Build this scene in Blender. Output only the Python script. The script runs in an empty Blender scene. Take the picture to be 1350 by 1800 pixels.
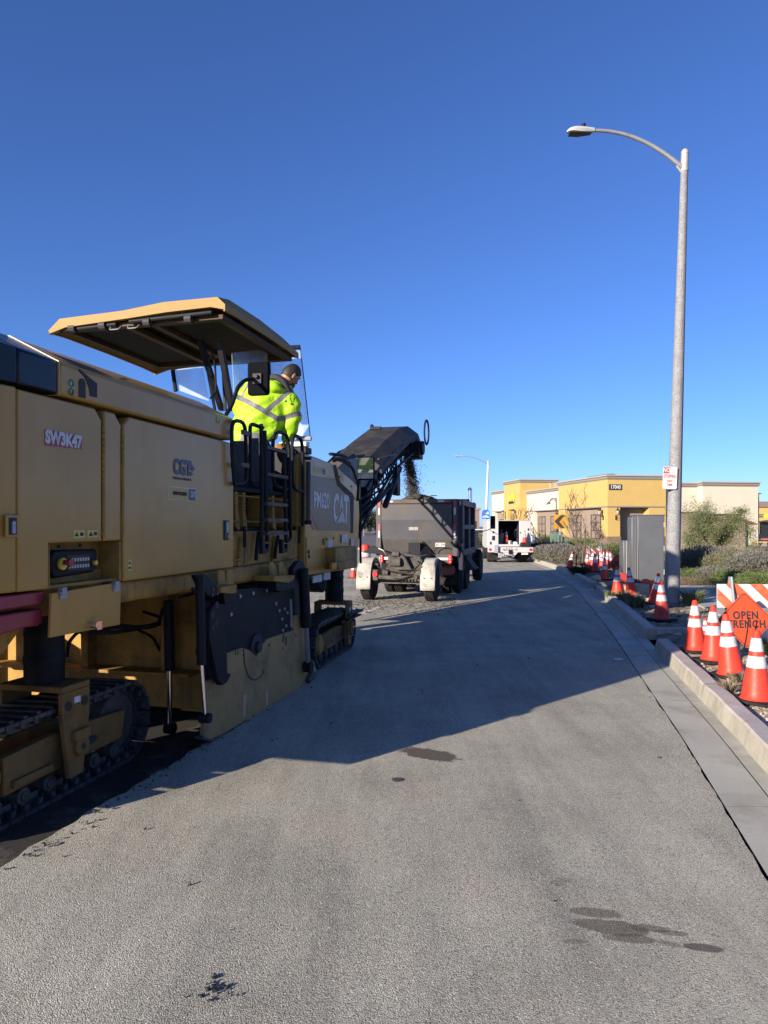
import bpy, bmesh, math, random
import numpy as np
from mathutils import Vector, Matrix, Euler
random.seed(7); RNG = np.random.default_rng(11)
C = bpy.context.scene.collection
R = math.radians
K, H, HY = 1250.0, 1.7, 925.0        # focal length in photo pixels, eye height, horizon row

# ---------------- camera ----------------
cd = bpy.data.cameras.new('camera'); cam = bpy.data.objects.new('camera', cd); C.objects.link(cam)
cam.location = (0, 0, H); cam.rotation_euler = (R(90), 0, 0)
cd.sensor_fit = 'VERTICAL'; cd.sensor_height = 36.0; cd.lens = 36.0 * K / 1800.0
cd.shift_y = (HY - 900.0) / 1800.0
cd.clip_start = 0.05; cd.clip_end = 3000
bpy.context.scene.camera = cam

# ---------------- world, sun, exposure ----------------
SUN_AZ, SUN_EL = 46.5, 15.5          # light travels towards azimuth 44 deg (right of view axis, away)
w = bpy.data.worlds.new('World'); bpy.context.scene.world = w; w.use_nodes = True
nt = w.node_tree; bg = nt.nodes['Background']
sky = nt.nodes.new('ShaderNodeTexSky'); sky.sky_type = 'NISHITA'; sky.sun_disc = False
sky.sun_elevation = R(SUN_EL); sky.sun_rotation = R(SUN_AZ + 180)
sky.altitude = 1500; sky.air_density = 1.0; sky.dust_density = 0.8; sky.ozone_density = 7.0
tint = nt.nodes.new('ShaderNodeMixRGB'); tint.blend_type = 'MULTIPLY'; tint.inputs[0].default_value = 1.0; tint.inputs[2].default_value = (1.0, 0.89, 1.03, 1)
nt.links.new(sky.outputs[0], tint.inputs[1]); nt.links.new(tint.outputs[0], bg.inputs[0]); bg.inputs[1].default_value = 0.09
sd = bpy.data.lights.new('sun', 'SUN'); sun = bpy.data.objects.new('sun', sd); C.objects.link(sun)
sd.energy = 5.0; sd.angle = R(0.5); sd.color = (1.0, 0.88, 0.74)
dv = Vector((math.sin(R(SUN_AZ)) * math.cos(R(SUN_EL)), math.cos(R(SUN_AZ)) * math.cos(R(SUN_EL)), -math.sin(R(SUN_EL))))
sun.rotation_euler = dv.to_track_quat('-Z', 'Y').to_euler(); sun.location = (-20, -20, 20)
vs = bpy.context.scene.view_settings
vs.view_transform = 'Standard'; vs.look = 'None'; vs.exposure = 1.1; vs.gamma = 1.0

# ---------------- coordinate helpers ----------------
TH = R(14.0); cT, sT = math.cos(TH), math.sin(TH)
def W(px, py, Y): return Vector(((px - 675) / K * Y, Y, H - (py - HY) / K * Y))
def G(px, py, z=0.0):
    Y = (H - z) * K / (py - HY); return Vector(((px - 675) / K * Y, Y, z))
def mm(px, py, a):                    # point of the machine's lateral plane a: design coords (a, b, z)
    dx = (px - 675) / K; Y = a / (dx * cT - sT); X = dx * Y
    return Vector((a, X * sT + Y * cT, H - (py - HY) / K * Y))
def ab(a, b, z=0.0): return Vector((a * cT + b * sT, -a * sT + b * cT, z))

# ---------------- materials ----------------
MATS = {}
def M(name, col, rough=0.6, metal=0.0, var=0.12, scale=3.0, bump=0.0, bscale=60.0, coat=0.0, dirt=None, dirt_amt=0.5, dscale=2.0, spec=0.5, streak=0.0):
    if name in MATS: return MATS[name]
    m = bpy.data.materials.new(name); m.use_nodes = True; n = m.node_tree.nodes; l = m.node_tree.links
    b = n['Principled BSDF']
    b.inputs['Roughness'].default_value = rough; b.inputs['Metallic'].default_value = metal
    b.inputs['Coat Weight'].default_value = coat; b.inputs['Coat Roughness'].default_value = 0.12
    b.inputs['Specular IOR Level'].default_value = spec
    tc = n.new('ShaderNodeTexCoord'); no = n.new('ShaderNodeTexNoise'); no.inputs['Scale'].default_value = scale
    no.inputs['Detail'].default_value = 6; no.inputs['Roughness'].default_value = 0.65
    oi = n.new('ShaderNodeObjectInfo'); ofs = n.new('ShaderNodeVectorMath'); ofs.operation = 'MULTIPLY_ADD'; ofs.inputs[1].default_value = (37, 23, 11)
    l.new(oi.outputs['Random'], ofs.inputs[0]); l.new(tc.outputs['Object'], ofs.inputs[2])      # every copy gets its own wear
    l.new(ofs.outputs[0], no.inputs['Vector'])
    rmp = n.new('ShaderNodeValToRGB')
    e = rmp.color_ramp.elements; e[0].position = 0.32; e[1].position = 0.68
    e[0].color = tuple(max(0, c * (1 - var)) for c in col) + (1,)
    e[1].color = tuple(min(1, c * (1 + var)) for c in col) + (1,)
    l.new(no.outputs['Fac'], rmp.inputs['Fac']); out = rmp.outputs['Color']
    if dirt is not None:
        n2 = n.new('ShaderNodeTexNoise'); n2.inputs['Scale'].default_value = dscale; n2.inputs['Detail'].default_value = 8
        n2.inputs['Roughness'].default_value = 0.7
        l.new(ofs.outputs[0], n2.inputs['Vector'])
        mr = n.new('ShaderNodeMapRange'); mr.inputs['From Min'].default_value = 0.48; mr.inputs['From Max'].default_value = 0.72
        mr.inputs['To Max'].default_value = dirt_amt
        l.new(n2.outputs['Fac'], mr.inputs['Value'])
        mx = n.new('ShaderNodeMixRGB'); mx.inputs[2].default_value = tuple(dirt) + (1,)
        l.new(mr.outputs[0], mx.inputs[0]); l.new(out, mx.inputs[1]); out = mx.outputs[0]
        rr = n.new('ShaderNodeMapRange'); rr.inputs['To Min'].default_value = rough; rr.inputs['To Max'].default_value = min(1, rough + 0.35)
        l.new(mr.outputs[0], rr.inputs['Value']); l.new(rr.outputs[0], b.inputs['Roughness'])
    if streak > 0:
        mpz = n.new('ShaderNodeMapping'); mpz.inputs['Scale'].default_value = (9, 9, .7); l.new(ofs.outputs[0], mpz.inputs['Vector'])
        n3 = n.new('ShaderNodeTexNoise'); n3.inputs['Scale'].default_value = 1.6; n3.inputs['Detail'].default_value = 6; l.new(mpz.outputs[0], n3.inputs['Vector'])
        m3 = n.new('ShaderNodeMapRange'); m3.inputs['From Min'].default_value = .5; m3.inputs['From Max'].default_value = .75; m3.inputs['To Max'].default_value = streak; l.new(n3.outputs['Fac'], m3.inputs['Value'])
        x3 = n.new('ShaderNodeMixRGB'); x3.inputs[2].default_value = (.12, .09, .06, 1); l.new(m3.outputs[0], x3.inputs[0]); l.new(out, x3.inputs[1]); out = x3.outputs[0]
    l.new(out, b.inputs['Base Color'])
    if bump > 0:
        nb = n.new('ShaderNodeTexNoise'); nb.inputs['Scale'].default_value = bscale; nb.inputs['Detail'].default_value = 4
        l.new(tc.outputs['Object'], nb.inputs['Vector'])
        bp = n.new('ShaderNodeBump'); bp.inputs['Strength'].default_value = bump; bp.inputs['Distance'].default_value = 0.01
        l.new(nb.outputs['Fac'], bp.inputs['Height']); l.new(bp.outputs[0], b.inputs['Normal'])
    MATS[name] = m; return m

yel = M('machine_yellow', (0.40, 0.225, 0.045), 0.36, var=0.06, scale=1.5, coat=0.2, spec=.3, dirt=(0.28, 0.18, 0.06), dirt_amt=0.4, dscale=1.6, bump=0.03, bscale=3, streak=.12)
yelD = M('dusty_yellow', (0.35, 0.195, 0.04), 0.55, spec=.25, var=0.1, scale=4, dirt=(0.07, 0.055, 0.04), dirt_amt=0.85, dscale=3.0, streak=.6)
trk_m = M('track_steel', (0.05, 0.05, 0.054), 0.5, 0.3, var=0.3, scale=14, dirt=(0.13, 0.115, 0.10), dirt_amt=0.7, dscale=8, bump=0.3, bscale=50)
darkY = M('dark_yellow', (0.20, 0.115, 0.035), 0.7, spec=.2, var=0.12, scale=4, dirt=(0.05, 0.04, 0.03), dirt_amt=0.9, dscale=3.0, streak=.6)  # darker copy of the machine yellow with dark blotches and streaks
blk = M('black_paint', (0.007, 0.008, 0.012), 0.55, var=0.3, scale=6, spec=.2, dirt=(0.03, 0.027, 0.024), dirt_amt=0.5, dscale=5)
blkG = M('gloss_black', (0.005, 0.006, 0.012), 0.3, var=0.1, scale=2, spec=.3)
rub = M('rubber', (0.014, 0.014, 0.015), 0.85, var=0.3, scale=10, spec=.2, dirt=(0.07, 0.06, 0.05), dirt_amt=0.7, dscale=6, bump=0.3, bscale=60)
steel = M('worn_steel', (0.07, 0.065, 0.06), 0.6, 0.3, var=0.35, scale=12, dirt=(0.07, 0.055, 0.045), dirt_amt=0.8, dscale=7, bump=0.3, bscale=40)
chrome = M('chrome', (0.75, 0.75, 0.76), 0.15, 1.0, var=0.03)
galv = M('galvanised', (0.30, 0.31, 0.32), 0.5, 0.5, var=0.12, scale=8)
alum = M('brushed_aluminium', (0.15, 0.155, 0.158), 0.42, 0.55, var=0.07, scale=2)
white = M('white_paint', (0.50, 0.50, 0.48), 0.4, var=0.04, dirt=(0.42, 0.38, 0.32), dirt_amt=0.45, dscale=2.5)
redp = M('red_paint', (0.24, 0.02, 0.035), 0.4, var=0.1)
redl = M('red_lens', (0.75, 0.02, 0.03), 0.25, var=0.05)
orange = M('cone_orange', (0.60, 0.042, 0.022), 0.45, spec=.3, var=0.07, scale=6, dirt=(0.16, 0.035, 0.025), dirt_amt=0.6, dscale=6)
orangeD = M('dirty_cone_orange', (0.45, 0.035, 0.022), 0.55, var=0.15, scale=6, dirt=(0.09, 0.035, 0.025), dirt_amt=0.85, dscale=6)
refl = M('reflective_white', (0.48, 0.49, 0.50), 0.4, var=0.08, scale=14, dirt=(0.27, 0.24, 0.22), dirt_amt=0.6, dscale=9)
signO = M('sign_orange', (0.56, 0.062, 0.015), 0.5, var=0.03)
blkF = M('flat_black', (0.02, 0.02, 0.022), 0.7, var=0.1)
glassM = bpy.data.materials.new('clear_glass'); glassM.use_nodes = True
_n = glassM.node_tree.nodes; _l = glassM.node_tree.links; _b = _n['Principled BSDF']; _o = _n['Material Output']
_b.inputs['Base Color'].default_value = (0.75, 0.8, 0.85, 1); _b.inputs['Roughness'].default_value = 0.06
_t = _n.new('ShaderNodeBsdfTransparent'); _t.inputs[0].default_value = (0.93, 0.95, 0.97, 1)
_m = _n.new('ShaderNodeMixShader'); _f = _n.new('ShaderNodeTexNoise'); _f.inputs['Scale'].default_value = 2.2
_r = _n.new('ShaderNodeMapRange'); _r.inputs['From Min'].default_value = 0.35; _r.inputs['From Max'].default_value = 0.8
_r.inputs['To Min'].default_value = 0.07; _r.inputs['To Max'].default_value = 0.4
_l.new(_f.outputs['Fac'], _r.inputs['Value']); _l.new(_r.outputs[0], _m.inputs[0])
_l.new(_t.outputs[0], _m.inputs[1]); _l.new(_b.outputs[0], _m.inputs[2]); _l.new(_m.outputs[0], _o.inputs['Surface'])

# ---------------- mesh helpers ----------------
class MB:
    def __init__(s): s.v = []; s.f = []; s.mi = []; s.cur = 0
    def add(s, vs, fs):
        o = len(s.v); s.v += [Vector(v) for v in vs]
        for f in fs: s.f.append([o + i for i in f]); s.mi.append(s.cur)
        return s
    def box(s, x0, x1, y0, y1, z0, z1, rz=0.0, piv=None):
        vs = [Vector((x, y, z)) for z in (z0, z1) for y in (y0, y1) for x in (x0, x1)]
        if rz:
            p = Vector(piv) if piv else Vector(((x0 + x1) / 2, (y0 + y1) / 2, 0)); m = Matrix.Rotation(rz, 3, 'Z')
            vs = [m @ (v - p) + p for v in vs]
        return s.add(vs, [(0, 2, 3, 1), (4, 5, 7, 6), (0, 1, 5, 4), (2, 6, 7, 3), (0, 4, 6, 2), (1, 3, 7, 5)])
    def ext(s, pts, d):               # planar loop of 3-D points extruded by vector d
        pts = [Vector(p) for p in pts]; d = Vector(d); n = len(pts)
        nrm = Vector((0, 0, 0))
        for i in range(n): nrm += pts[i].cross(pts[(i + 1) % n])
        if nrm.dot(d) > 0: pts.reverse()
        return s.add(pts + [p + d for p in pts], [list(range(n)), list(range(2 * n - 1, n - 1, -1))] + [((i + 1) % n, i, n + i, n + (i + 1) % n) for i in range(n)])
    def side(s, bz, a0, a1):          # polygon in (b, z) extruded from a0 to a1
        return s.ext([(a0, b, z) for b, z in bz], (a1 - a0, 0, 0))
    def pxs(s, pts, a, t):            # polygon read in photo pixels on lateral plane a, thickness t inwards
        return s.ext([mm(x, y, a) for x, y in pts], (-t, 0, 0))
    def plan(s, xy, z0, z1): return s.ext([(x, y, z0) for x, y in xy], (0, 0, z1 - z0))
    def cyl(s, p0, p1, r0, r1=None, n=16, cap=True):
        p0 = Vector(p0); p1 = Vector(p1); r1 = r0 if r1 is None else r1; d = (p1 - p0).normalized()
        u = d.orthogonal().normalized(); v = d.cross(u)
        vs = [p0 + (u * math.cos(t) + v * math.sin(t)) * r0 for t in [2 * math.pi * i / n for i in range(n)]]
        vs += [p1 + (u * math.cos(t) + v * math.sin(t)) * r1 for t in [2 * math.pi * i / n for i in range(n)]]
        fs = [(i, (i + 1) % n, n + (i + 1) % n, n + i) for i in range(n)]
        if cap: fs += [list(range(n - 1, -1, -1)), list(range(n, 2 * n))]
        return s.add(vs, fs)
    def tube(s, pts, r, n=10, rs=None, smooth=True, cap=True):
        P = [Vector(p) for p in pts]
        if smooth and len(P) > 2:     # round the corners
            Q = [P[0]]
            for i in range(1, len(P) - 1):
                a, b_, c_ = P[i - 1], P[i], P[i + 1]; l1 = (b_ - a).length; l2 = (c_ - b_).length; k = min(l1, l2) * 0.38
                p, q = b_ + (a - b_).normalized() * k, b_ + (c_ - b_).normalized() * k
                for t in (0, .33, .66, 1): Q.append((p * (1 - t) + b_ * t) * (1 - t) + (b_ * (1 - t) + q * t) * t)
            Q.append(P[-1]); P = Q
        m = len(P); vs = []; up = None
        for i in range(m):
            d = (P[min(i + 1, m - 1)] - P[max(i - 1, 0)])
            d = d.normalized() if d.length > 1e-9 else Vector((0, 0, 1))
            if up is None: up = d.orthogonal().normalized()
            up = (up - d * up.dot(d)); up = up.normalized() if up.length > 1e-6 else d.orthogonal().normalized()
            v = d.cross(up); rr = rs[0] + (rs[-1] - rs[0]) * i / (m - 1) if rs else r
            for j in range(n):
                t = 2 * math.pi * j / n; vs.append(P[i] + (up * math.cos(t) + v * math.sin(t)) * rr)
        fs = [(i * n + j, i * n + (j + 1) % n, (i + 1) * n + (j + 1) % n, (i + 1) * n + j) for i in range(m - 1) for j in range(n)]
        if cap: fs += [list(range(n - 1, -1, -1)), list(range((m - 1) * n, m * n))]
        return s.add(vs, fs)
    def lathe(s, prof, n=24, c=(0, 0, 0)):   # (r, z) profile about z
        vs = []; m = len(prof)
        for r, z in prof:
            for j in range(n):
                t = 2 * math.pi * j / n; vs.append((c[0] + r * math.cos(t), c[1] + r * math.sin(t), c[2] + z))
        fs = [(i * n + j, i * n + (j + 1) % n, (i + 1) * n + (j + 1) % n, (i + 1) * n + j) for i in range(m - 1) for j in range(n)]
        return s.add(vs, fs + [list(range(n - 1, -1, -1)), list(range((m - 1) * n, m * n))])
    def ball(s, c, r, n=12, m=8, rough=0.0):
        c = Vector(c); r = Vector(r) if not isinstance(r, (int, float)) else Vector((r, r, r)); vs = []
        for i in range(m + 1):
            ph = math.pi * i / m
            for j in range(n):
                t = 2 * math.pi * j / n; k = 1 + rough * (random.random() - .5)
                vs.append(c + Vector((r.x * math.sin(ph) * math.cos(t), r.y * math.sin(ph) * math.sin(t), r.z * math.cos(ph))) * k)
        return s.add(vs, [(i * n + j, (i + 1) * n + j, (i + 1) * n + (j + 1) % n, i * n + (j + 1) % n) for i in range(m) for j in range(n)])
    def build(s, name, mat, parent=None, org=(0, 0, 0), bevel=0.0, smooth=35, xf=None):
        me = bpy.data.meshes.new(name); o3 = Vector(org)
        vs = [(xf @ v if xf else v) - o3 for v in s.v]
        me.from_pydata([tuple(v) for v in vs], [], s.f)
        for m in (mat if isinstance(mat, (list, tuple)) else [mat]): me.materials.append(m)
        me.polygons.foreach_set('material_index', s.mi)
        bm = bmesh.new(); bm.from_mesh(me); bmesh.ops.remove_doubles(bm, verts=bm.verts, dist=1e-5)
        bmesh.ops.recalc_face_normals(bm, faces=bm.faces); bm.to_mesh(me); bm.free()
        if smooth: me.shade_smooth(); me.set_sharp_from_angle(angle=R(smooth))
        o = bpy.data.objects.new(name, me); C.objects.link(o)
        if parent is not None: o.parent = parent
        if bevel:
            b = o.modifiers.new('bevel', 'BEVEL'); b.width = bevel; b.segments = 2; b.limit_method = 'ANGLE'; b.angle_limit = R(40)
            b.use_clamp_overlap = True
        return o

def tag(o, label=None, cat=None, group=None, kind=None):
    if label: o['label'] = label
    if cat: o['category'] = cat
    if group: o['group'] = group
    if kind: o['kind'] = kind
    return o
def thing(name, label, cat, loc=(0, 0, 0), rz=0.0, group=None):
    o = bpy.data.objects.new(name, None); o.empty_display_size = 0.2; C.objects.link(o)
    o.location = loc; o.rotation_euler = (0, 0, rz); return tag(o, label, cat, group)
def copy_tree(o, parent=None):
    c = o.copy(); C.objects.link(c); c.parent = parent
    for ch in list(o.children): copy_tree(ch, c)
    return c
BASIS_SIDE = Matrix(((0, 0, 1), (1, 0, 0), (0, 1, 0)))    # text x -> b, y -> z, normal -> +a
BASIS_FRONT = Matrix(((1, 0, 0), (0, 0, -1), (0, 1, 0)))  # text x -> x, y -> z, normal -> -y
def text(name, s, size, mat, parent, pos, basis=BASIS_FRONT, sx=1.0, bold=0.0, org=(0, 0, 0), rot=0.0, ext=0.0015, sp=1.0):
    cu = bpy.data.curves.new(name, 'FONT'); cu.body = s; cu.size = size; cu.align_x = 'CENTER'; cu.align_y = 'CENTER'
    cu.space_character = sp; cu.extrude = ext; cu.offset = bold; cu.resolution_u = 3
    t = bpy.data.objects.new(name, cu); C.objects.link(t); dg = bpy.context.evaluated_depsgraph_get(); dg.update()
    me = bpy.data.meshes.new_from_object(t.evaluated_get(dg)); bpy.data.objects.remove(t); bpy.data.curves.remove(cu)
    r2 = Matrix.Rotation(rot, 3, 'Z')
    for v in me.vertices:
        p = r2 @ Vector((v.co.x * sx, v.co.y, v.co.z)); v.co = basis @ p + Vector(pos) - Vector(org)
    me.materials.clear(); me.materials.append(mat); me.name = name
    o = bpy.data.objects.new(name, me); C.objects.link(o)
    if parent is not None: o.parent = parent
    return o
# =====================================================================
# SETTING: ground, road, gutter, kerb, planter soil, pavement
# =====================================================================
def asphalt(name, col, dark, bumpd, stains=(), patch=(0.13, 0.125, 0.115), chip=(0.60, 0.58, 0.54)):
    m = bpy.data.materials.new(name); m.use_nodes = True; n = m.node_tree.nodes; l = m.node_tree.links; b = n['Principled BSDF']
    geo = n.new('ShaderNodeNewGeometry'); P = geo.outputs['Position']
    def noise(s, d=4, r=0.6, vec=None):
        x = n.new('ShaderNodeTexNoise'); x.inputs['Scale'].default_value = s; x.inputs['Detail'].default_value = d; x.inputs['Roughness'].default_value = r
        l.new(vec or P, x.inputs['Vector']); return x.outputs['Fac']
    def ramp(f, a, ca, b_, cb):
        x = n.new('ShaderNodeValToRGB'); e = x.color_ramp.elements; e[0].position = a; e[1].position = b_
        e[0].color = ca + (1,); e[1].color = cb + (1,); l.new(f, x.inputs['Fac']); return x.outputs['Color']
    def mix(f, a, c, mode='MIX', fac=None):
        x = n.new('ShaderNodeMixRGB'); x.blend_type = mode
        if f is not None: l.new(f, x.inputs[0])
        if fac is not None: x.inputs[0].default_value = fac
        if isinstance(a, tuple): x.inputs[1].default_value = a + (1,)
        else: l.new(a, x.inputs[1])
        if isinstance(c, tuple): x.inputs[2].default_value = c + (1,)
        else: l.new(c, x.inputs[2])
        return x.outputs[0]
    def mr(f, a, b_, c=0.0, d=1.0):
        x = n.new('ShaderNodeMapRange'); x.inputs['From Min'].default_value = a; x.inputs['From Max'].default_value = b_
        x.inputs['To Min'].default_value = c; x.inputs['To Max'].default_value = d; l.new(f, x.inputs['Value']); return x.outputs[0]
    base = ramp(noise(0.9, 5), 0.35, tuple(c * 0.78 for c in col), 0.65, tuple(min(1, c * 1.16) for c in col))
    # sweeping tyre and broom marks along the road direction
    mp = n.new('ShaderNodeMapping'); mp.inputs['Rotation'].default_value = (0, 0, TH); mp.inputs['Scale'].default_value = (3.2, 0.28, 1)
    l.new(P, mp.inputs['Vector'])
    base = mix(mr(noise(1.0, 5, 0.7, mp.outputs[0]), 0.46, 0.72, 0, 0.5), base, dark)
    mp2 = n.new('ShaderNodeMapping'); mp2.inputs['Rotation'].default_value = (0, 0, R(62)); mp2.inputs['Scale'].default_value = (2.5, 0.35, 1)
    l.new(P, mp2.inputs['Vector'])
    base = mix(mr(noise(1.3, 4, 0.7, mp2.outputs[0]), 0.48, 0.72, 0, 0.45), base, tuple(min(1, c * 1.35) for c in col))
    base = mix(mr(noise(1.7, 5, .7), 0.5, 0.68, 0, 0.55), base, (0.40, 0.35, 0.27))
    vo = n.new('ShaderNodeTexVoronoi'); vo.inputs['Scale'].default_value = 210; l.new(P, vo.inputs['Vector'])
    sep = n.new('ShaderNodeSeparateColor'); l.new(vo.outputs['Color'], sep.inputs[0])
    base = mix(None, base, ramp(sep.outputs[0], 0.0, (0.66, 0.66, 0.66), 1.0, (1.28, 1.27, 1.25)), 'MULTIPLY', fac=0.9)
    base = mix(mr(sep.outputs[1], 0.955, 0.965, 0, 0.8), base, chip)
    base = mix(mr(sep.outputs[2], 0.93, 0.94, 0, 0.65), base, (0.035, 0.035, 0.035))
    rgh = None
    for (cx, cy, rx, ry, ang, amt) in stains:
        mp3 = n.new('ShaderNodeMapping'); mp3.vector_type = 'TEXTURE'; mp3.inputs['Location'].default_value = (cx, cy, 0)
        mp3.inputs['Rotation'].default_value = (0, 0, ang); mp3.inputs['Scale'].default_value = (rx, ry, 1); l.new(P, mp3.inputs['Vector'])
        ln = n.new('ShaderNodeVectorMath'); ln.operation = 'LENGTH'; l.new(mp3.outputs[0], ln.inputs[0])
        ad = n.new('ShaderNodeMath'); ad.operation = 'MULTIPLY_ADD'; ad.inputs[1].default_value = 1.0; l.new(noise(14, 5, .65), ad.inputs[0]); l.new(ln.outputs['Value'], ad.inputs[2])
        k = mr(ad.outputs[0], 1.32, 1.48, amt, 0.0); base = mix(k, base, patch)
    l.new(base, b.inputs['Base Color']); b.inputs['Roughness'].default_value = 0.88; b.inputs['Specular IOR Level'].default_value = 0.3
    mu = n.new('ShaderNodeMath'); mu.operation = 'ADD'; l.new(noise(260, 2, 0.6), mu.inputs[0]); l.new(noise(110, 2), mu.inputs[1])
    v2 = n.new('ShaderNodeTexVoronoi'); v2.inputs['Scale'].default_value = 190; l.new(P, v2.inputs['Vector'])
    sb = n.new('ShaderNodeMath'); sb.operation = 'SUBTRACT'; l.new(mu.outputs[0], sb.inputs[0]); l.new(v2.outputs['Distance'], sb.inputs[1])
    bp = n.new('ShaderNodeBump'); bp.inputs['Strength'].default_value = 0.8; bp.inputs['Distance'].default_value = bumpd
    l.new(sb.outputs[0], bp.inputs['Height']); l.new(bp.outputs[0], b.inputs['Normal'])
    MATS[name] = m; return m

g1, g2 = G(755, 1326), G(1065, 1618)
STAINS = [(g1.x, g1.y, 0.26, 0.13, R(-32), 0.95)]
for (px, py, rx, ry, an, am) in ((1050, 1605, .13, .045, -10, .5), (1075, 1630, .17, .06, -14, .55), (1140, 1632, .10, .03, -8, .5), (1180, 1640, .08, .022, -8, .45),
        (1235, 1666, .09, .03, -12, .65), (1110, 1650, .12, .035, -5, .5), (1010, 1655, .07, .02, 0, .3), (985, 1550, .06, .04, 30, .25), (1180, 1660, .07, .02, -20, .4)):
    q = G(px, py); STAINS.append((q.x, q.y, rx, ry, R(an), min(1, am * 1.3)))
road_m = asphalt('old_asphalt', (0.362, 0.346, 0.278), (0.155, 0.148, 0.128), 0.0042, STAINS, (0.085, 0.07, 0.055))
mill_m = asphalt('milled_asphalt', (0.05, 0.045, 0.042), (0.02, 0.018, 0.016), 0.035, chip=(0.12, 0.11, 0.10))
conc = M('concrete', (0.39, 0.375, 0.315), 0.85, var=0.1, scale=1.5, bump=0.25, bscale=120, dirt=(0.20, 0.18, 0.145), dirt_amt=0.75, dscale=1.7)
kerbm = M('kerb_concrete', (0.33, 0.31, 0.255), 0.85, var=0.12, scale=2.5, bump=0.35, bscale=70, dirt=(0.20, 0.175, 0.14), dirt_amt=0.75, dscale=2.3, streak=.35)
kerbt = M('kerb_top_concrete', (0.42, 0.37, 0.34), 0.85, var=0.1, scale=2.5, bump=0.3, bscale=90, dirt=(0.2, 0.17, 0.15), dirt_amt=0.5, dscale=3)
dirtm = M('dry_soil', (0.20, 0.155, 0.11), 0.95, var=0.4, scale=9, bump=1.0, bscale=45, dirt=(0.28, 0.24, 0.18), dirt_amt=0.7, dscale=5)
sandm = M('sandy_soil', (0.42, 0.35, 0.25), 0.95, var=0.35, scale=22, bump=1.0, bscale=60, dirt=(0.15, 0.115, 0.08), dirt_amt=0.7, dscale=4)
farm = M('far_ground', (0.17, 0.15, 0.11), 0.95, var=0.3, scale=0.3)

KERB = [(0.60, -4), (1.5, 0), (2.27, 3.4), (2.81, 5.67), (3.42, 8.47), (3.96, 10.9), (4.75, 14.8), (5.6, 19.1), (6.25, 23.5), (6.73, 28), (7.04, 32.7), (7.1, 37), (6.75, 43), (5.6, 52)]
def kx(y):
    for (x0, y0), (x1, y1) in zip(KERB, KERB[1:]):
        if y <= y1: return x0 + (x1 - x0) * (y - y0) / (y1 - y0)
    return KERB[-1][0]
def strip(name, fn0, fn1, ys, z, mat, z1=None, kind='structure'):
    b = MB(); n = len(ys)
    b.add([(fn0(y), y, z) for y in ys] + [(fn1(y), y, z if z1 is None else z1) for y in ys], [(i, i + 1, n + i + 1, n + i) for i in range(n - 1)])
    return tag(b.build(name, mat, smooth=0), kind=kind)
o = tag(MB().add([(-1500, -60, -0.11), (1500, -60, -0.11), (1500, 2500, -0.11), (-1500, 2500, -0.11)], [(0, 1, 2, 3)]).build('ground', farm, smooth=0), kind='structure')
# road: right part, with the cut edge along the machine's milling line
cut = lambda b: -2.715 + 0.012 * math.sin(b * 3.1) + 0.01 * math.sin(b * 11.3) + 0.008 * math.sin(b * 27)
bb = [-3 + 0.05 * i for i in range(int((7.2 + 3) / 0.05) + 1)]
edge = [ab(cut(b), b) for b in bb]
yr = [-4 + 0.06 * i for i in range(int(31 / 0.06))] + [27 + 0.5 * i for i in range(51)]
ge = [(kx(y) - 0.42 - 0.010 + 0.005 * math.sin(y * 4.1) * math.sin(y * 13.7 + 1) + 0.005 * random.uniform(-1, 1), y) for y in yr]
b = MB()
loop = [(p.x, p.y, 0) for p in edge] + [tuple(ab(-5.02, 7.2))] + [tuple(ab(-5.02, b_)) for b_ in (4, 0, -3)] + [(-60, -4, 0), (-60, 52, 0)] + [(x, y, 0) for x, y in reversed(ge)]
loop.append((edge[0].x, -4.2, 0))
b.ext(loop, (0, 0, -0.09)); tag(b.build('road', road_m, smooth=0), kind='structure')
b = MB(); b.add([tuple(ab(-5.3, -3, -0.05)), tuple(ab(-2.4, -3, -0.05)), tuple(ab(-2.4, 7.5, -0.05)), tuple(ab(-5.3, 7.5, -0.05))], [(0, 1, 2, 3)])
tag(b.build('milled_strip', mill_m, smooth=0), kind='structure')
ys = [-4 + 0.5 * i for i in range(112)] + [52]
strip('gutter', lambda y: kx(y) - 0.42, lambda y: kx(y) - 0.115, ys, 0.003, conc)
strip('gutter_joint_bed', lambda y: kx(y) - 0.5, lambda y: kx(y) - 0.03, ys, -0.03, blkF)
strip('gutter_edge', lambda y: kx(y) - 0.105, lambda y: kx(y) + 0.05, ys, 0.0, conc, 0.004)
for yj in (1.6, 4.3, 6.9, 9.75, 13.1, 15.7, 18.5, 22.5, 26.0):
    b = MB(); x0, x1 = kx(yj) - .42, kx(yj) + .002; b.box(x0, x1, yj - .003, yj + .003, .0, .0045); tag(b.build('gutter_joint', M('joint_grime', (.13, .12, .10), .9), smooth=0), kind='structure')
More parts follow.
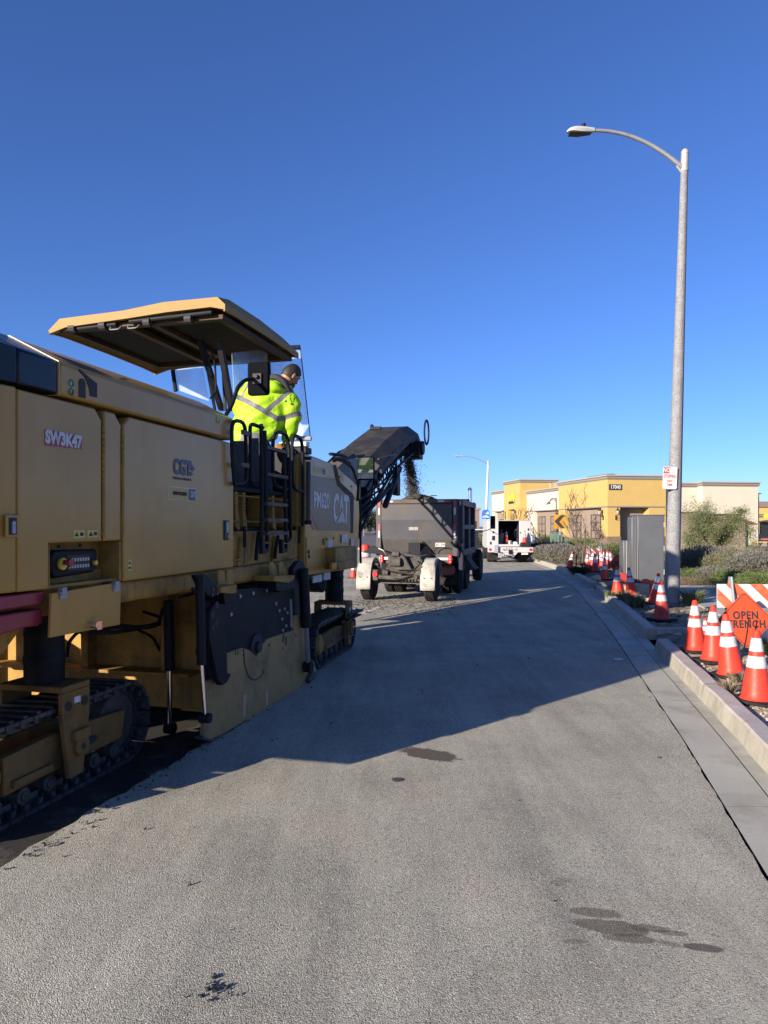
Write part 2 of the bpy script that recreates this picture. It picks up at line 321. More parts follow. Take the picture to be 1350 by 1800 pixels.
def kerb_seg(y0, y1):
    n = max(2, int((y1 - y0) / (0.11 if y0 < 14 else 0.4))); yy = [y0 + (y1 - y0) * i / n for i in range(n + 1)]; b = MB(); m = len(yy)
    prof = [(0.0, -0.02, 0), (0.035, 0.145, 1), (0.05, 0.16, 1), (0.185, 0.16, 1), (0.2, 0.15, 0), (0.2, -0.02, 0)]; q = len(prof)
    jit = [(0.004 * math.sin(y * 7) + random.uniform(-.0015, .0015), 0.003 * math.sin(y * 5 + 1)) for y in yy]; chip = [random.uniform(0, .003) + (random.random() < .10) * random.uniform(.004, .014) for y in yy]
    vs = [(kx(y) + px + jit[i][0] + (chip[i] if q_ in (1, 2) else 0), y, pz + (jit[i][1] if pz > 0 else 0) - (chip[i] if q_ in (1, 2) else 0)) for i, y in enumerate(yy) for q_, (px, pz, _) in enumerate(prof)]
    b.add(vs, [])
    for i in range(m - 1):
        for j in range(q - 1):
            b.cur = 1 if j in (1, 2) else 0
            b.add([], []); b.f.append([i * q + j, i * q + j + 1, (i + 1) * q + j + 1, (i + 1) * q + j]); b.mi.append(b.cur)
    b.f.append(list(range(q))); b.mi.append(0); b.f.append(list(range((m - 1) * q, m * q))[::-1]); b.mi.append(0)
    tag(b.build('kerb', [kerbm, kerbt], smooth=0), kind='structure')
y = -4.0
for (a, z_) in ((-4, 4.28), (4.285, 6.9), (6.905, 9.75), (10.75, 13.1), (13.105, 15.7), (15.705, 18.5), (19.5, 22.5), (22.505, 26), (26.005, 30), (30.005, 36), (36.005, 44), (44.005, 52)): kerb_seg(a, z_)
# return pieces beside the two kerb openings
for y0 in (10.76, 19.5):
    b = MB(); x0 = kx(y0) + 0.2; b.box(x0, x0 + 1.0, y0, y0 + 0.15, -0.02, 0.155); tag(b.build('kerb', kerbm, bevel=0.015), kind='structure')
# planter soil: gridded uneven sheet behind the kerb
def soil(name, x0f, x1f, y0, y1, zf, mat, dx=0.12, dy=0.15, amp=0.02):
    ny = int((y1 - y0) / dy) + 1; nx = 24; b = MB(); vs = []
    for i in range(ny + 1):
        y = y0 + (y1 - y0) * i / ny
        for j in range(nx + 1):
            t = j / nx; x = x0f(y) + (x1f(y) - x0f(y)) * t
            k = min(1, t * 8, (1 - t) * 8)
            z = zf(x, y) + amp * k * (math.sin(x * 9.3 + y * 4.1) + math.sin(x * 3.7 - y * 7.9) + 0.6 * random.uniform(-1, 1))
            vs.append((x, y, z))
    b.add(vs, [(i * (nx + 1) + j, i * (nx + 1) + j + 1, (i + 1) * (nx + 1) + j + 1, (i + 1) * (nx + 1) + j) for i in range(ny) for j in range(nx)])
    return tag(b.build(name, mat, smooth=60), kind='structure')
sw0 = lambda y: kx(y) + 1.65
def dip(x, y):
    z = 0.10
    for yc, w_ in ((10.25, 0.55), (19.0, 0.55)):
        z -= 0.11 * math.exp(-((y - yc) / w_) ** 2) * max(0, 1 - (x - kx(y)) / 1.4)
    return z
soil('planter_soil', lambda y: kx(y) + 0.19, sw0, 9.0, 52, dip, dirtm)
soil('sandy_soil', lambda y: kx(y) + 0.19, sw0, -2, 9.0, lambda x, y: 0.105, sandm, amp=0.012)
ysw = [y for y in ys if y <= 18.5]
strip('pavement', sw0, lambda y: sw0(y) + 1.45, ysw, 0.14, conc)
strip('pavement_edge', lambda y: sw0(y) + 0.0, lambda y: sw0(y) + 0.001, ysw, 0.14, conc, 0.0)
soil('bed_soil', lambda y: sw0(y) + 1.46, lambda y: sw0(y) + 16, -2, 18.5, lambda x, y: 0.11, dirtm, amp=0.02)
soil('bed_soil', lambda y: sw0(y) + .01, lambda y: sw0(y) + 16, 18.51, 52, lambda x, y: 0.11, dirtm, amp=0.02)
# pavement spur crossing the bed by the steel cabinet
b = MB(); b.box(7.4, 10.5, 16.6, 18.6, 0.02, 0.155); tag(b.build('pavement', conc), kind='structure')
# parking lot and far roads
lot = asphalt('dark_asphalt', (0.10, 0.10, 0.105), (0.07, 0.07, 0.07), 0.004)
strip('parking_lot', lambda y: -200, lambda y: 260, [52, 60, 90, 160], 0.0, lot)
b = MB(); b.box(-60, 4.2, 52, 52.25, -0.02, 0.13); tag(b.build('kerb', kerbm), kind='structure')
# loose grit and lumps of millings on the road
def clods(name, spots, mat, label, cat, r0=0.008, r1=0.022, kind='stuff'):
    b = MB()
    for (x, y, z) in spots:
        r = random.uniform(r0, r1); q = Vector((x, y, z + r * 0.4)); vs = []
        for k in range(8):
            d = Vector((random.uniform(-1, 1), random.uniform(-1, 1), random.uniform(-.7, .9))).normalized() * r * random.uniform(.6, 1.15); vs.append(q + d)
        bm = bmesh.new()
        for v in vs: bm.verts.new(v)
        try: bmesh.ops.convex_hull(bm, input=bm.verts)
        except Exception: pass
        bm.verts.ensure_lookup_table(); bm.verts.index_update()
        b.add([v.co.copy() for v in bm.verts], [[v.index for v in f.verts] for f in bm.faces]); bm.free()
    return tag(b.build(name, mat, smooth=0), label, cat, kind=kind)
dk = M('millings', (0.055, 0.047, 0.04), 0.9, var=0.5, scale=30, bump=0.5, bscale=120)
sp = []
for i in range(280):                                   # strip of crumbs along the cut edge
    b_ = random.uniform(-1, 6); p = ab(-2.71 + abs(random.gauss(0, 0.06)), b_); sp.append((p.x, p.y, 0))
for i in range(230):
    p = ab(random.uniform(-2.7, 1.0), random.uniform(1.5, 15)); sp.append((p.x, p.y, 0)) if random.random() < math.exp(-(p.x + 2) * 0.5) else None
clods('loose_millings', sp, dk, 'dark crumbs of milled asphalt scattered along the cut edge', 'road debris', 0.004, 0.014)
sp = []
for i in range(2600):
    p = G(random.uniform(560, 800), 925 + 2125 / random.uniform(13.2, 17.5)); u = (p.y - 15.7) / 1.3
    if random.random() < math.exp(-u * u): sp.append((p.x, p.y, 0))
clods('spilled_millings', sp, dk, 'spilled brown millings on the road under the trailing axle', 'road debris', 0.006, 0.022)
sp = [(G(380 + random.gauss(0, 18), 1738 + random.gauss(0, 12)).x, G(380, 1738 + random.gauss(0, 14)).y, 0) for i in range(34)]
clods('tar_clump', sp, blkF, 'small black tar crumbs clumped at the bottom left of the road', 'debris', 0.004, 0.012)
sp = []
for i in range(900):
    y = random.uniform(3.5, 9.5); x = kx(y) + random.uniform(.22, 1.6); sp.append((x, y, 0.105))
clods('gravel', sp, M('gravel', (0.36, 0.30, 0.22), 0.9, var=0.4, scale=25), 'small tan gravel and crumbs on the soil by the near cones', 'gravel', 0.005, 0.022)
sp = []
for i in range(1100):
    y = random.uniform(9.5, 27); x = kx(y) + random.uniform(.22, 2.2); sp.append((x, y, dip(x, y)))
clods('soil_clods', sp, M('clod', (0.17, 0.135, 0.1), 0.95, var=0.4, scale=20), 'brown soil clods and stones in the planter strip', 'soil', 0.01, 0.045)
def white_line(p, q, w_):
    p, q = Vector(p), Vector(q); d = (q - p).normalized(); s = Vector((-d.y, d.x, 0)) * w_ / 2
    return [p - s, q - s, q + s, p + s]
wl = M('worn_road_paint', (0.55, 0.53, 0.48), 0.8, var=0.2, scale=8, dirt=(0.28, 0.26, 0.22), dirt_amt=0.9, dscale=4)
b = MB(); b.add([v + Vector((0, 0, .004)) for v in white_line(G(634, 1080), G(668, 1067), 0.13)], [(0, 1, 2, 3)])
tag(b.build('lane_marking', wl, smooth=0), kind='structure')
# =====================================================================
# MILLING MACHINE  (design frame: a lateral, b forward, z up)
# =====================================================================
OM = Vector((-4.05, 6.2, 0)); pw = ab(OM.x, OM.y)
mach = thing('milling_machine', 'large yellow cold milling machine with black conveyor and canopy, milling the road', 'milling machine', pw, -TH)
def P(mb, name, mat, parent=None, bevel=0.0, label=None, smooth=35):
    o = mb.build(name, mat, mach if parent is None else parent, org=OM, bevel=bevel, smooth=smooth)
    if label: o['label'] = label
    return o
AR, AL = -2.8, -5.3
# ---- rear engine body ----
b = MB(); b.box(-4.7, -2.96, 3.19, 5.76, 1.17, 2.44); b.box(AL, -4.70, 3.19, 5.76, 1.72, 2.44); P(b, 'body', yel)
b = MB(); b.plan([(AR, 3.187), (-2.90, 2.62), (-5.20, 2.62), (AL, 3.187)], 1.35, 2.44); P(b, 'rear_panel', yel, bevel=0.012)
b = MB(); b.side([(3.192, 1.35), (3.430, 1.345), (3.430, 1.605), (3.905, 1.605), (3.905, 2.36), (3.84, 2.43), (3.192, 2.43)], -2.955, AR); d1 = P(b, 'side_door', yel, bevel=0.01)
b = MB(); b.side([(3.93, 1.607), (4.108, 1.607), (4.108, 2.36), (4.04, 2.43), (3.93, 2.43)], -2.955, AR); P(b, 'hinge_panel', yel, bevel=0.01)
b = MB(); b.side([(4.132, 1.337), (5.755, 1.337), (5.755, 2.43), (4.20, 2.43), (4.132, 2.37)], -2.955, AR); d2 = P(b, 'side_door', yel, bevel=0.01)
for bc, dd in ((3.917, d1), (4.120, d2)):
    b = MB(); n = 17; z0, z1 = 1.63, 2.33
    for k in range(n):
        h = (z1 - z0) / n; b.cyl((AR + .002, bc, z0 + k * h + .003), (AR + .002, bc, z0 + (k + 1) * h - .003), 0.012, n=10)
    P(b, 'hinge', yelD, dd)
# latch of left door
c0 = mm(19, 925, AR); b = MB(); b.box(AR, AR + .012, c0.y - .045, c0.y + .045, c0.z - .06, c0.z + .06); la = P(b, 'latch', yel, d1, bevel=0.015)
b = MB(); b.box(AR + .012, AR + .014, c0.y - .028, c0.y + .028, c0.z - .045, c0.z + .045); b.cur = 1
b.cyl((AR + .014, c0.y, c0.z + .015), (AR + .022, c0.y, c0.z + .015), .013); b.box(AR + .014, AR + .022, c0.y - .011, c0.y + .011, c0.z - .038, c0.z + .005); P(b, 'latch_handle', [blkF, galv], d1)
c0 = mm(397, 932, AR); b = MB(); b.box(AR, AR + .012, c0.y - .045, c0.y + .045, c0.z - .085, c0.z + .085); P(b, 'latch', blkG, d2, bevel=0.01)
b = MB(); b.box(AR + .012, AR + .018, c0.y - .02, c0.y + .02, c0.z - .02, c0.z + .07); b.cyl((AR + .012, c0.y + .01, c0.z - .055), (AR + .02, c0.y + .01, c0.z - .055), .014); P(b, 'latch_handle', [galv, galv], d2)
# ---- control compartment ----
b = MB(); b.box(-2.962, -2.955, 3.44, 4.10, 1.36, 1.60); b.box(-2.955, -2.80, 4.085, 4.108, 1.345, 1.60); b.box(-2.955, -2.803, 3.432, 3.44, 1.345, 1.60)
b.box(-2.955, -2.82, 3.44, 4.085, 1.345, 1.362); b.box(-2.954, -2.93, 3.45, 4.08, 1.362, 1.42); P(b, 'compartment', yelD)
b = MB(); b.side([(3.53, 1.43), (3.56, 1.395), (3.92, 1.41), (3.945, 1.44), (3.945, 1.53), (3.92, 1.555), (3.56, 1.56), (3.53, 1.53)], -2.95, -2.865)
cp = P(b, 'control_panel', blk, bevel=0.012)
b = MB(); b.box(-2.865, -2.862, 3.66, 3.87, 1.432, 1.525); P(b, 'display', blkG, cp)
b = MB()
for r_ in range(2):
    for k in range(8): b.box(-2.862, -2.856, 3.672 + k * .0245, 3.686 + k * .0245, 1.447 + r_ * .04, 1.467 + r_ * .04)
P(b, 'buttons', M('button_grey', (0.45, 0.45, 0.42), 0.5), cp)
b = MB(); b.cyl((-2.865, 3.615, 1.478), (-2.85, 3.615, 1.478), .036); P(b, 'stop_button_collar', M('button_yellow', (0.7, 0.5, 0.05), 0.5), cp)
b = MB(); b.cyl((-2.85, 3.622, 1.485), (-2.815, 3.622, 1.485), .016); b.cyl((-2.815, 3.622, 1.485), (-2.80, 3.622, 1.485), .028, .024); P(b, 'stop_button', redp, cp)
b = MB(); b.cyl((-2.865, 3.915, 1.47), (-2.845, 3.915, 1.47), .014); P(b, 'key_switch', M('button_yellow', (0.7, 0.5, 0.05)), cp)
b = MB()
for (y_, z_) in ((3.47, 1.575), (3.70, 1.578), (3.90, 1.58), (3.68, 1.385), (3.97, 1.39)): b.cyl((-2.955, y_, z_), (-2.948, y_, z_), .011, n=10)
b.cyl((-2.955, 4.015, 1.515), (-2.945, 4.015, 1.515), .04, n=14); P(b, 'bolt_holes', blkF)
b = MB(); b.tube([(-2.90, 3.45, 1.43), (-2.85, 3.48, 1.47), (-2.85, 3.47, 1.52), (-2.90, 3.45, 1.55)], .005, n=6); P(b, 'latch_wire', galv)
# hanging flap
F = lambda x, y: mm(x, y, -2.775)
b = MB(); b.pxs([(91, 1043), (213, 1023), (211, 1098), (88, 1121)], -2.775, .018); fl = P(b, 'hanging_flap', yel, bevel=0.003)
for x_, y_ in ((110, 1042), (203, 1030)):
    q = F(x_, y_); b = MB(); b.box(-2.775, -2.765, q.y - .03, q.y + .03, q.z - .035, q.z - .01); b.box(-2.79, -2.76, q.y - .02, q.y + .02, q.z - .01, q.z + .03); b.cyl((-2.768, q.y - .035, q.z + .0), (-2.768, q.y + .035, q.z + .0), .008, n=8)
    P(b, 'hinge', galv, fl)
q = F(158, 1098); b = MB(); b.cyl((-2.775, q.y, q.z), (-2.72, q.y, q.z), .02); b.box(-2.74, -2.715, q.y - .012, q.y + .035, q.z - .03, q.z + .02); P(b, 'flap_latch', chrome, fl)
# ---- upper hood ----
def sect(b0, b1, pts): return MB().ext([(a, b0, z) for a, z in pts], (0, b1 - b0, 0))
prof = [(AR, 2.455), (AR, 2.645), (-3.13, 2.81), (-4.97, 2.81), (AL, 2.645), (AL, 2.455)]
P(sect(3.515, 5.76, prof), 'hood', yel, bevel=0.018)
P(sect(3.505, 3.5145, [(AR + .004, 2.45), (AR + .004, 2.648), (-3.13, 2.816), (-4.97, 2.816), (AL - .004, 2.648), (AL - .004, 2.45)]), 'hood_trim', M('trim_gold', (0.4, 0.26, 0.08), 0.4))
b = sect(3.19, 3.504, prof); P(b, 'rear_hood', blkG, bevel=0.015)
b = MB(); zb, zm, zt = 2.455, 2.645, 2.81                                 # rear slanted cover
vs = [(AR, 3.188, zb), (AR, 3.188, zm), (-3.13, 3.188, zt), (-4.97, 3.188, zt), (AL, 3.188, zm), (AL, 3.188, zb), (-2.90, 2.62, zb), (-2.90, 2.62, zm + .05), (-3.13, 2.63, zt - .01), (-4.97, 2.63, zt - .01), (-5.20, 2.62, zm + .05), (-5.20, 2.62, zb)]
b.add(vs, [(0, 1, 2, 3, 4, 5), (6, 11, 10, 9, 8, 7)] + [(i, (i + 1) % 6, 6 + (i + 1) % 6, 6 + i) for i in range(6)]); P(b, 'rear_hood_cover', blkG, bevel=0.01)
# hood air vents (dark openings with a lip)
hv = [(112, 631), (140, 645), (160, 664), (172, 672), (172, 699), (140, 692), (140, 666), (132, 650)]
b = MB(); b.pxs([(140, 648), (158, 664), (171, 674), (171, 699), (159, 696), (157, 682), (150, 664), (139, 652)], AR + .004, .01); P(b, 'air_vent', blkF, bevel=0)
c0 = mm(144, 683, AR); b = MB(); pts = [(c0.y - .03, c0.z - .055), (c0.y + .03, c0.z - .055)] + [(c0.y + .03 * math.cos(t), c0.z + .03 + .03 * math.sin(t)) for t in [math.pi * i / 6 for i in range(7)]]
b.side(pts, AR, AR + .004); P(b, 'lifting_eye', blkF)
b = MB(); b.add([(-2.86, 3.68, 2.683), (-3.0, 3.62, 2.753), (-2.93, 4.0, 2.721), (-2.82, 4.08, 2.662)], [(0, 1, 2, 3)]); P(b, 'air_vent', blkF)
b = MB(); b.add([(-2.89, 4.25, 2.697), (-2.90, 4.23, 2.703), (-2.98, 4.42, 2.743), (-2.96, 4.44, 2.733)], [(0, 1, 2, 3)]); P(b, 'air_vent', blkF)
b = MB(); b.lathe([(0.10, 0), (0.11, .05), (.09, .10), (.04, .125)], 20, (-3.6, 4.9, 2.81)); P(b, 'filler_cap', blk)
# ---- main frame beam ----
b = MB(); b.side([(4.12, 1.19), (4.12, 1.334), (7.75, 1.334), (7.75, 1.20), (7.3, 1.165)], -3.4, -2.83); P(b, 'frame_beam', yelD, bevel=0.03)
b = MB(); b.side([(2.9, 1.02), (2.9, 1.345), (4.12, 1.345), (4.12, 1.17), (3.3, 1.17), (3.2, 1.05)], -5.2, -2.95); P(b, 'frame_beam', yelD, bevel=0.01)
b = MB(); b.box(-4.2, -2.82, 2.71, 2.98, .70, 1.34); b.box(-5.25, -4.201, 2.71, 2.98, .96, 1.34); P(b, 'rear_bumper', yelD, bevel=0.02)  # out of view; shaped for its ground shadow, left half added to block sun
# red rails at the rear
b = MB(); b.side([(2.6, 1.26), (3.43, 1.26), (3.43, 1.335), (2.6, 1.335)], -2.95, -2.83); b.side([(3.0, 1.13), (3.43, 1.15), (3.43, 1.235), (3.06, 1.235)], -2.95, -2.84); b.side([(2.6, 1.02), (3.02, 1.02), (3.04, 1.23), (2.6, 1.25)], -2.95, -2.86)
P(b, 'side_rail', redp, bevel=0.01, label='dark red rail')
b = MB(); b.pxs([(0, 1108), (70, 1083), (68, 1100), (38, 1104), (4, 1150), (-60, 1190), (-60, 1100)], -2.98, .05); P(b, 'bracket', yelD, bevel=0.005)
# ---- mid section: lower panel, grille, platform ----
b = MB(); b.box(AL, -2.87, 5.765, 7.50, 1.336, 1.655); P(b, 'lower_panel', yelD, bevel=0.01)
for yr_ in (5.95, 6.75): b = MB(); b.side([(yr_, 1.336), (yr_ + .05, 1.60), (yr_ + .17, 1.60), (yr_ + .25, 1.336)], -2.87, -2.845); P(b, 'panel_rib', yelD, bevel=0.006)
b = MB(); b.box(-2.87, -2.84, 5.83, 5.89, 1.48, 1.62); P(b, 'hinge_plate', yelD, bevel=0.006)
b = MB(); b.box(-3.20, -3.16, 5.765, 7.50, 1.69, 2.02); P(b, 'grille_back', blk)
b = MB()
for k in range(27): y_ = 5.80 + k * .064; b.cyl((-3.13, y_, 1.68), (-3.13, y_, 2.0), .004, n=5)
for k in range(9): z_ = 1.70 + k * .036; b.cyl((-3.13, 5.78, z_), (-3.13, 7.48, z_), .004, n=5)
P(b, 'wire_mesh', yelD)
for y_ in (5.86, 6.08, 6.24, 6.75, 6.95, 7.28):
    b = MB(); b.side([(y_ - .03, 1.70), (y_ + .02, 1.66), (y_ + .06, 1.66), (y_ + .05, 1.76), (y_ + .02, 1.83), (y_ + .02, 2.02), (y_ - .04, 2.02)], -3.12, -2.92); P(b, 'grille_bracket', yelD, bevel=0.004)
b = MB()
for z_ in (1.745, 1.985): b.tube([(-2.92, 5.78, z_), (-2.92, 7.45, z_)], .008, n=6)
P(b, 'guard_bar', yelD)
b = MB(); b.box(AL, -3.0, 5.765, 7.50, 1.656, 1.688); P(b, 'platform', blk, bevel=0.004)
b = MB(); b.box(-3.22, -2.95, 5.765, 7.50, 2.03, 2.07); P(b, 'platform_ledge', blk, bevel=0.006)
b = MB(); b.box(-4.9, -4.6, 5.80, 7.5, 1.69, 2.45); P(b, 'console_back', blk, bevel=0.01)
b = MB(); b.box(-4.6, -3.2, 7.15, 7.48, 1.69, 2.38); P(b, 'control_console', blk, bevel=0.03)
b = MB(); b.box(-4.6, -3.4, 5.762, 5.80, 2.06, 2.62); P(b, 'platform_bulkhead', blk, bevel=0.01)
b = MB(); b.box(AL + .1, -2.90, 7.49, 7.54, 1.66, 2.56); P(b, 'platform_bulkhead', blk, bevel=0.01)
# side boards of the platform
for pts in ([(411, 775), (431, 775), (434, 847), (411, 850)], [(441, 770), (455, 770), (455, 850), (444, 846)]):
    b = MB(); b.pxs(pts, -2.90, .012); P(b, 'side_board', blk, bevel=0.004)
# ---- ladder and handrails ----
def tubes(name, paths, a, r, mat=blk, parent=None, n=8):
    b = MB()
    for p in paths: b.tube([mm(x, y, a) for x, y in p], r, n=n)
    return P(b, name, mat, parent)
lad = tubes('ladder', [[(465, 757), (467, 860), (470, 952)], [(499, 787), (501, 860), (503, 952)]], -2.70, .022)
for y0, y1 in ((789, 793), (835, 838), (885, 889), (913, 915), (937, 938)):
    q0, q1 = mm(466, y0, -2.70), mm(502, y1, -2.70); b = MB(); zc = (q0.z + q1.z) / 2; b.box(-2.73, -2.67, q0.y, q1.y, zc - .016, zc + .016); P(b, 'rung', steel, lad, bevel=0.003)
for x_ in (465, 499):
    q = mm(x_, 962, -2.68); b = MB(); b.side([(q.y - .07, q.z + .08), (q.y - .01, q.z + .08), (q.y + .0, q.z - .01), (q.y + .06, q.z - .02), (q.y + .07, q.z + .03), (q.y + .09, q.z + .03), (q.y + .085, q.z - .05), (q.y - .06, q.z - .06)], -2.71, -2.67); P(b, 'hook', blk, lad, bevel=0.004)
tubes('ladder_rail', [[(459, 745), (461, 850), (459, 960)]], -2.72, .02)
tubes('handrail', [[(412, 850), (408, 800), (407, 738), (431, 742), (433, 800), (434, 848), (412, 851)]], -2.76, .018)
tubes('handrail', [[(457, 856), (441, 850), (440, 780), (439, 744), (462, 752)]], -2.76, .018)
tubes('handrail', [[(504, 860), (480, 855), (479, 758), (507, 762), (510, 860), (511, 948), (503, 952)]], -2.75, .019)
tubes('handrail', [[(533, 865), (515, 860), (513, 764), (531, 770), (533, 860), (532, 925)]], -2.75, .019)
for pp in ([(425, 761), (438, 763)], [(423, 818), (437, 819)]):
    q0, q1 = mm(*pp[0], -2.73), mm(*pp[1], -2.73); b = MB(); b.box(-2.74, -2.72, q0.y, q1.y, q1.z - .02, q1.z + .02); P(b, 'rail_clamp', steel, bevel=0.003)
tubes('gas_strut', [[(430, 925), (430, 962)]], -2.80, .016); tubes('gas_strut_rod', [[(430, 962), (429, 990)]], -2.80, .006, steel)
tubes('gas_strut', [[(527, 925), (526, 955)]], -2.79, .016); tubes('gas_strut_rod', [[(526, 955), (525, 985)]], -2.79, .006, steel)
tubes('strap', [[(455, 935), (452, 960), (450, 985)]], -2.82, .02); tubes('strap', [[(489, 942), (485, 965), (483, 982)]], -2.82, .018)
tubes('step_frame', [[(411, 985), (430, 982), (411, 994)]], -2.80, .008, yelD); tubes('step_frame', [[(505, 982), (524, 977), (510, 990)]], -2.80, .008, yelD)
tubes('side_tube', [[(541, 812), (540, 918)]], -2.76, .035, blkG)
tubes('side_tube', [[(536, 808), (536, 915)]], -2.74, .012, yelD)
for yy_, hh_ in ((808, .03), (922, .05)): b = MB(); q = mm(540.5, yy_, -2.76); b.cyl(q, q + Vector((0, 0, hh_)), .046); P(b, 'tube_clamp', blk)
b = MB(); b.pxs([(522, 800), (534, 802), (534, 920), (522, 925)], -2.86, .06); P(b, 'corner_post', yelD, bevel=0.008)
# ---- front body ----
fb = [(536, 797), (560, 805), (586, 816), (600, 828), (621, 846), (630, 858), (632, 905), (628, 998), (536, 1013)]
bz = [(mm(x, y, AR).y, mm(x, y, AR).z) for x, y in fb]
b = MB(); b.side(bz, -3.7, AR); P(b, 'front_body', yel, bevel=0.015)
b = MB(); b.plan([(AL, 7.57), (-3.701, 7.57), (-3.701, 9.7), (-3.9, 9.7), (AL, 7.9)], 1.15, 2.38); P(b, 'front_body', yel, bevel=0.01)
gp = M('graphic_grey', (0.135, 0.10, 0.06), 0.4, var=0.15, scale=3, spec=.35)
b = MB(); b.pxs([(541, 834), (589, 842), (618, 868), (620, 934), (559, 932), (541, 888)], AR + .003, .003); P(b, 'side_graphic', gp)
b = MB(); b.pxs([(541, 889), (541, 912), (550, 931), (558, 932)], AR + .0035, .003); P(b, 'side_graphic', redp, label='red stripe')
b = MB(); b.pxs([(586, 817), (591, 817), (600, 850), (622, 872), (621, 937), (617, 937), (616, 876), (593, 853)], AR + .006, .006); P(b, 'seam', blkF)
b = MB(); b.pxs([(592, 821), (600, 829), (621, 847), (630, 859), (630, 868), (622, 870), (598, 848)], AR + .014, .01); P(b, 'cover_plate', yel, bevel=0.004)
for x_, y_ in ((597, 838), (618, 855), (623, 876)):
    b = MB(); q = mm(x_, y_, AR + .014); b.cyl(q, q + Vector((.006, 0, 0)), .014, n=10); P(b, 'bolt', blkF)
b = MB(); b.pxs([(539, 945), (571, 943), (571, 999), (539, 1003)], AR + .012, .01); hd = P(b, 'access_door', yel, bevel=0.004)
b = MB(); b.pxs([(572, 943), (588, 942), (588, 982), (572, 984)], AR + .012, .01); P(b, 'access_cover', yel, bevel=0.004)
for x_, y_ in ((542, 970), (543, 978)):
    q = mm(x_, y_, AR + .012); b = MB(); b.cyl(q, q + Vector((.01, 0, 0)), .022, n=10); P(b, 'lock', blkF, hd)
for x_, y_ in ((569, 952), (569, 988)):
    q = mm(x_, y_, AR + .012); b = MB(); b.box(q.x, q.x + .02, q.y - .03, q.y + .03, q.z - .04, q.z + .04); P(b, 'hinge', yelD, hd, bevel=0.004)
for x_, y_ in ((574, 948), (586, 946), (574, 972), (587, 978)): b = MB(); q = mm(x_, y_, AR + .012); b.cyl(q, q + Vector((.008, 0, 0)), .016, n=10); P(b, 'bolt', blkF)
decw = M('decal_white', (0.6, 0.58, 0.62), 0.5, dirt=(0.15, 0.1, 0.2), dirt_amt=0.8, dscale=30)
for pts in ([(577, 950), (584, 949), (584, 964), (577, 965)], [(601, 940), (611, 939), (611, 953), (601, 954)], [(617, 947), (622, 947), (622, 959), (617, 959)]):
    b = MB(); b.pxs(pts, AR + .016, .003); P(b, 'decal', decw)
b = MB(); b.pxs([(590, 963), (627, 960), (627, 985), (590, 989)], -2.66, .14); P(b, 'tool_box', yelD, bevel=0.012)
b = MB(); b.pxs([(592, 988), (628, 983), (628, 997), (596, 1001)], -2.62, .2); P(b, 'step_bracket', yelD, bevel=0.01)
b = MB(); b.pxs([(584, 990), (592, 989), (592, 1000), (584, 1001)], -2.61, .03); P(b, 'marker_light', M('amber_lens', (0.5, 0.16, 0.02), 0.3))
b = MB(); b.pxs([(551, 1013), (566, 1009), (566, 1022), (551, 1025)], -2.84, .02); b.pxs([(570, 1006), (581, 1004), (581, 1018), (570, 1020)], -2.84, .02); P(b, 'decal', decw)
# pipe, beacon and clutter above the front body
b = MB(); b.tube([(-3.3, 8.0, 2.42), (-3.3, 8.0, 2.62), (-3.3, 8.35, 2.62)], .09, n=14); P(b, 'intake_pipe', yelD)
b = MB(); b.box(-4.6, -3.2, 7.6, 8.5, 2.38, 2.47); P(b, 'top_cover', yel, bevel=0.02)
tubes('hose', [[(580, 798), (602, 800), (612, 806), (622, 800)], [(586, 810), (600, 806), (615, 815)], [(588, 806), (606, 812), (620, 822), (628, 850)]], -3.0, .022)
tubes('front_rail', [[(586, 806), (612, 805), (640, 800)], [(632, 800), (633, 860), (634, 990)]], -2.9, .018)
# mirror in front
q = mm(645, 822, -2.55); b = MB(); b.box(q.x - .13, q.x + .11, q.y - .03, q.y + .02, q.z - .17, q.z + .15); fm = P(b, 'wing_mirror', blk, bevel=0.03)
b = MB(); b.box(q.x - .115, q.x + .095, q.y - .034, q.y - .031, q.z - .15, q.z + .13); P(b, 'mirror_glass', chrome, fm)
tubes('mirror_arm', [[(628, 880), (632, 830), (636, 808), (645, 806)]], -2.66, .018)
# ---- canopy ----
CZ = 3.83; a0, a1, b0, b1 = -5.06, -3.10, 6.19, 8.14
canm = M('canopy_yellow', (0.27, 0.175, 0.052), 0.6, var=0.05, spec=.25)
canf = M('canopy_frame_shaded', (0.05, 0.033, 0.018), 0.6, var=0.15, spec=.2)  # shade under the canopy is put into this darker tone
b = MB()
edge_ = [(-5.06, CZ - .14), (-4.93, CZ - .03), (-4.2, CZ + .0), (-3.75, CZ + .05), (-3.18, CZ + .055), (-3.10, CZ - .02)]
lo = [(-5.06, CZ - .175), (-4.86, CZ - .12), (-4.15, CZ - .08), (-3.72, CZ - .05), (-3.25, CZ - .035), (-3.10, CZ - .07)]
rows = []
for (y_, s, dz) in ((b0, 1.0, -.0), (b0 + .25, 1, .05), ((b0 + b1) / 2, 1, .06), (b1 - .3, 1, .03), (b1, 1, -.02)):
    rows.append([(a, y_, z + dz * (1 if 0 < i < 5 else .3)) for i, (a, z) in enumerate(edge_)])
n_ = len(edge_); vs = [v for r_ in rows for v in r_]
fs = [(i * n_ + j, i * n_ + j + 1, (i + 1) * n_ + j + 1, (i + 1) * n_ + j) for i in range(4) for j in range(n_ - 1)]
b.add(vs, fs)
k0 = len(b.v); b.add([(a, b0, z) for a, z in lo] + [(a, b0 + .05, z) for a, z in lo], [])
for j in range(n_ - 1): b.f.append([j, k0 + j, k0 + j + 1, j + 1]); b.mi.append(0); b.f.append([k0 + j, k0 + n_ + j, k0 + n_ + j + 1, k0 + j + 1]); b.mi.append(0)
k1 = len(b.v); b.add([(a, b1, z - .02) for a, z in lo], [])
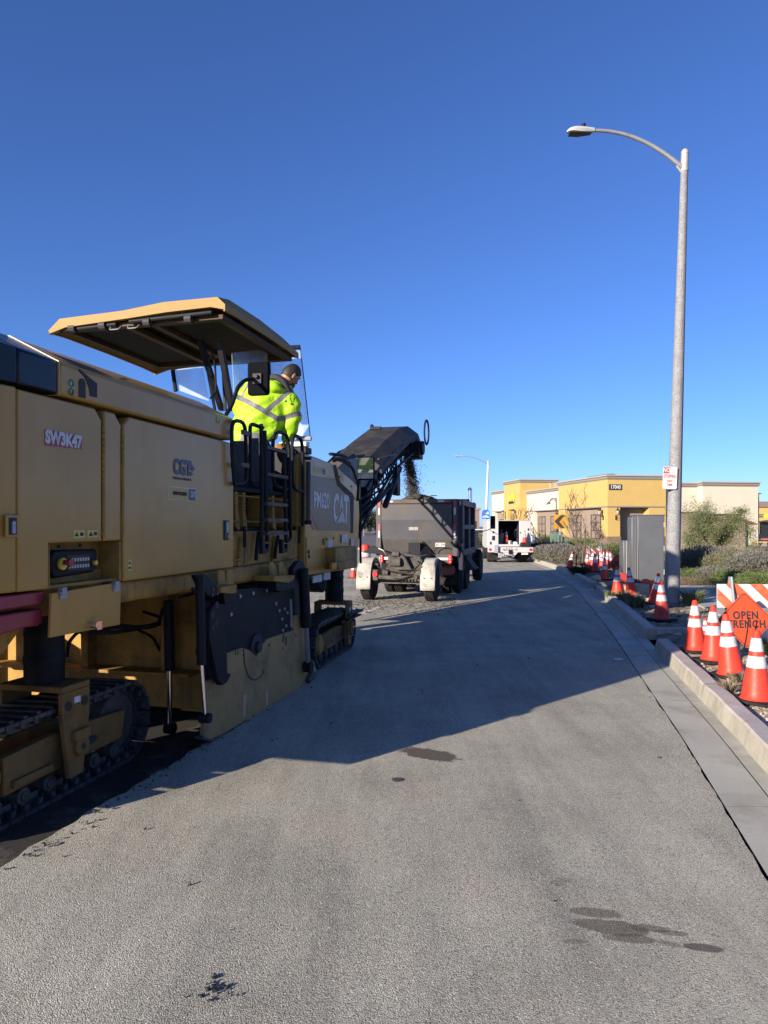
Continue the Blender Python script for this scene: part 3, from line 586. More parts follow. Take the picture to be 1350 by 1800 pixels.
for j in range(n_ - 1): b.f.append([4 * n_ + j, 4 * n_ + j + 1, k1 + j + 1, k1 + j]); b.mi.append(0)
for i in range(4):                                # side skirts
    for j in (0, n_ - 1):
        o1, o2 = rows[i][j], rows[i + 1][j]; b.add([o1, o2, (o2[0], o2[1], o2[2] - (.03 if j == 0 else .065)), (o1[0], o1[1], o1[2] - (.03 if j == 0 else .065))], [(0, 1, 2, 3)])
can = P(b, 'canopy', canm, smooth=0); md = can.modifiers.new('thickness', 'SOLIDIFY'); md.thickness = 0.018; md.offset = -1
zc = CZ - .155
b = MB()
for (aa, bb_, cc, dd) in ((-4.98, -3.16, b0 + .08, b0 + .15), (-4.98, -3.16, b1 - .16, b1 - .06), (-4.98, -4.90, b0 + .15, b1 - .16), (-3.24, -3.16, b0 + .15, b1 - .16), (-4.28, -4.20, b0 + .15, b1 - .16), (-3.98, -3.90, b0 + .15, b1 - .16)):
    b.box(aa, bb_, cc, dd, zc + .02, zc + .07)
P(b, 'canopy_frame', canf, can, bevel=0.006)
b = MB(); b.box(-4.9, -4.28, b0 + .16, b1 - .17, zc + .062, zc + .072); b.box(-3.90, -3.24, b0 + .16, b1 - .17, zc + .062, zc + .072); P(b, 'canopy_lining', M('smoked_panel', (0.012, 0.012, 0.012), 0.7, var=0.2, spec=.1), can)
b = MB(); b.tube([(-4.95, b0 + .05, zc + .015), (-4.3, b0 + .04, zc + .035)], .022); b.tube([(-4.15, b0 + .04, zc + .05), (-3.25, b0 + .03, zc + .075)], .022); P(b, 'canopy_rail', blk, can)
for aa in (-4.8, -4.45, -3.95, -3.5):
    b = MB(); b.cyl((aa - .035, b0 + .04, zc + .03), (aa + .035, b0 + .04, zc + .03), .045, n=10); P(b, 'clamp', blkF, can)
for aa in (-4.3, -4.1): b = MB(); b.tube([(aa - .06, b0 + .03, zc + .01), (aa - .05, b0, zc - .025), (aa + .05, b0, zc - .025), (aa + .06, b0 + .03, zc + .01)], .006, n=6); P(b, 'canopy_handle', galv, can)
# posts
def post(p0, p1, w_):
    b = MB(); p0, p1 = Vector(p0), Vector(p1); b.ext([p0 + Vector((w_, -w_, 0)), p0 + Vector((w_, w_, 0)), p0 + Vector((-w_, w_, 0)), p0 + Vector((-w_, -w_, 0))], p1 - p0); return b
for (x0, y0, x1, y1, aa) in ((352, 600, 390, 722, -3.75), (386, 600, 408, 722, -3.45)):
    P(post(mm(x1, y1, aa), mm(x0, y0, aa), .032), 'canopy_post', blk, bevel=0.008)
    P(post(mm(x1 - 12, y1, aa - .1), mm(x0 + 4, y0, aa - .1), .014), 'canopy_post_strut', blk)
tubes('hydraulic_hose', [[(370, 700), (380, 690), (378, 640), (372, 615)]], -3.6, .012)
# windscreens
def pane(pts, a, nm='windscreen', th=.008):
    b = MB(); b.pxs(pts, a, th); return P(b, nm, glassM, smooth=0)
wy = 8.05
def mbp(px, py, bb_): dx = (px - 675) / K; Y = bb_ / (dx * sT + cT); return Vector((dx * Y * cT - Y * sT, bb_, H - (py - HY) / K * Y))
def paneb(pts, bb_):
    b = MB(); b.ext([mbp(x, y, bb_) for x, y in pts], (0, .008, 0)); return P(b, 'windscreen', glassM, smooth=0)
pn = paneb([(304, 626), (352, 624), (367, 705), (313, 686)], 8.3)
p2_ = pane([(408, 620), (470, 614), (470, 700), (412, 700)], -3.35)
p3_ = paneb([(474, 616), (529, 612), (546, 772), (478, 765)], 8.35)
def barb(x0, y0, x1, y1, bb_, r, m=blk, nm='windscreen_frame', par=None):
    b = MB(); b.cyl(mbp(x0, y0, bb_), mbp(x1, y1, bb_), r, n=8); P(b, nm, m, par)
barb(300, 624, 309, 688, 8.28, .028); barb(254, 628, 360, 624, 8.28, .02); barb(470, 612, 479, 770, 8.33, .03); barb(405, 617, 527, 610, 8.33, .028)
barb(528, 612, 546, 773, 8.34, .006); barb(505, 770, 547, 771, 8.33, .03, galv)
b = MB(); q = mbp(522, 790, 8.3); b.box(q.x - .25, q.x + .16, q.y - .1, q.y + .1, q.z - .06, q.z + .02); P(b, 'work_light', blk, bevel=0.01)
b = MB(); q = mbp(518, 781, 8.2); b.box(q.x - .2, q.x + .16, q.y - .02, q.y + .1, q.z - .03, q.z + .03); P(b, 'light_bar', refl, bevel=0.01)
b = MB(); q = mbp(288, 627, 8.25); b.box(q.x - .25, q.x - .17, q.y - .04, q.y + .04, q.z - .03, q.z + .03); P(b, 'work_light', galv, bevel=0.01)
# operator's side mirror (black back towards us)
q = mm(453, 665, -2.72); b = MB(); b.box(q.x - .03, q.x + .03, q.y - .02, q.y + .02, q.z - .02, q.z + .02)
b = MB(); b.ext([(q.x + s1 * .105, q.y, q.z + s2 * .155) for s1, s2 in ((-1, -.88), (-.85, -1), (.85, -1), (1, -.88), (1, .88), (.85, 1), (-.85, 1), (-1, .88))], (0, .05, 0))
om = P(b, 'wing_mirror', M('mirror_black', (.005, .006, .008), .9, spec=.05), bevel=0.02); b = MB(); b.box(q.x - .045, q.x + .045, q.y - .02, q.y - .001, q.z - .055, q.z + .045); b.cyl(q + Vector((0, -.05, .01)), q + Vector((0, 0, .01)), .02); P(b, 'mirror_mount', blkF, om, bevel=0.006)
b = MB(); b.box(q.x - .09, q.x + .09, q.y + .051, q.y + .054, q.z - .14, q.z + .14); P(b, 'mirror_glass', chrome, om)
tubes('mirror_arm', [[(398, 728), (408, 712), (418, 680), (430, 668), (451, 665)]], -2.76, .018)
# ---- writing on the body ----
def side_text(name, s, px, py, size, mat, sx=1.0, bold=0.0, par=None, a=AR, e=.0015):
    q = mm(px, py, a); return text(name, s, size, mat, mach if par is None else par, (a + .003 + e, q.y, q.z), BASIS_SIDE, sx, bold, OM, ext=e)
navy = M('decal_navy', (0.035, 0.05, 0.10), 0.45, var=0.1); decr = M('decal_red', (0.32, 0.025, 0.05), 0.45)
b = MB(); b.pxs([(79, 754), (144, 767), (144, 790), (79, 783)], AR + .002, .002); P(b, 'number_plate', decr, bevel=0, label='red number sticker')
side_text('lettering', 'SW3K47', 111.5, 773.5, .098, refl, 0.86, .0055, a=AR)
for x0, sgn in ((304, 1),):
    pass
side_text('lettering', 'CGT', 320, 823, .155, navy, 0.80, .007)
b = MB(); b.pxs([(335, 813), (339, 817), (335, 821), (331, 817)], AR + .004, .003); b.pxs([(339, 819), (344, 824), (339, 829), (334, 824)], AR + .004, .003); b.pxs([(336, 829), (340, 833), (336, 837), (332, 833)], AR + .004, .003); P(b, 'decal', navy)
side_text('lettering', 'VENDITA E ASSISTENZA', 320, 842, .026, navy, 0.95)
b = MB(); b.pxs([(296, 854), (345, 859), (345, 881), (296, 878)], AR + .002, .002); P(b, 'decal', M('decal_cream', (0.55, 0.46, 0.25), 0.5))
b = MB(); b.pxs([(297.5, 856), (331.5, 859.5), (331.5, 879.5), (297.5, 876.5)], AR + .003, .002); P(b, 'decal', M('decal_tan', (0.42, 0.29, 0.10), 0.5))
b = MB(); b.pxs([(332, 859.5), (344, 860.5), (344, 880), (332, 879.3)], AR + .003, .002); P(b, 'decal', navy)
side_text('lettering', 'HAWTHORNE', 315.5, 868, .038, blkF, 0.82, .001)
side_text('lettering', 'CAT', 338.3, 869.5, .062, refl, 0.62, .002)
side_text('lettering', 'PM620', 565, 881, .26, refl, 0.78, .006)
side_text('lettering', 'CAT', 599, 897, .50, refl, 0.66, .02)
b = MB(); b.pxs([(591, 918), (602, 893), (609, 919)], AR + .010, .003); tp = P(b, 'decal', gp)
b = MB(); b.pxs([(593, 918), (602, 897), (608, 918)], AR + .012, .003); P(b, 'decal', M('decal_grey', (0.45, 0.43, 0.40), 0.5))
b = MB(); b.pxs([(551, 817), (573, 823), (573, 836), (551, 831)], AR + .003, .003); P(b, 'decal', M('decal_cream', (0.55, 0.46, 0.25)))
b = MB(); b.pxs([(552, 818.3), (567, 822.5), (567, 833.5), (552, 830)], AR + .004, .003); P(b, 'decal', M('decal_tan', (0.42, 0.29, 0.10)))
b = MB(); b.pxs([(567.5, 823), (572.5, 824.5), (572.5, 835), (567.5, 834)], AR + .004, .003); P(b, 'decal', navy)
side_text('lettering', 'CAT', 570, 829.3, .07, refl, 0.5, .001, a=AR + .003)
decy = M('decal_yellow', (0.55, 0.45, 0.10), 0.5)
for pts in ([(130, 932), (149, 932), (149, 945), (130, 946)], [(154, 932), (172, 932), (172, 944), (154, 945)], [(225, 984), (231, 984), (231, 1003), (225, 1003)]):
    b = MB(); b.pxs(pts, AR + .002, .002); P(b, 'warning_decal', decy)
b = MB()
for (cx, cy, s_) in ((135, 939, 4), (160, 938.5, 4), (228, 989, 2.6)): b.pxs([(cx - s_, cy + s_), (cx, cy - s_), (cx + s_, cy + s_)], AR + .003, .001)
for (cx, cy, s_) in ((144, 939, 3), (168, 938, 3), (228, 998, 2)): b.pxs([(cx - s_, cy - s_), (cx + s_, cy - s_), (cx + s_, cy + s_), (cx - s_, cy + s_)], AR + .003, .001)
P(b, 'warning_symbol', blkF)
b = MB(); b.pxs([(120.5, 667), (129, 669), (129, 688), (120.5, 686)], AR + .002, .002); P(b, 'decal', M('decal_green', (0.38, 0.46, 0.33), 0.5))
b = MB(); q = mm(125, 674, AR + .003)
for dz in (0, -.05): b.tube([q + Vector((.002, .018 * math.cos(t), dz + .02 * math.sin(t))) for t in [2 * math.pi * i / 12 for i in range(13)]], .004, n=5, smooth=False)
P(b, 'lifting_symbol', M('decal_dark_green', (0.03, 0.13, 0.05), 0.5))
side_text('lettering', 'M7', 384, 739, .06, decy, 1.1, .002)
# ---- chassis under the body ----
b = MB(); b.box(-5.2, -3.02, 5.62, 6.19, .10, 1.165); P(b, 'drum_rear_wall', yelD, bevel=0.01)
b = MB(); b.box(-5.1, -3.05, 5.42, 5.618, .42, .45); P(b, 'wall_ledge', yelD, bevel=0.006)
b = MB(); b.box(-5.29, -5.12, 2.9, 5.1, .60, 1.04); P(b, 'sun_blocker', blk, bevel=0.02)  # unseen box added to keep sun off the lower drum wall
b = MB(); b.box(-5.3, -5.24, 5.3, 7.9, .02, 1.1); P(b, 'lower_side_plate', yelD)  # unseen left plate, added to stop sun coming in under the machine
b = MB(); b.box(-4.62, -4.45, 4.4, 5.6, .9, 1.168); P(b, 'chassis_rail', yelD, bevel=0.01)

for aa in (-4.16, -3.36):
    b = MB(); b.box(aa, aa + .07, 5.50, 5.618, .445, 1.16); P(b, 'wall_rib', yelD, bevel=0.004)
b = MB(); b.box(-5.25, -2.95, 6.2, 7.9, .12, 1.17); P(b, 'drum_housing', blk, bevel=0.02)
b = MB(); b.box(-3.3, -2.82, 5.72, 5.98, .05, 1.1); P(b, 'housing_corner', yelD, bevel=0.015)
b = MB(); b.cyl((-5.0, 7.0, .30), (-3.0, 7.0, .30), .38, n=20); P(b, 'milling_drum', steel)
# hoses under the frame
def hose(path, a, r=.013): return tubes('hydraulic_hose', [path], a, r, rub)
hose([(170, 1108), (205, 1100), (245, 1104), (280, 1096)], -3.3, .02); hose([(240, 1106), (270, 1120), (284, 1150)], -3.45); hose([(280, 1096), (285, 1070), (300, 1060)], -3.3)
hose([(118, 1155), (120, 1130), (135, 1112), (160, 1104)], -3.55); hose([(338, 1035), (352, 1050), (360, 1085), (350, 1120), (346, 1150)], -2.58)
hose([(315, 1050), (335, 1045), (345, 1040)], -2.9, .014); hose([(160, 1112), (200, 1112), (238, 1106)], -3.3, .016)
hose([(252, 1075), (282, 1085), (276, 1100), (256, 1104)], -3.4, .014)
# vertical cylinders
def ram(x0, y0, xm, ym, x1, y1, a, r, nm='hydraulic_cylinder'):
    c_ = tubes(nm, [[(x0, y0), (xm, ym)]], a, r, blk, n=14); tubes('piston_rod', [[(xm, ym), (x1, y1)]], a, r * .5, chrome, c_, n=12)
    q = mm(x1, y1, a); b = MB(); b.cyl(q + Vector((-.04, 0, 0)), q + Vector((.04, 0, 0)), r * 1.1, n=12); P(b, 'rod_eye', blk, c_); return c_
ram(296, 1056, 298, 1178, 299, 1280, -3.12, .042); ram(351, 1012, 354, 1168, 361, 1262, -2.56, .034); ram(533, 1000, 538, 1102, 542, 1172, -2.62, .055)
# side plates
SP = -2.68
b = MB(); b.pxs([(361, 1058), (391, 1050), (419, 1036), (519, 1028), (520, 1115), (471, 1135), (400, 1160), (361, 1205)], SP - .03, .03); up = P(b, 'upper_side_plate', blk, bevel=0.004)
for x_, y_ in ((421, 1048), (444, 1043), (468, 1038), (483, 1035), (405, 1080), (484, 1061), (499, 1070), (504, 1077), (495, 1088), (502, 1100), (496, 1108), (490, 1073)):
    b = MB(); q = mm(x_, y_, SP - .03); b.cyl(q, q + Vector((.012, 0, 0)), .018, n=8); P(b, 'bolt', galv, up)
b = MB(); b.pxs([(511, 1053), (513, 1053), (515, 1102), (512, 1103)], SP - .015, .015); P(b, 'scale_strip', galv, up)
gold = [(358, 1296), (363, 1198), (376, 1192), (383, 1196), (400, 1186), (400, 1148), (427, 1139), (439, 1143), (451, 1154), (461, 1134), (471, 1123), (516, 1108), (519, 1082), (530, 1079), (534, 1100), (539, 1172), (545, 1172), (551, 1160), (557, 1178), (550, 1196), (500, 1224), (404, 1286), (374, 1300)]
b = MB(); b.pxs(gold, SP, .035); lp = P(b, 'lower_side_plate', M('side_plate_yellow', (0.33, 0.215, 0.085), 0.55, spec=.25, var=0.08, scale=2, dirt=(0.07, 0.055, 0.05), dirt_amt=0.75, dscale=2.2), bevel=0.004)
b = MB(); b.pxs([(358, 1294), (374, 1300), (404, 1286), (550, 1197), (556, 1180), (556, 1188), (552, 1203), (374, 1306), (358, 1300)], SP + .02, .08); P(b, 'skid_shoe', steel, lp, bevel=0.005)
q = mm(452, 1137, SP - .01); b = MB(); b.cyl(q + Vector((-.03, 0, 0)), q + Vector((0.0, 0, 0)), .12, n=22); b.cyl(q, q + Vector((.03, 0, 0)), .05, n=16); P(b, 'drum_hub', blkF, up)
b = MB(); b.tube([mm(x, y, SP + .003) for x, y in ((428, 1141), (430, 1170), (436, 1188), (445, 1196), (455, 1192), (462, 1184))], .006, n=5); P(b, 'cover_outline', steel, lp)
b = MB()
for x_, y_, rz, ry in ((498, 1122, .022, .045), (502.5, 1127, .022, .05), (497, 1140, .012, .015), (428, 1151, .012, .015), (414, 1148, .008, .02), (418, 1147, .008, .02), (473, 1134, .016, .016), (463, 1181, .016, .016), (520, 1117, .016, .016)):
    q = mm(x_, y_, SP); b.ext([q + Vector((0, rz * math.cos(t), ry * math.sin(t))) for t in [2 * math.pi * i / 12 for i in range(12)]], (.003, 0, 0))
P(b, 'plate_hole_marks', blkF, lp)
pk = M('chalk_pink', (0.55, 0.25, 0.2), 0.8)
b = MB(); b.pxs([(428, 1222), (433, 1220), (431, 1258), (427, 1262)], SP + .002, .001); b.pxs([(467, 1217), (471, 1213), (471, 1238), (468, 1241)], SP + .002, .001); P(b, 'chalk_mark', pk, lp)
# gold brackets with dark blocks
for pts, pts2 in (([(389, 1032), (417, 1027), (417, 1042), (408, 1044), (389, 1042)], [(393, 1043), (417, 1042), (417, 1056), (396, 1062)]), ([(483, 1012), (518, 1011), (518, 1018), (508, 1025), (483, 1022)], [(486, 1023), (519, 1019), (519, 1034), (494, 1041), (486, 1038)])):
    b = MB(); b.pxs(pts, -2.60, .22); P(b, 'support_bracket', yelD, bevel=0.006)
    b = MB(); b.pxs(pts2, -2.61, .2); P(b, 'rubber_block', blk, bevel=0.006)
for x0 in (384, 398, 474, 491):
    b = MB(); y0 = 1003 if x0 < 450 else 988; b.pxs([(x0, y0), (x0 + 6, y0 - 1), (x0 + 12, y0 + 10), (x0 + 14, y0 + 27), (x0, y0 + 30)], -2.72, .015); P(b, 'gusset', yelD, bevel=0.003)
b = MB(); b.pxs([(345, 1011), (360, 1008), (383, 1029), (384, 1045), (373, 1051), (364, 1046), (352, 1026)], -2.585, .05); ul = P(b, 'link_arm', blk, bevel=0.008)
for x_, y_ in ((374, 1036), (381, 1031), (373, 1045), (382, 1043)): b = MB(); q = mm(x_, y_, -2.585); b.cyl(q, q + Vector((.006, 0, 0)), .014, n=8); P(b, 'bolt', steel, ul)
b = MB(); b.pxs([(381, 1056), (389, 1069), (396, 1092), (398, 1144), (400, 1183), (407, 1184), (403, 1193), (399, 1200), (391, 1205), (383, 1196), (368, 1120), (369, 1075)], -2.60, .05); ll = P(b, 'side_arm', blk, bevel=0.006)
b = MB()
for x_, y_ in ((381, 1063), (373, 1081), (380, 1095), (374, 1103)): q = mm(x_, y_, -2.60); b.cyl(q, q + Vector((.003, 0, 0)), .028, n=12)
P(b, 'arm_holes', blkF, ll)
b = MB(); b.pxs([(515, 1000), (525, 986), (534, 985), (538, 1000), (530, 1018), (517, 1019)], -2.66, .06); P(b, 'link_arm', blk, bevel=0.01)
b = MB(); b.pxs([(552, 1178), (556, 1180), (556, 1190), (546, 1201), (543, 1196)], SP + .05, .1); P(b, 'wear_shoe', steel, lp, bevel=0.01)
# ---- crawler units ----
def crawler(ac, bc, L, Hh, wd, zb, yaw=0.0):
    T = Matrix.Translation((ac, bc, zb)) @ Matrix.Rotation(yaw, 4, 'Z') @ Matrix.Translation((-ac, -bc, -zb))
    rr = Hh / 2 - .035; z0 = zb + Hh / 2; f0, f1 = bc - L / 2 + rr, bc + L / 2 - rr
    S = 2 * (f1 - f0) + 2 * math.pi * rr
    def pt(s):
        s %= S
        if s < f1 - f0: return Vector((0, f0 + s, z0 - rr)), Vector((0, 0, -1))
        s -= f1 - f0
        if s < math.pi * rr: t = s / rr; n_ = Vector((0, math.sin(t), -math.cos(t))); return Vector((0, f1, z0)) + n_ * rr, n_
        s -= math.pi * rr
        if s < f1 - f0: return Vector((0, f1 - s, z0 + rr)), Vector((0, 0, 1))
        s -= f1 - f0; t = s / rr; n_ = Vector((0, -math.sin(t), math.cos(t))); return Vector((0, f0, z0)) + n_ * rr, n_
    N = 38; b = MB()
    for k in range(N):
        p, n_ = pt(k * S / N); t_ = Vector((0, -n_.z, n_.y)); h = S / N * .46; c_ = Vector((ac, 0, 0)) + p
        X = Vector((wd / 2, 0, 0))
        def slab(cx, hx, ht, n0, n1):
            vs = [c_ + Vector((cx, 0, 0)) + Vector((sx * hx, 0, 0)) + t_ * (st * ht) + n_ * nn for nn in (n0, n1) for st in (-1, 1) for sx in (-1, 1)]
            b.add(vs, [(0, 2, 3, 1), (4, 5, 7, 6), (0, 1, 5, 4), (2, 6, 7, 3), (0, 4, 6, 2), (1, 3, 7, 5)])
        slab(0, wd / 2 * 1.06, h, .004, .03); slab(0, wd / 2 * 1.0, h * .3, .03, .046)
        for cx in (-.09, .09): slab(wd * .24 * (1 if cx > 0 else -1), .022, h * .8, -.06, .006); slab(wd * .40 * (1 if cx > 0 else -1), .02, h * .35, -.03, .006)
        b.cyl(c_ + Vector((-wd * .24, 0, 0)) - n_ * .02, c_ + Vector((wd * .24, 0, 0)) - n_ * .02, .012, n=6)
    tr = b.build('crawler_track', trk_m, mach, org=OM, xf=T, smooth=0)
    def Q(mb, nm, mt, bv=0.0, par=tr): return mb.build(nm, mt, par, org=OM, xf=T, bevel=bv)
    for sd_ in (-1, 1):
        xo = ac + sd_ * wd * .43; xi = ac + sd_ * wd * .25
        b = MB(); x0_, x1_ = sorted((xi, xo + sd_ * .0)); fh = Hh * .21
        b.side([(f0 + .16, z0 - fh), (f1 - .02, z0 - fh * .85), (f1 + .02, z0 + fh * .7), (bc + .1, z0 + fh * .95), (bc - .1, z0 + fh * .95), (f0 + .16, z0 + fh * .8)], x0_, x1_); Q(b, 'track_frame', darkY, .008)
        b = MB(); x2_ = xo + sd_ * .004; b.ext([Vector((x2_, bc + .28 + .07 * math.cos(t), z0 - .02 + .03 * math.sin(t))) for t in [2 * math.pi * i / 12 for i in range(12)]], (.002 * sd_, 0, 0)); Q(b, 'frame_slot', blkF)
        b = MB(); b.box(min(xo, xo + sd_ * .03), max(xo, xo + sd_ * .03), bc - .45, bc - .12, z0 - fh * .75, z0 - fh * .4); Q(b, 'frame_step', darkY, .005)
    for yy in (f0, f1):
        b = MB(); b.cyl((ac - wd * .27, yy, z0), (ac + wd * .27, yy, z0), rr * .8, n=24); Q(b, 'idler_wheel', steel, .01)
    b = MB(); b.cyl((ac - wd * .46, f0, z0), (ac + wd * .46, f0, z0), rr * .5, n=20); b.cyl((ac + wd * .46, f0, z0), (ac + wd * .5, f0, z0), rr * .4, n=20); Q(b, 'final_drive', yelD, .01)
    nr = 6
    for k in range(nr):
        yy = f0 + .12 + (f1 - f0 - .2) * k / (nr - 1); b = MB(); b.cyl((ac - wd * .3, yy, z0 - rr + .075), (ac + wd * .38, yy, z0 - rr + .075), .055, n=12); b.cyl((ac + wd * .38, yy, z0 - rr + .075), (ac + wd * .41, yy, z0 - rr + .075), .03, n=10); Q(b, 'track_roller', steel, .006)
    return tr, T, z0, rr
def yoke(tr, T, ac, bc, wd, z0, zt, w_top=.27, w_bot=.13, zbot=None):
    def Q(mb, nm, mt, bv=0.0, par=tr): return mb.build(nm, mt, par, org=OM, xf=T, bevel=bv)
    xo = ac + wd * .5 + .03; xi = ac - wd * .5 - .03; zb_ = z0 - .17 if zbot is None else zbot
    b = MB()
    b.box(xi - .03, xo + .035, bc - w_top / 2, bc + w_top / 2, zt - .04, zt)
    for x_, t_ in ((xo, .035), (xi - .03, .03)):
        b.side([(bc - w_top / 2, zt - .041), (bc + w_top / 2, zt - .041), (bc + w_top / 2, zt - .2), (bc + w_bot / 2, zb_), (bc - w_bot / 2, zb_), (bc - w_top / 2, zt - .2)], x_, x_ + t_)
    y_ = Q(b, 'track_yoke', darkY, .006)
    x2 = xo + .035
    for dy in (-.08, .08):
        b = MB(); b.cyl((x2, bc + dy, zt - .13), (x2 + .004, bc + dy, zt - .13), .032, n=16); Q(b, 'yoke_hole', blkF)
    b = MB(); b.cyl((x2, bc + .03, z0 + .02), (x2 + .03, bc + .03, z0 + .02), .065, n=20); b.box(x2, x2 + .035, bc - .05, bc + .10, z0 + .06, z0 + .13); Q(b, 'pivot_plate', darkY, .006)
    b = MB(); b.cyl((x2 + .03, bc + .03, z0 + .015), (x2 + .033, bc + .03, z0 + .015), .022, n=7); Q(b, 'pivot_bolt', blkF)
    b = MB(); b.box(x2, x2 + .003, bc - .025, bc + .035, zt - .125, zt - .085); Q(b, 'decal', decw)
for (ac, bc, zb, yw) in ((-3.30, 3.98, -.05, 0.0), (-5.0, 3.93, -.05, 0.0), (-2.98, 8.75, 0.0, R(2)), (-4.75, 8.75, 0.0, R(2))):
    Lc, Hc, wd = (1.86, .60, .36) if bc < 6 else (1.85, .56, .34)
    tr, T, z0, rr = crawler(ac, bc, Lc, Hc, wd, zb, yw)
    zt = zb + Hc + .13; yb = bc + (.02 if bc < 6 else .42); yoke(tr, T, ac, yb, wd, z0, zt)
    b = MB(); z1_ = 1.18; r_ = .125
    pr = [(r_, 0), (r_, .12), (r_ * 1.04, .13), (r_ * 1.04, .17), (r_, .18), (r_ * .99, .3), (r_ * 1.03, .31), (r_ * 1.03, .34), (r_, .35), (r_, z1_ - zt)]
    b.lathe(pr, 24, (ac, yb, zt)); P(b, 'leg_column', blk)
b = MB(); b.box(-2.83, -2.72, 9.05, 9.7, .50, .53); b.box(-2.83, -2.72, 9.0, 9.6, .45, .475); P(b, 'track_guard', blk, bevel=0.005)
# ---- loading conveyor ----
AC = -4.05
def cside(px, py, a=-3.42): v = mm(px, py, a); return (v.y, v.z)
cvr = M('conveyor_cover', (0.03, 0.028, 0.026), 0.6, spec=.25, var=0.2, scale=2, dirt=(0.085, 0.065, 0.045), dirt_amt=0.75, dscale=2.0)
# hood: three facets (flat top, sloping shoulders)
Zp = [(13.6, 3.06), (14.8, 3.52), (16.25, 4.00), (17.25, 4.18), (17.65, 4.00)]   # centre-top (b, z)
Zs = [(b_, z_ - .20) for b_, z_ in Zp]   # shoulder (b, z)
Zb = [(b_, z_ - .36) for b_, z_ in Zp[:-1]] + [(17.6, 3.74)]    # lower edge
wt, ws = .36, .62
b = MB(); vs = []
for (bt, zt), (bs, zs), (bl, zl) in zip(Zp, Zs, Zb):
    vs += [(AC - ws, bl, zl), (AC - ws, bs, zs), (AC - wt, bt, zt), (AC + wt, bt, zt), (AC + ws, bs, zs), (AC + ws, bl, zl)]
fs = [(i * 6 + j, i * 6 + j + 1, (i + 1) * 6 + j + 1, (i + 1) * 6 + j) for i in range(4) for j in range(5)] + [(0, 1, 2, 3, 4, 5), (24, 25, 26, 27, 28, 29)]
b.add(vs, fs); hood = P(b, 'conveyor_hood', cvr, smooth=0, bevel=.008)
b = MB(); b.box(AC - .33, AC - .08, 16.2, 16.32, 3.99, 4.05); b.ball((AC - .30, 16.26, 4.07), .045); P(b, 'hood_fitting', blk, hood)
# belt and rollers underneath, then truss sides
lowB = [(10.4, .62), (13.0, 2.12), (14.6, 2.86), (16.9, 3.50)]; topB = [(10.1, 1.05), (12.9, 2.60), (14.6, 3.28), (17.1, 3.88)]
b = MB(); b.ext([(AC - .5, y_, z_) for y_, z_ in [(y, z + .06) for y, z in lowB] + [(y, z - .2) for y, z in reversed(topB)]], (1.0, 0, 0)); P(b, 'conveyor_belt', rub)
for sa in (-1, 1):
    x_ = AC + sa * .60; b = MB(); f0_ = .024
    def V3(p): return Vector((x_, p[0], p[1]))
    for ch in (lowB, topB):
        for p, q in zip(ch, ch[1:]): b.cyl(V3(p), V3(q), .032, n=6)
    def on(ch, t):
        n_ = len(ch) - 1; i = min(n_ - 1, int(t * n_)); u = t * n_ - i; return Vector((x_, ch[i][0] * (1 - u) + ch[i + 1][0] * u, ch[i][1] * (1 - u) + ch[i + 1][1] * u))
    for k in range(14):
        b.cyl(on(lowB, k / 14), on(topB, k / 14), .018, n=6); b.cyl(on(topB, k / 14), on(lowB, (k + 1) / 14), .018, n=6)
    b.cyl(on(lowB, 1), on(topB, 1), .03, n=6); P(b, 'conveyor_truss', blk)
b = MB(); b.ext([(AC + .56, y_, z_) for y_, z_ in ((9.9, 1.0), (10.0, 2.3), (11.6, 2.9), (13.6, 2.75), (14.2, 2.9), (12.9, 2.45), (11.0, 1.4))], (.03, 0, 0)); P(b, 'conveyor_side_panel', M('navy_panel', (0.006, 0.008, 0.02), 0.45, spec=.25, dirt=(0.03, 0.026, 0.024), dirt_amt=.5), bevel=.004)

b = MB(); b.box(AC - .5, AC + .45, 9.82, 10.4, .9, 2.35); P(b, 'conveyor_mount', blk, bevel=.03)
b = MB(); b.cyl((AC - .95, 10.7, 2.75), (AC - .62, 10.7, 2.75), .3, n=24); b.box(AC - .95, AC - .62, 10.5, 11.1, 2.3, 2.75); P(b, 'dust_duct', yelD, bevel=.01)
b = MB(); b.cyl((AC - .55, 17.1, 3.68), (AC + .55, 17.1, 3.68), .15, n=18); P(b, 'head_drum', rub)
b = MB(); b.cyl((AC + .5, 17.15, 3.62), (AC + .78, 17.15, 3.62), .17, n=16); b.box(AC + .45, AC + .72, 16.9, 17.35, 3.35, 3.75); P(b, 'belt_motor', blk, bevel=.01)
b = MB(); b.tube([Vector((AC + .82, 17.3, 4.02)) + Vector((0.035 * math.cos(t), .10 * math.cos(t), .30 * math.sin(t))) for t in [2 * math.pi * i / 20 for i in range(21)]], .024, n=8, smooth=False); P(b, 'guard_loop', blk)
b = MB()
for (p, q, r_) in (((AC + .66, 11.2, 1.6), (AC + .66, 14.2, 2.55), .05), ((AC + .66, 10.6, 1.1), (AC + .66, 12.3, 2.2), .045), ((AC + .68, 13.6, 2.1), (AC + .68, 14.9, 2.95), .06)): b.cyl(p, q, r_, n=10)
P(b, 'hydraulic_cylinder', blk)
for k in range(4):
    b = MB(); dz = .1 * k; b.tube([(AC + .70, 10.5 + .2 * k, 2.2 - dz), (AC + .74, 11.5 + .1 * k, 2.1 - dz), (AC + .72, 12.4, 2.35 - dz), (AC + .70, 13.4, 2.55 - dz), (AC + .68, 14.4, 3.0 - dz)], .02, n=6); P(b, 'hydraulic_hose', rub)
b = MB(); b.tube([(AC + .62, 13.3, 3.0), (AC + .74, 13.9, 3.12), (AC + .7, 14.6, 3.2)], .018, n=6); P(b, 'conveyor_rod', steel)
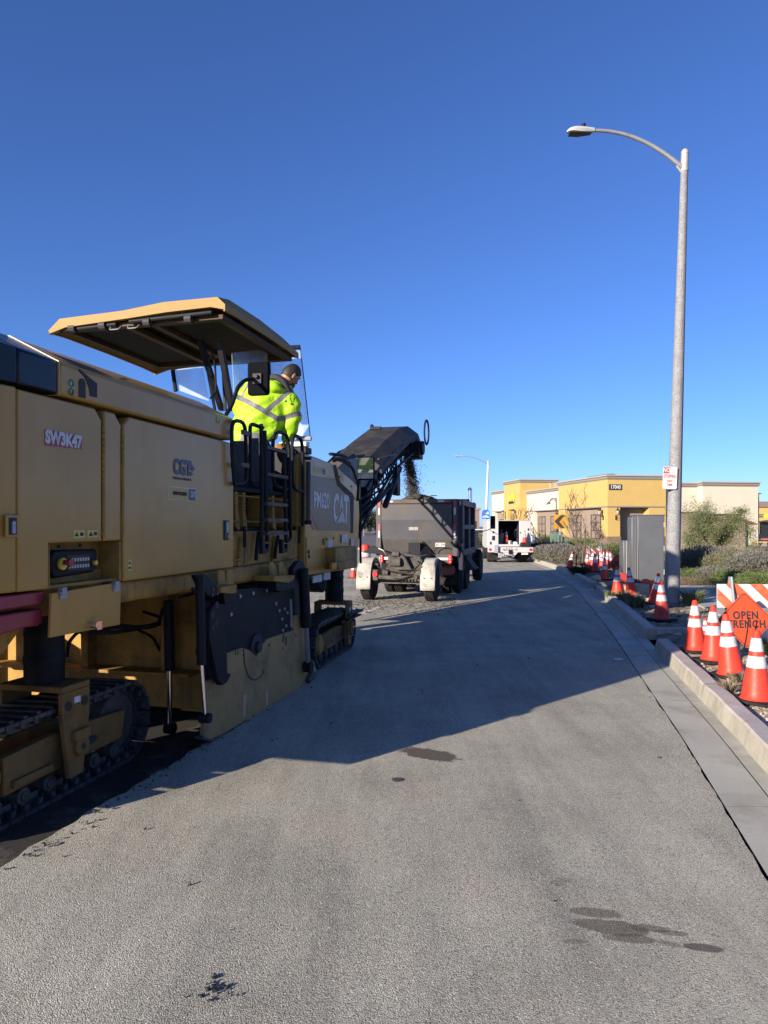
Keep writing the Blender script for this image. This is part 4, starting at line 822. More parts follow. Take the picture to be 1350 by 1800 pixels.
b = MB(); b.box(AC + .62, AC + .72, 14.5, 14.8, 2.35, 2.95); b.box(AC + .60, AC + .7, 12.2, 12.5, 1.9, 2.4); P(b, 'pivot_bracket', blk, bevel=.01)
# =====================================================================
# DUMP TRUCK (same design frame, own root)
# =====================================================================
OT = Vector((-3.43, 18.8, 0)); tr_w = ab(OT.x, OT.y)
trk = thing('dump_truck', 'grimy dark dump truck with raised-fender trailing axle, being loaded by the conveyor', 'dump truck', tr_w, -TH)
def T_(mb, name, mat, parent=None, bevel=0.0, label=None, smooth=35):
    o = mb.build(name, mat, trk if parent is None else parent, org=OT, bevel=bevel, smooth=smooth)
    if label: o['label'] = label
    return o
tgm = M('grimy_tailgate', (0.055, 0.056, 0.064), 0.55, spec=.3, var=0.15, scale=1.5, dirt=(0.14, 0.10, 0.06), dirt_amt=0.9, dscale=1.0)
tgl = M('grimy_tailgate_lower', (0.042, 0.04, 0.037), 0.65, var=0.25, scale=6, dirt=(0.07, 0.06, 0.045), dirt_amt=0.6, dscale=3)
nvy = M('navy_box', (0.006, 0.009, 0.028), 0.45, var=0.2, spec=.3, dirt=(0.04, 0.034, 0.03), dirt_amt=0.4, dscale=2)
dust = M('dusty_metal', (0.085, 0.077, 0.068), 0.8, var=0.25, scale=6, spec=.2, dirt=(0.035, 0.03, 0.026), dirt_amt=0.7, dscale=5, bump=0.2, bscale=30)
duf = M('dusty_fender', (0.36, 0.345, 0.30), 0.6, var=0.08, scale=3, spec=.3, dirt=(0.09, 0.085, 0.08), dirt_amt=0.85, dscale=4.5)
tl, trr, br = -4.46, -2.42, 17.1; zt, zb = 2.36, .97; bf = 19.9
b = MB(); b.box(tl, tl + .08, br + .06, bf, zb, zt); b.box(trr - .08, trr, br + .06, bf, zb, zt); b.box(tl + .081, trr - .081, bf - .08, bf, zb, zt + .1); b.box(tl + .081, trr - .081, br + .1, bf - .081, zb, zb + .08); T_(b, 'dump_body', nvy, bevel=.01)
# tailgate in bowed panels
b = MB()
zz = [(1.02, .10), (1.38, .035), (1.86, -.03), (2.22, -.03), (2.25, .04), (2.34, .04)]
n = len(zz); b.add([(a, br + d, z) for a in (tl + .14, trr - .14) for z, d in zz], [(i, i + 1, n + i + 1, n + i) for i in range(n - 1)])
b.mi = [1, 0, 0, 0, 0]; tg = T_(b, 'tailgate', [tgm, tgl], smooth=0); md = tg.modifiers.new('thickness', 'SOLIDIFY'); md.thickness = .05; md.offset = 0
b = MB(); b.box(tl, tl + .13, br - .03, br + .06, zb, zt); b.box(trr - .13, trr, br - .03, br + .06, zb, zt); b.box(tl + .131, trr - .131, br - .03, br + .03, zb - .02, zb + .05); T_(b, 'body_post', tgm, bevel=.012)
b = MB(); b.box(tl + .135, trr - .135, br + .0, br + .09, 2.262, 2.36); T_(b, 'top_rail', M('rusty_rail', (0.075, 0.058, 0.045), .7, var=.3, scale=5, dirt=(.13, .085, .05), dirt_amt=.6), bevel=.01)
rs, wsm = M('reflex_red', (0.45, 0.03, 0.05), .4, dirt=(.25, .15, .12), dirt_amt=.6, dscale=9), M('reflex_white', (0.55, 0.53, 0.48), .4, dirt=(.3, .25, .2), dirt_amt=.7, dscale=9)
for k, (z0_, z1_) in enumerate(((2.16, 2.33), (1.98, 2.15), (1.6, 1.75), (1.42, 1.59))):
    for aa in (trr - .095, tl + .055):
        b = MB(); b.box(aa, aa + .04, br - .034, br - .031, z0_, z1_); T_(b, 'reflective_tape', rs if k % 2 == 0 else wsm)
for a0_, a1_, m_ in ((trr - .50, trr - .34, wsm), (trr - .33, trr - .2, rs), (tl + .25, tl + .42, wsm)):
    b = MB(); b.box(a0_, a1_, br - .003, br - .001, 2.29, 2.33); T_(b, 'reflective_tape', m_)
b = MB(); b.box(-3.63, -3.40, br - .031, br - .027, 1.60, 1.68); T_(b, 'faded_decal', M('faded_decal', (.22, .21, .2), .6, var=.4, scale=20))
b = MB(); b.box(-2.98, -2.74, br + .025, br + .032, 1.20, 1.33, 0); pl = T_(b, 'licence_plate', wsm, bevel=.004)
q_ = Vector((-2.86, br + .023, 1.245)); text('lettering', '5E31290', .085, navy, pl, q_, BASIS_FRONT, .75, .002, OT); text('lettering', 'California', .03, rs, pl, q_ + Vector((0, 0, .063)), BASIS_FRONT, 1, 0, OT)
# side ribs, top rail
b = MB()
for y_ in (17.3, 18.5, 19.75): b.box(trr + .001, trr + .09, y_, y_ + .13, zb - .02, zt)
b.box(trr + .001, trr + .085, 17.45, bf, 1.62, 1.74); b.box(trr + .001, trr + .1, 17.45, bf, zb, zb + .16); T_(b, 'body_rib', tgm, bevel=.012)
b = MB(); b.box(trr + .002, trr + .11, 17.2, bf, 2.2, 2.34); T_(b, 'side_rail', M('rusty_side', (.20, .14, .09), .65, var=.25, dirt=(.1, .07, .05), dirt_amt=.6), bevel=.01)
b = MB(); b.box(trr + .03, trr + .06, 17.14, 17.24, 2.19, 2.31); q_ = Vector((trr - .05, br - .035, 2.25)); T_(b, 'side_decal', wsm)
# load
b = MB(); nx, ny = 26, 40; vs = []
for i in range(ny + 1):
    for j in range(nx + 1):
        a_ = tl + .08 + (trr - tl - .16) * j / nx; y_ = br + .1 + (bf - br - .2) * i / ny
        hgt = 2.12 + .33 * math.exp(-((a_ + 3.62) ** 2 / .35 + (y_ - 17.85) ** 2 / .8)) + .05 * random.random() + .12 * math.exp(-((a_ + 3.0) ** 2 / .3 + (y_ - 17.6) ** 2 / .5))
        vs.append((a_, y_, hgt))
b.add(vs, [(i * (nx + 1) + j, i * (nx + 1) + j + 1, (i + 1) * (nx + 1) + j + 1, (i + 1) * (nx + 1) + j) for i in range(ny) for j in range(nx)])
ld = b.build('asphalt_load', dk, None, org=OT, smooth=0); ld.location = tr_w; ld.rotation_euler = (0, 0, -TH); tag(ld, 'dark milled asphalt heaped in the dump truck bed', 'asphalt millings', kind='stuff')
# chassis, bumper beam
b = MB(); b.box(-3.85, -3.70, 16.9, 23.0, .62, .9); T_(b, 'chassis_rail', dust, bevel=.01); b = MB(); b.box(-3.16, -3.01, 16.9, 23.0, .62, .9); T_(b, 'chassis_rail', dust, bevel=.01)
b = MB(); b.box(tl + .1, trr - .12, br - .10, br - .03, .875, .945); T_(b, 'rear_bumper', white, bevel=.008)
b = MB(); b.box(tl + .15, trr - .15, br - .05, br + .4, .78, .87); T_(b, 'under_beam', dust, bevel=.01)
# wheels
def wheel(a, bb, r, w_, nm='wheel', face=1):
    b = MB(); pr = [(r * .55, -w_ / 2), (r * .93, -w_ / 2), (r, -w_ / 2 * .72), (r, w_ / 2 * .72), (r * .93, w_ / 2), (r * .55, w_ / 2)]
    b.lathe(pr, 40); L = len(b.v)
    for k in range(48):                               # tread lugs
        t = 2 * math.pi * k / 48
        for zc_ in (-w_ * .3, -w_ * .1, w_ * .1, w_ * .3):
            c_ = Vector((math.cos(t) * r, math.sin(t) * r, zc_)); tt = Vector((-math.sin(t), math.cos(t), 0)) * r * .042; zz_ = Vector((0, 0, w_ * .075)); nn = Vector((math.cos(t), math.sin(t), 0)) * .010
            b.add([c_ - tt - zz_, c_ + tt - zz_, c_ + tt + zz_, c_ - tt + zz_, c_ - tt - zz_ + nn, c_ + tt - zz_ + nn, c_ + tt + zz_ + nn, c_ - tt + zz_ + nn], [(4, 5, 6, 7), (0, 1, 5, 4), (1, 2, 6, 5), (2, 3, 7, 6), (3, 0, 4, 7)])
    rot = Matrix.Translation((a, bb, r)) @ Matrix.Rotation(R(90), 4, 'Y')
    t_ = b.build(nm, rub, trk, org=OT, xf=rot, smooth=30)
    b = MB(); b.lathe([(.02, w_ * .3), (r * .16, w_ * .32), (r * .18, w_ * .1), (r * .5, w_ * .12), (r * .56, w_ * .46), (r * .52, -w_ * .3), (.02, -w_ * .3)], 24); b.build('rim', dust, t_, org=OT, xf=rot, smooth=30)
    return t_
for a in (-4.30, -4.05, -2.83, -2.58):
    for y_ in (18.05, 19.35): wheel(a, y_, .46, .22)
for a in (-4.35, -2.58): wheel(a, 22.6, .48, .26)
b = MB(); b.cyl((-4.3, 18.05, .46), (-2.6, 18.05, .46), .07, n=10); b.ball((-3.43, 18.05, .46), (.25, .2, .2)); b.ball((-3.43, 19.35, .46), (.25, .2, .2)); T_(b, 'rear_axle', dust)
# mud flaps
for a0_ in (-4.42, -2.95):
    b = MB(); b.box(a0_, a0_ + .5, 17.45, 17.47, .25, .85); T_(b, 'mud_flap', rub)
b = MB(); b.box(-3.0, -2.52, 17.15, 17.4, .50, .76); T_(b, 'red_tank', M('dusty_red', (.26, .07, .05), .7, var=.3, dirt=(.16, .12, .09), dirt_amt=.8, dscale=5), bevel=.08)
b = MB(); b.box(-4.3, -3.75, 16.95, 17.2, .30, .52); T_(b, 'muddy_block', dust, bevel=.07)
b = MB(); b.box(trr + .02, trr + .12, 17.05, 17.13, .18, 2.2); T_(b, 'side_post', nvy, bevel=.008)
b = MB(); b.tube([(trr - .12, 16.95, 1.25), (trr - .02, 17.0, 1.34), (trr + .05, 17.3, 1.36)], .08, n=12); T_(b, 'air_tank', dust)
b = MB(); b.ext([(trr - .02, 17.0, .98), (trr + .02, 17.0, 1.3), (trr + .02, 17.3, 1.3), (trr + .02, 17.9, .6), (trr - .02, 17.5, .55)], (.05, 0, 0)); T_(b, 'fender_panel', blk)
# tail lamps of the body
for aa in (trr - .22, tl + .12):
    b = MB(); b.box(aa, aa + .09, br - .14, br - .10, .80, 1.02); lm = T_(b, 'tail_lamp', redl, bevel=.02)
    b = MB(); [b.cyl((aa + .045, br - .142, .85 + k * .06), (aa + .045, br - .147, .85 + k * .06), .018, n=8) for k in range(3)]; T_(b, 'lamp_lens', M('lens_pale', (.8, .35, .3), .3), lm)
# black pieces low in front of the tailgate
b = MB(); b.ext([(-3.30, br - .02, 1.33), (-3.02, br - .02, 1.0), (-3.10, br - .25, .98), (-3.32, br - .25, 1.0)], (.03, 0, 0)); b.box(-3.60, -3.31, br - .22, br - .06, 1.0, 1.30); T_(b, 'tailgate_dark_block', blk, bevel=.02)  # black wedge and box low at the middle of the tailgate
b = MB(); b.ext([(tl - .32, 16.9, 1.05), (tl - .05, 16.9, 1.22), (tl + .3, 16.9, 1.10), (tl + .85, 16.9, .97), (tl + .75, 16.9, .92), (tl + .3, 16.9, .97), (tl + .05, 16.9, 1.02)], (0, .06, 0)); T_(b, 'tailgate_dark_strip', blk, bevel=.01)  # bent black strip across the lower left of the tailgate
# trailing axle with cast beams, fenders and two wheels
ya = 15.95
wl_ = []
for a, sg in ((-4.33, 1), (-2.86, -1)):
    wh = wheel(a, ya, .44, .24, 'trailing_wheel'); wl_.append(wh)
    b = MB(); R_ = .52; wv = .17; vs = []; tt = [R(8 + 12.5 * k) for k in range(15)]
    for t in tt:                                       # fender arc from front over the top down to the rear
        yy = ya + R_ * math.cos(t); zz_ = .46 + R_ * math.sin(t)
        vs += [(a - wv, yy, zz_ - .03), (a - wv + .02, yy, zz_), (a + wv - .02, yy, zz_), (a + wv, yy, zz_ - .03)]
    for zz_ in (.36, .28): vs += [(a - wv, ya - R_ + .01, zz_), (a - wv + .02, ya - R_ - .012, zz_), (a + wv - .02, ya - R_ - .012, zz_), (a + wv, ya - R_ + .01, zz_)]
    n_ = len(vs) // 4; b.add(vs, [(4 * i + j, 4 * i + j + 1, 4 * i + j + 5, 4 * i + j + 4) for i in range(n_ - 1) for j in range(3)])
    f = T_(b, 'fender', duf, smooth=50); md = f.modifiers.new('thickness', 'SOLIDIFY'); md.thickness = .012
    b = MB(); [b.cyl((a + s_ * .08, ya - R_ - .014, .56), (a + s_ * .08, ya - R_ - .024, .56), .012, n=8) for s_ in (-1, 1)]; T_(b, 'bolt', steel, f)
    b = MB(); b.box(a + sg * .26 - .06, a + sg * .26 + .06, ya - .45, ya - .38, .48, .72); lb = T_(b, 'lamp_bracket', dust, bevel=.01)
    if sg == 1:
        b = MB(); b.cyl((a + .26, ya - .45, .62), (a + .26, ya - .48, .62), .058, n=20); T_(b, 'tail_lamp', redl, lb)
b = MB(); b.ext([(-3.92, ya - .38, .62), (-3.70, ya - .30, 1.02), (-3.60, ya + .3, 1.08), (-3.10, ya + .3, 1.0), (-3.02, ya - .3, .92), (-2.98, ya - .38, .6), (-3.2, ya - .42, .5), (-3.8, ya - .42, .5)], (0, .30, 0)); T_(b, 'axle_beam', dust, bevel=.03)
b = MB(); b.box(-3.78, -3.52, ya - .46, ya + .9, .92, 1.06); b.box(-3.22, -3.05, ya - .3, ya + .9, .86, 1.02); b.ext([(-3.60, ya - .5, .72), (-3.56, ya - .5, 1.12), (-3.40, ya - .5, 1.05), (-3.20, ya - .5, .72)], (0, .12, 0)); T_(b, 'axle_arm', dust, bevel=.03)
b = MB(); b.cyl((-3.70, ya - .52, .90), (-3.46, ya - .52, .90), .10, n=18); b.cyl((-3.66, ya - .5, 1.08), (-3.50, ya - .5, 1.08), .06, n=14); T_(b, 'pivot_drum', dust, bevel=.01)
b = MB(); b.cyl((-4.2, ya, .44), (-3.0, ya, .44), .06, n=10); b.tube([(-3.98, ya - .42, .56), (-3.6, ya - .5, .54), (-3.1, ya - .45, .56)], .05, n=8); T_(b, 'axle_tube', dust)
b = MB(); b.cyl((-3.9, ya - .4, .66), (-3.78, ya - .4, .66), .07, n=14); b.cyl((-3.14, ya - .42, .66), (-3.02, ya - .42, .66), .07, n=14); b.cyl((-3.5, ya - .44, .61), (-3.5, ya - .5, .61), .045, n=12); T_(b, 'brake_chamber', dust)
b = MB(); b.box(-3.95, -2.98, ya - .46, ya - .40, .415, .44); T_(b, 'cross_bar', steel, bevel=.004)
for k in range(6): b = MB(); b.box(-3.45 + k * .075, -3.42 + k * .075, ya - .48, ya - .4, .47, .53); T_(b, 'beam_rib', dust, bevel=.004)
for pth in ([(-4.1, ya - .4, .85), (-3.9, ya - .5, .74), (-3.6, ya - .56, .68), (-3.3, ya - .55, .66), (-3.1, ya - .5, .78), (-3.05, ya - .4, .88), (-3.12, ya - .35, .92)], [(-3.7, ya - .5, .7), (-3.4, ya - .58, .64), (-3.2, ya - .56, .72), (-3.06, ya - .5, .84)], [(-3.65, ya - .5, .56), (-3.5, ya - .6, .52), (-3.2, ya - .55, .6)]):
    b = MB(); b.tube(pth, .013, n=6); T_(b, 'air_hose', rub)
b = MB(); b.tube([(-3.0, br - .06, .98), (-2.98, br - .07, 1.14), (-2.85, br - .07, 1.2), (-2.62, br - .06, 1.18)], .01, n=6); T_(b, 'air_hose', rub)
b = MB(); b.tube([(-4.12, br - .35, 1.0), (-4.15, br - .5, 1.12), (-4.3, br - .4, 1.16)], .012, n=6); T_(b, 'air_hose', wsm)
# cab: mostly hidden ahead of the box
b = MB(); b.side([(20.6, .7), (20.6, 2.2), (22.3, 2.2), (22.7, 1.6), (23.6, 1.5), (23.7, .7)], -4.2, -2.66); cabp = T_(b, 'cab', nvy, bevel=.05)
def vmirror(px0, px1, py0, py1, Y):
    p, q = W(px0, py0, Y), W(px1, py1, Y); return p, q
b = MB(); b.box(-2.12, -1.97, 22.0, 22.08, 1.62, 2.02); mr_ = T_(b, 'wing_mirror', blk, bevel=.02); b = MB(); b.box(-2.105, -1.985, 21.994, 21.998, 1.64, 2.0); T_(b, 'mirror_glass', M('dark_mirror', (.08, .1, .1), .05, 1.0), mr_)
b = MB(); b.tube([(-2.66, 22.2, 1.5), (-2.3, 22.1, 1.55), (-2.1, 22.05, 1.62)], .012, n=6); T_(b, 'mirror_arm', steel)
b = MB(); b.tube([(-2.50, 20.15, 1.0), (-2.50, 20.15, 2.72), (-2.54, 20.15, 2.78)], .055, n=12); T_(b, 'exhaust_stack', chrome)
b = MB(); b.ext([(-2.5, 18.9, .95), (-2.28, 18.9, .62), (-2.2, 18.9, .55), (-2.5, 18.9, .5)], (0, .8, 0)); T_(b, 'step', dust, bevel=.01)
# =====================================================================
# falling stream of millings (stuff)
# =====================================================================
sp = []
for i in range(17000):
    u = random.random() ** .8; t = u * .57; y_ = 17.35 + 1.15 * t; z_ = 3.66 - .25 * t - 4.9 * t * t * .92
    s_ = .035 + .075 * u; a_ = -3.83 + random.gauss(0, s_ * .9) + .18 * u
    if random.random() < .10: a_ += random.gauss(-.10, .2); y_ += random.gauss(-.05, .12)
    p = ab(a_, y_ + random.gauss(0, s_), max(2.3, z_ + random.gauss(0, .03))); sp.append((p.x, p.y, p.z))
clods('falling_millings', sp, dk, 'stream of brown milled asphalt falling from the conveyor', 'asphalt millings', 0.004, 0.017)

# =====================================================================
# OPERATOR
# =====================================================================
def skin(name, pts, edges, rad, mat, parent, root=0, sub=2, flat=None):
    me = bpy.data.meshes.new(name); me.from_pydata([tuple(p) for p in pts], edges, []); o = bpy.data.objects.new(name, me); C.objects.link(o)
    me.skin_vertices.new() if hasattr(me.skin_vertices, 'new') and not me.skin_vertices else None
    sk = o.modifiers.new('skin', 'SKIN'); sk.use_smooth_shade = True
    if not me.skin_vertices: 
        bm = bmesh.new(); bm.from_mesh(me); bm.verts.layers.skin.verify(); bm.to_mesh(me); bm.free()
    for i, r in enumerate(rad):
        sv = me.skin_vertices[0].data[i]; sv.radius = r if isinstance(r, tuple) else (r, r); sv.use_root = (i == root)
    ss = o.modifiers.new('sub', 'SUBSURF'); ss.levels = sub; ss.render_levels = sub
    dg = bpy.context.evaluated_depsgraph_get(); dg.update(); m2 = bpy.data.meshes.new_from_object(o.evaluated_get(dg)); bpy.data.objects.remove(o)
    m2.name = name; m2.materials.clear(); m2.materials.append(mat); m2.shade_smooth()
    o = bpy.data.objects.new(name, m2); C.objects.link(o)
    if parent is not None: o.parent = parent
    return o
# hi-vis material with reflective bands defined in jacket space
def hivis():
    m = bpy.data.materials.new('hi_vis_jacket'); m.use_nodes = True; n = m.node_tree.nodes; l = m.node_tree.links; b = n['Principled BSDF']
    tc = n.new('ShaderNodeTexCoord'); P_ = tc.outputs['Object']; sep = n.new('ShaderNodeSeparateXYZ'); l.new(P_, sep.inputs[0])
    def band(nrm, d, w_, lim=None):
        v = n.new('ShaderNodeVectorMath'); v.operation = 'DOT_PRODUCT'; v.inputs[1].default_value = nrm; l.new(P_, v.inputs[0])
        s = n.new('ShaderNodeMath'); s.operation = 'SUBTRACT'; s.inputs[1].default_value = d; l.new(v.outputs['Value'], s.inputs[0])
        a = n.new('ShaderNodeMath'); a.operation = 'ABSOLUTE'; l.new(s.outputs[0], a.inputs[0])
        c = n.new('ShaderNodeMath'); c.operation = 'LESS_THAN'; c.inputs[1].default_value = w_; l.new(a.outputs[0], c.inputs[0]); out = c.outputs[0]
        for (ax, op, val) in (lim or ()):
            g = n.new('ShaderNodeMath'); g.operation = op; g.inputs[1].default_value = val; l.new(sep.outputs[ax], g.inputs[0])
            k = n.new('ShaderNodeMath'); k.operation = 'MULTIPLY'; l.new(out, k.inputs[0]); l.new(g.outputs[0], k.inputs[1]); out = k.outputs[0]
        return out
    Z0 = 2.455 - 1.69                                    # height of the hips above the deck
    outs = [band((.487, 0, .873), .0353 + .873 * (.486 + Z0), .027, ((0, 'LESS_THAN', .285),)),
            band((.69, 0, -.73), .204 - .73 * (.576 + Z0), .025, ((0, 'GREATER_THAN', .12), (2, 'GREATER_THAN', .45 + Z0))),
            band((.91, 0, -.41), -.0965 - .41 * (.625 + Z0), .014, ((2, 'GREATER_THAN', .59 + Z0),)),
            band((-.287, 0, .958), -.103 + .958 * (.399 + Z0), .025, ((0, 'GREATER_THAN', .285),))]
    acc = outs[0]
    for o_ in outs[1:]:
        k = n.new('ShaderNodeMath'); k.operation = 'MAXIMUM'; l.new(acc, k.inputs[0]); l.new(o_, k.inputs[1]); acc = k.outputs[0]
    mx = n.new('ShaderNodeMixRGB'); mx.inputs[1].default_value = (0.34, 0.60, 0.008, 1); mx.inputs[2].default_value = (.13, .13, .14, 1); l.new(acc, mx.inputs[0])
    l.new(mx.outputs[0], b.inputs['Base Color']); b.inputs['Roughness'].default_value = .6
    nb = n.new('ShaderNodeTexNoise'); nb.inputs['Scale'].default_value = 6.5; nb.inputs['Detail'].default_value = 3; nb.inputs['Distortion'].default_value = 1.8; l.new(P_, nb.inputs['Vector'])
    bp = n.new('ShaderNodeBump'); bp.inputs['Strength'].default_value = .6; bp.inputs['Distance'].default_value = .025; l.new(nb.outputs['Fac'], bp.inputs['Height']); l.new(bp.outputs[0], b.inputs['Normal'])
    return m
HV = hivis()
PY = 7.55
PZ = 1.69
po = W(445, 800, PY)                                   # hips
per = thing('person', 'operator in a yellow-green hi-vis jacket leaning over the machine platform rail', 'person', (po.x, po.y, PZ))
def pp(px, py, dy=0.0): v = W(px, py, PY); return Vector((v.x - po.x, dy, v.z - PZ))
skinm = M('skin', (0.33, 0.17, 0.105), 0.55, var=0.08, scale=6)
hair = M('dark_hair', (0.018, 0.014, 0.012), 0.6, var=0.3, scale=30)
jean = M('denim', (0.022, 0.03, 0.065), 0.8, var=0.2, scale=20)
dz = Vector((0, 0, 0))
hip = pp(447, 796); wst = pp(452, 760); cst = pp(462, 708, .02); nek = pp(487, 668, .03); hd = pp(510, 658, .06)
sR, eR, wR, hR = pp(506, 700, .0), pp(510, 738, .06), pp(503, 765, .16), pp(500, 774, .2)
sL, eL, wL, hL = pp(432, 695, .08), pp(424, 735, .22), pp(440, 765, .36), pp(446, 770, .42)
kR = Vector((.10, .06, .44)); fR = Vector((.10, .0, .06)); kL = Vector((-.12, .05, .44)); fL = Vector((-.12, .0, .06))
hR2, hL2 = Vector((.09, 0, hip.z - .04)), Vector((-.09, 0, hip.z - .04))
pts = [hip, wst, cst, nek, sR, eR, wR, hR, sL, eL, wL, hL, hR2, kR, fR, hL2, kL, fL, fR + Vector((.02, .16, -.03)), fL + Vector((-.02, .16, -.03)), pp(497, 664, .045)]
edg = [(0, 1), (1, 2), (2, 3), (2, 4), (4, 5), (5, 6), (6, 7), (2, 8), (8, 9), (9, 10), (10, 11), (0, 12), (12, 13), (13, 14), (0, 15), (15, 16), (16, 17), (14, 18), (17, 19), (3, 20)]
rad = [.10, .10, .11, .06, .06, .045, .033, .03, .06, .045, .033, .03, .09, .065, .05, .09, .065, .05, .035, .035, .055]
body = skin('body', pts, edg, rad, skinm, per)
# fingers: short chains rooted in each hand
for h_, d_ in ((hR, Vector((-.1, .5, -.85)).normalized()), (hL, Vector((.2, .9, -.4)).normalized())):
    sd_ = d_.cross(Vector((0, 0, 1))).normalized(); fp, fe, fr = [], [], []
    for k in range(4):
        o_ = h_ + sd_ * (.018 * (k - 1.5)); L_ = (.065, .078, .074, .058)[k]; i0 = len(fp)
        fp += [o_, o_ + d_ * L_ * .55, o_ + d_ * L_ * .85 + Vector((0, .01, -.02))]; fe += [(i0, i0 + 1), (i0 + 1, i0 + 2)]; fr += [.010, .009, .008]
    i0 = len(fp); fp += [h_ - sd_ * .02 - d_ * .02, h_ - sd_ * .05 + d_ * .02, h_ - sd_ * .055 + d_ * .05]; fe += [(i0, i0 + 1), (i0 + 1, i0 + 2)]; fr += [.012, .010, .009]
    me_parts = []
    # each finger chain is skinned on its own, then joined into the hand mesh
    bmh = bmesh.new()
    for k in range(5):
        seg = [fp[3 * k + j] for j in range(3)]; q = skin('finger', seg, [(0, 1), (1, 2)], fr[3 * k:3 * k + 3], skinm, None, sub=1); bmh.from_mesh(q.data); dt = q.data; bpy.data.objects.remove(q); bpy.data.meshes.remove(dt)
    hm = bpy.data.meshes.new('hand'); bmh.to_mesh(hm); bmh.free(); hm.materials.append(skinm); ho = bpy.data.objects.new('hand', hm); C.objects.link(ho); ho.parent = per
# head: shaped sphere, facing right, away and downwards
hb = bmesh.new(); bmesh.ops.create_uvsphere(hb, u_segments=28, v_segments=20, radius=1.0)
for v in hb.verts:
    x, y, z = v.co
    r_ = Vector((x * .078, y * .098, z * .122))
    if y > 0 and z < 0: r_.x *= 1 + .22 * z; r_.y *= 1 + .10 * z
    if y > .2 and z < -.55: r_.y += .012
    if abs(x) < .22 and y > .8 and -.35 < z < .12: r_.y += .026 * (1 - abs(x) / .22) * (1 - abs(z + .18) / .3 if abs(z + .18) < .3 else 0)
    if y > .6 and .05 < z < .22 and .2 < abs(x) < .55: r_.y -= .008
    if y > .6 and .22 < z < .36 and abs(x) < .6: r_.y += .006
    if y > .75 and -.52 < z < -.44: r_.y -= .005
    if z > .1 and y < 0: r_ *= 1.03
    v.co = r_
hmsh = bpy.data.meshes.new('head'); hb.to_mesh(hmsh); hb.free(); hmsh.shade_smooth(); hmsh.materials.append(skinm)
HR = Matrix.Translation(hd) @ Euler((R(-32), R(14), R(-52)), 'XYZ').to_matrix().to_4x4()
head = bpy.data.objects.new('head', hmsh); C.objects.link(head); head.parent = body; head.matrix_local = HR
def onhead(mb, nm, mat): o_ = mb.build(nm, mat, head, smooth=60); return o_
for s_ in (-1, 1):
    b = MB(); b.ball((s_ * .079, -.008, -.005), (.012, .02, .034), 12, 8); b.ball((s_ * .085, -.004, -.002), (.006, .012, .022), 10, 6); onhead(b, 'ear', skinm)
    b = MB(); b.ball((s_ * .030, .083, .018), .011, 12, 8); onhead(b, 'eye', M('eye_white', (.7, .68, .65), .3))
    b = MB(); b.tube([(s_ * .014, .096, .034), (s_ * .03, .096, .040), (s_ * .05, .083, .034)], .004, n=6); onhead(b, 'eyebrow', hair)
b = MB(); b.tube([(-.022, .088, -.060), (0, .094, -.058), (.022, .088, -.060)], .0045, n=6); onhead(b, 'mouth', M('lips', (.25, .09, .07), .5))
hb = bmesh.new(); bmesh.ops.create_uvsphere(hb, u_segments=32, v_segments=24, radius=1.0)
dl = [v for v in hb.verts if not (v.co.z > .30 - .12 * (v.co.y > .3) + (.25 if v.co.y > .6 else 0) or (v.co.y < .15 and v.co.z > -.45) or (v.co.y < .3 and v.co.z > .0))]
bmesh.ops.delete(hb, geom=dl, context='VERTS')
for v in hb.verts:
    x, y, z = v.co; k = 1.045 + .012 * random.random(); v.co = Vector((x * .081 * k, y * .102 * k, z * .127 * k))
hh = bpy.data.meshes.new('hair'); hb.to_mesh(hh); hb.free(); hh.shade_smooth(); hh.materials.append(hair); ho = bpy.data.objects.new('hair', hh); C.objects.link(ho); ho.parent = head
md = ho.modifiers.new('thickness', 'SOLIDIFY'); md.thickness = .006
b = MB(); b.ball((0, .055, -.075), (.058, .052, .045), 16, 10); onhead(b, 'beard', M('beard_hair', (.05, .035, .028), .7, var=.3, scale=60))
# jacket (torso and sleeves, loose), collar, hood
def blob(name, parts, mat, parent, voxel=.018, sy=1.0, it=4):
    """union of tapered tubes, voxel-remeshed into one smooth cloth surface"""
    b = MB()
    for pts_, r0_, r1_ in parts:
        b.tube(pts_, r0_, n=16, rs=[r0_, r1_], smooth=False); b.ball(pts_[0], r0_ * .98, 16, 10); b.ball(pts_[-1], r1_ * .98, 16, 10)
    o = b.build(name, mat, None, smooth=0)
    md = o.modifiers.new('remesh', 'REMESH'); md.mode = 'VOXEL'; md.voxel_size = voxel; md.use_smooth_shade = True
    ms = o.modifiers.new('smooth', 'SMOOTH'); ms.factor = .6; ms.iterations = it
    dg = bpy.context.evaluated_depsgraph_get(); dg.update(); m2 = bpy.data.meshes.new_from_object(o.evaluated_get(dg)); bpy.data.objects.remove(o)
    m2.name = name; m2.materials.clear(); m2.materials.append(mat); m2.shade_smooth()
    for v in m2.vertices: v.co.y = .02 + (v.co.y - .02) * sy
    o = bpy.data.objects.new(name, m2); C.objects.link(o); o.parent = parent; return o
jk = blob('jacket', [([pp(446, 752, .02), pp(455, 728, .02), pp(462, 704, .03)], .205, .215), ([pp(462, 706, .03), pp(484, 684, .03)], .20, .13), ([pp(432, 762, .02), pp(440, 720, .02)], .17, .16), ([pp(470, 758, .0), pp(478, 725, .0), pp(484, 700, .02)], .13, .15),
    ([pp(478, 684, .03), pp(500, 692, .02), pp(510, 714, .02)], .12, .115), ([pp(510, 712, .02), pp(513, 738, .05), pp(503, 764, .12)], .115, .075),
    ([pp(450, 684, .05), pp(430, 694, .08), pp(423, 720, .14)], .13, .11), ([pp(423, 720, .14), pp(420, 742, .22), pp(438, 764, .33)], .10, .06)], HV, per, .018, .8)
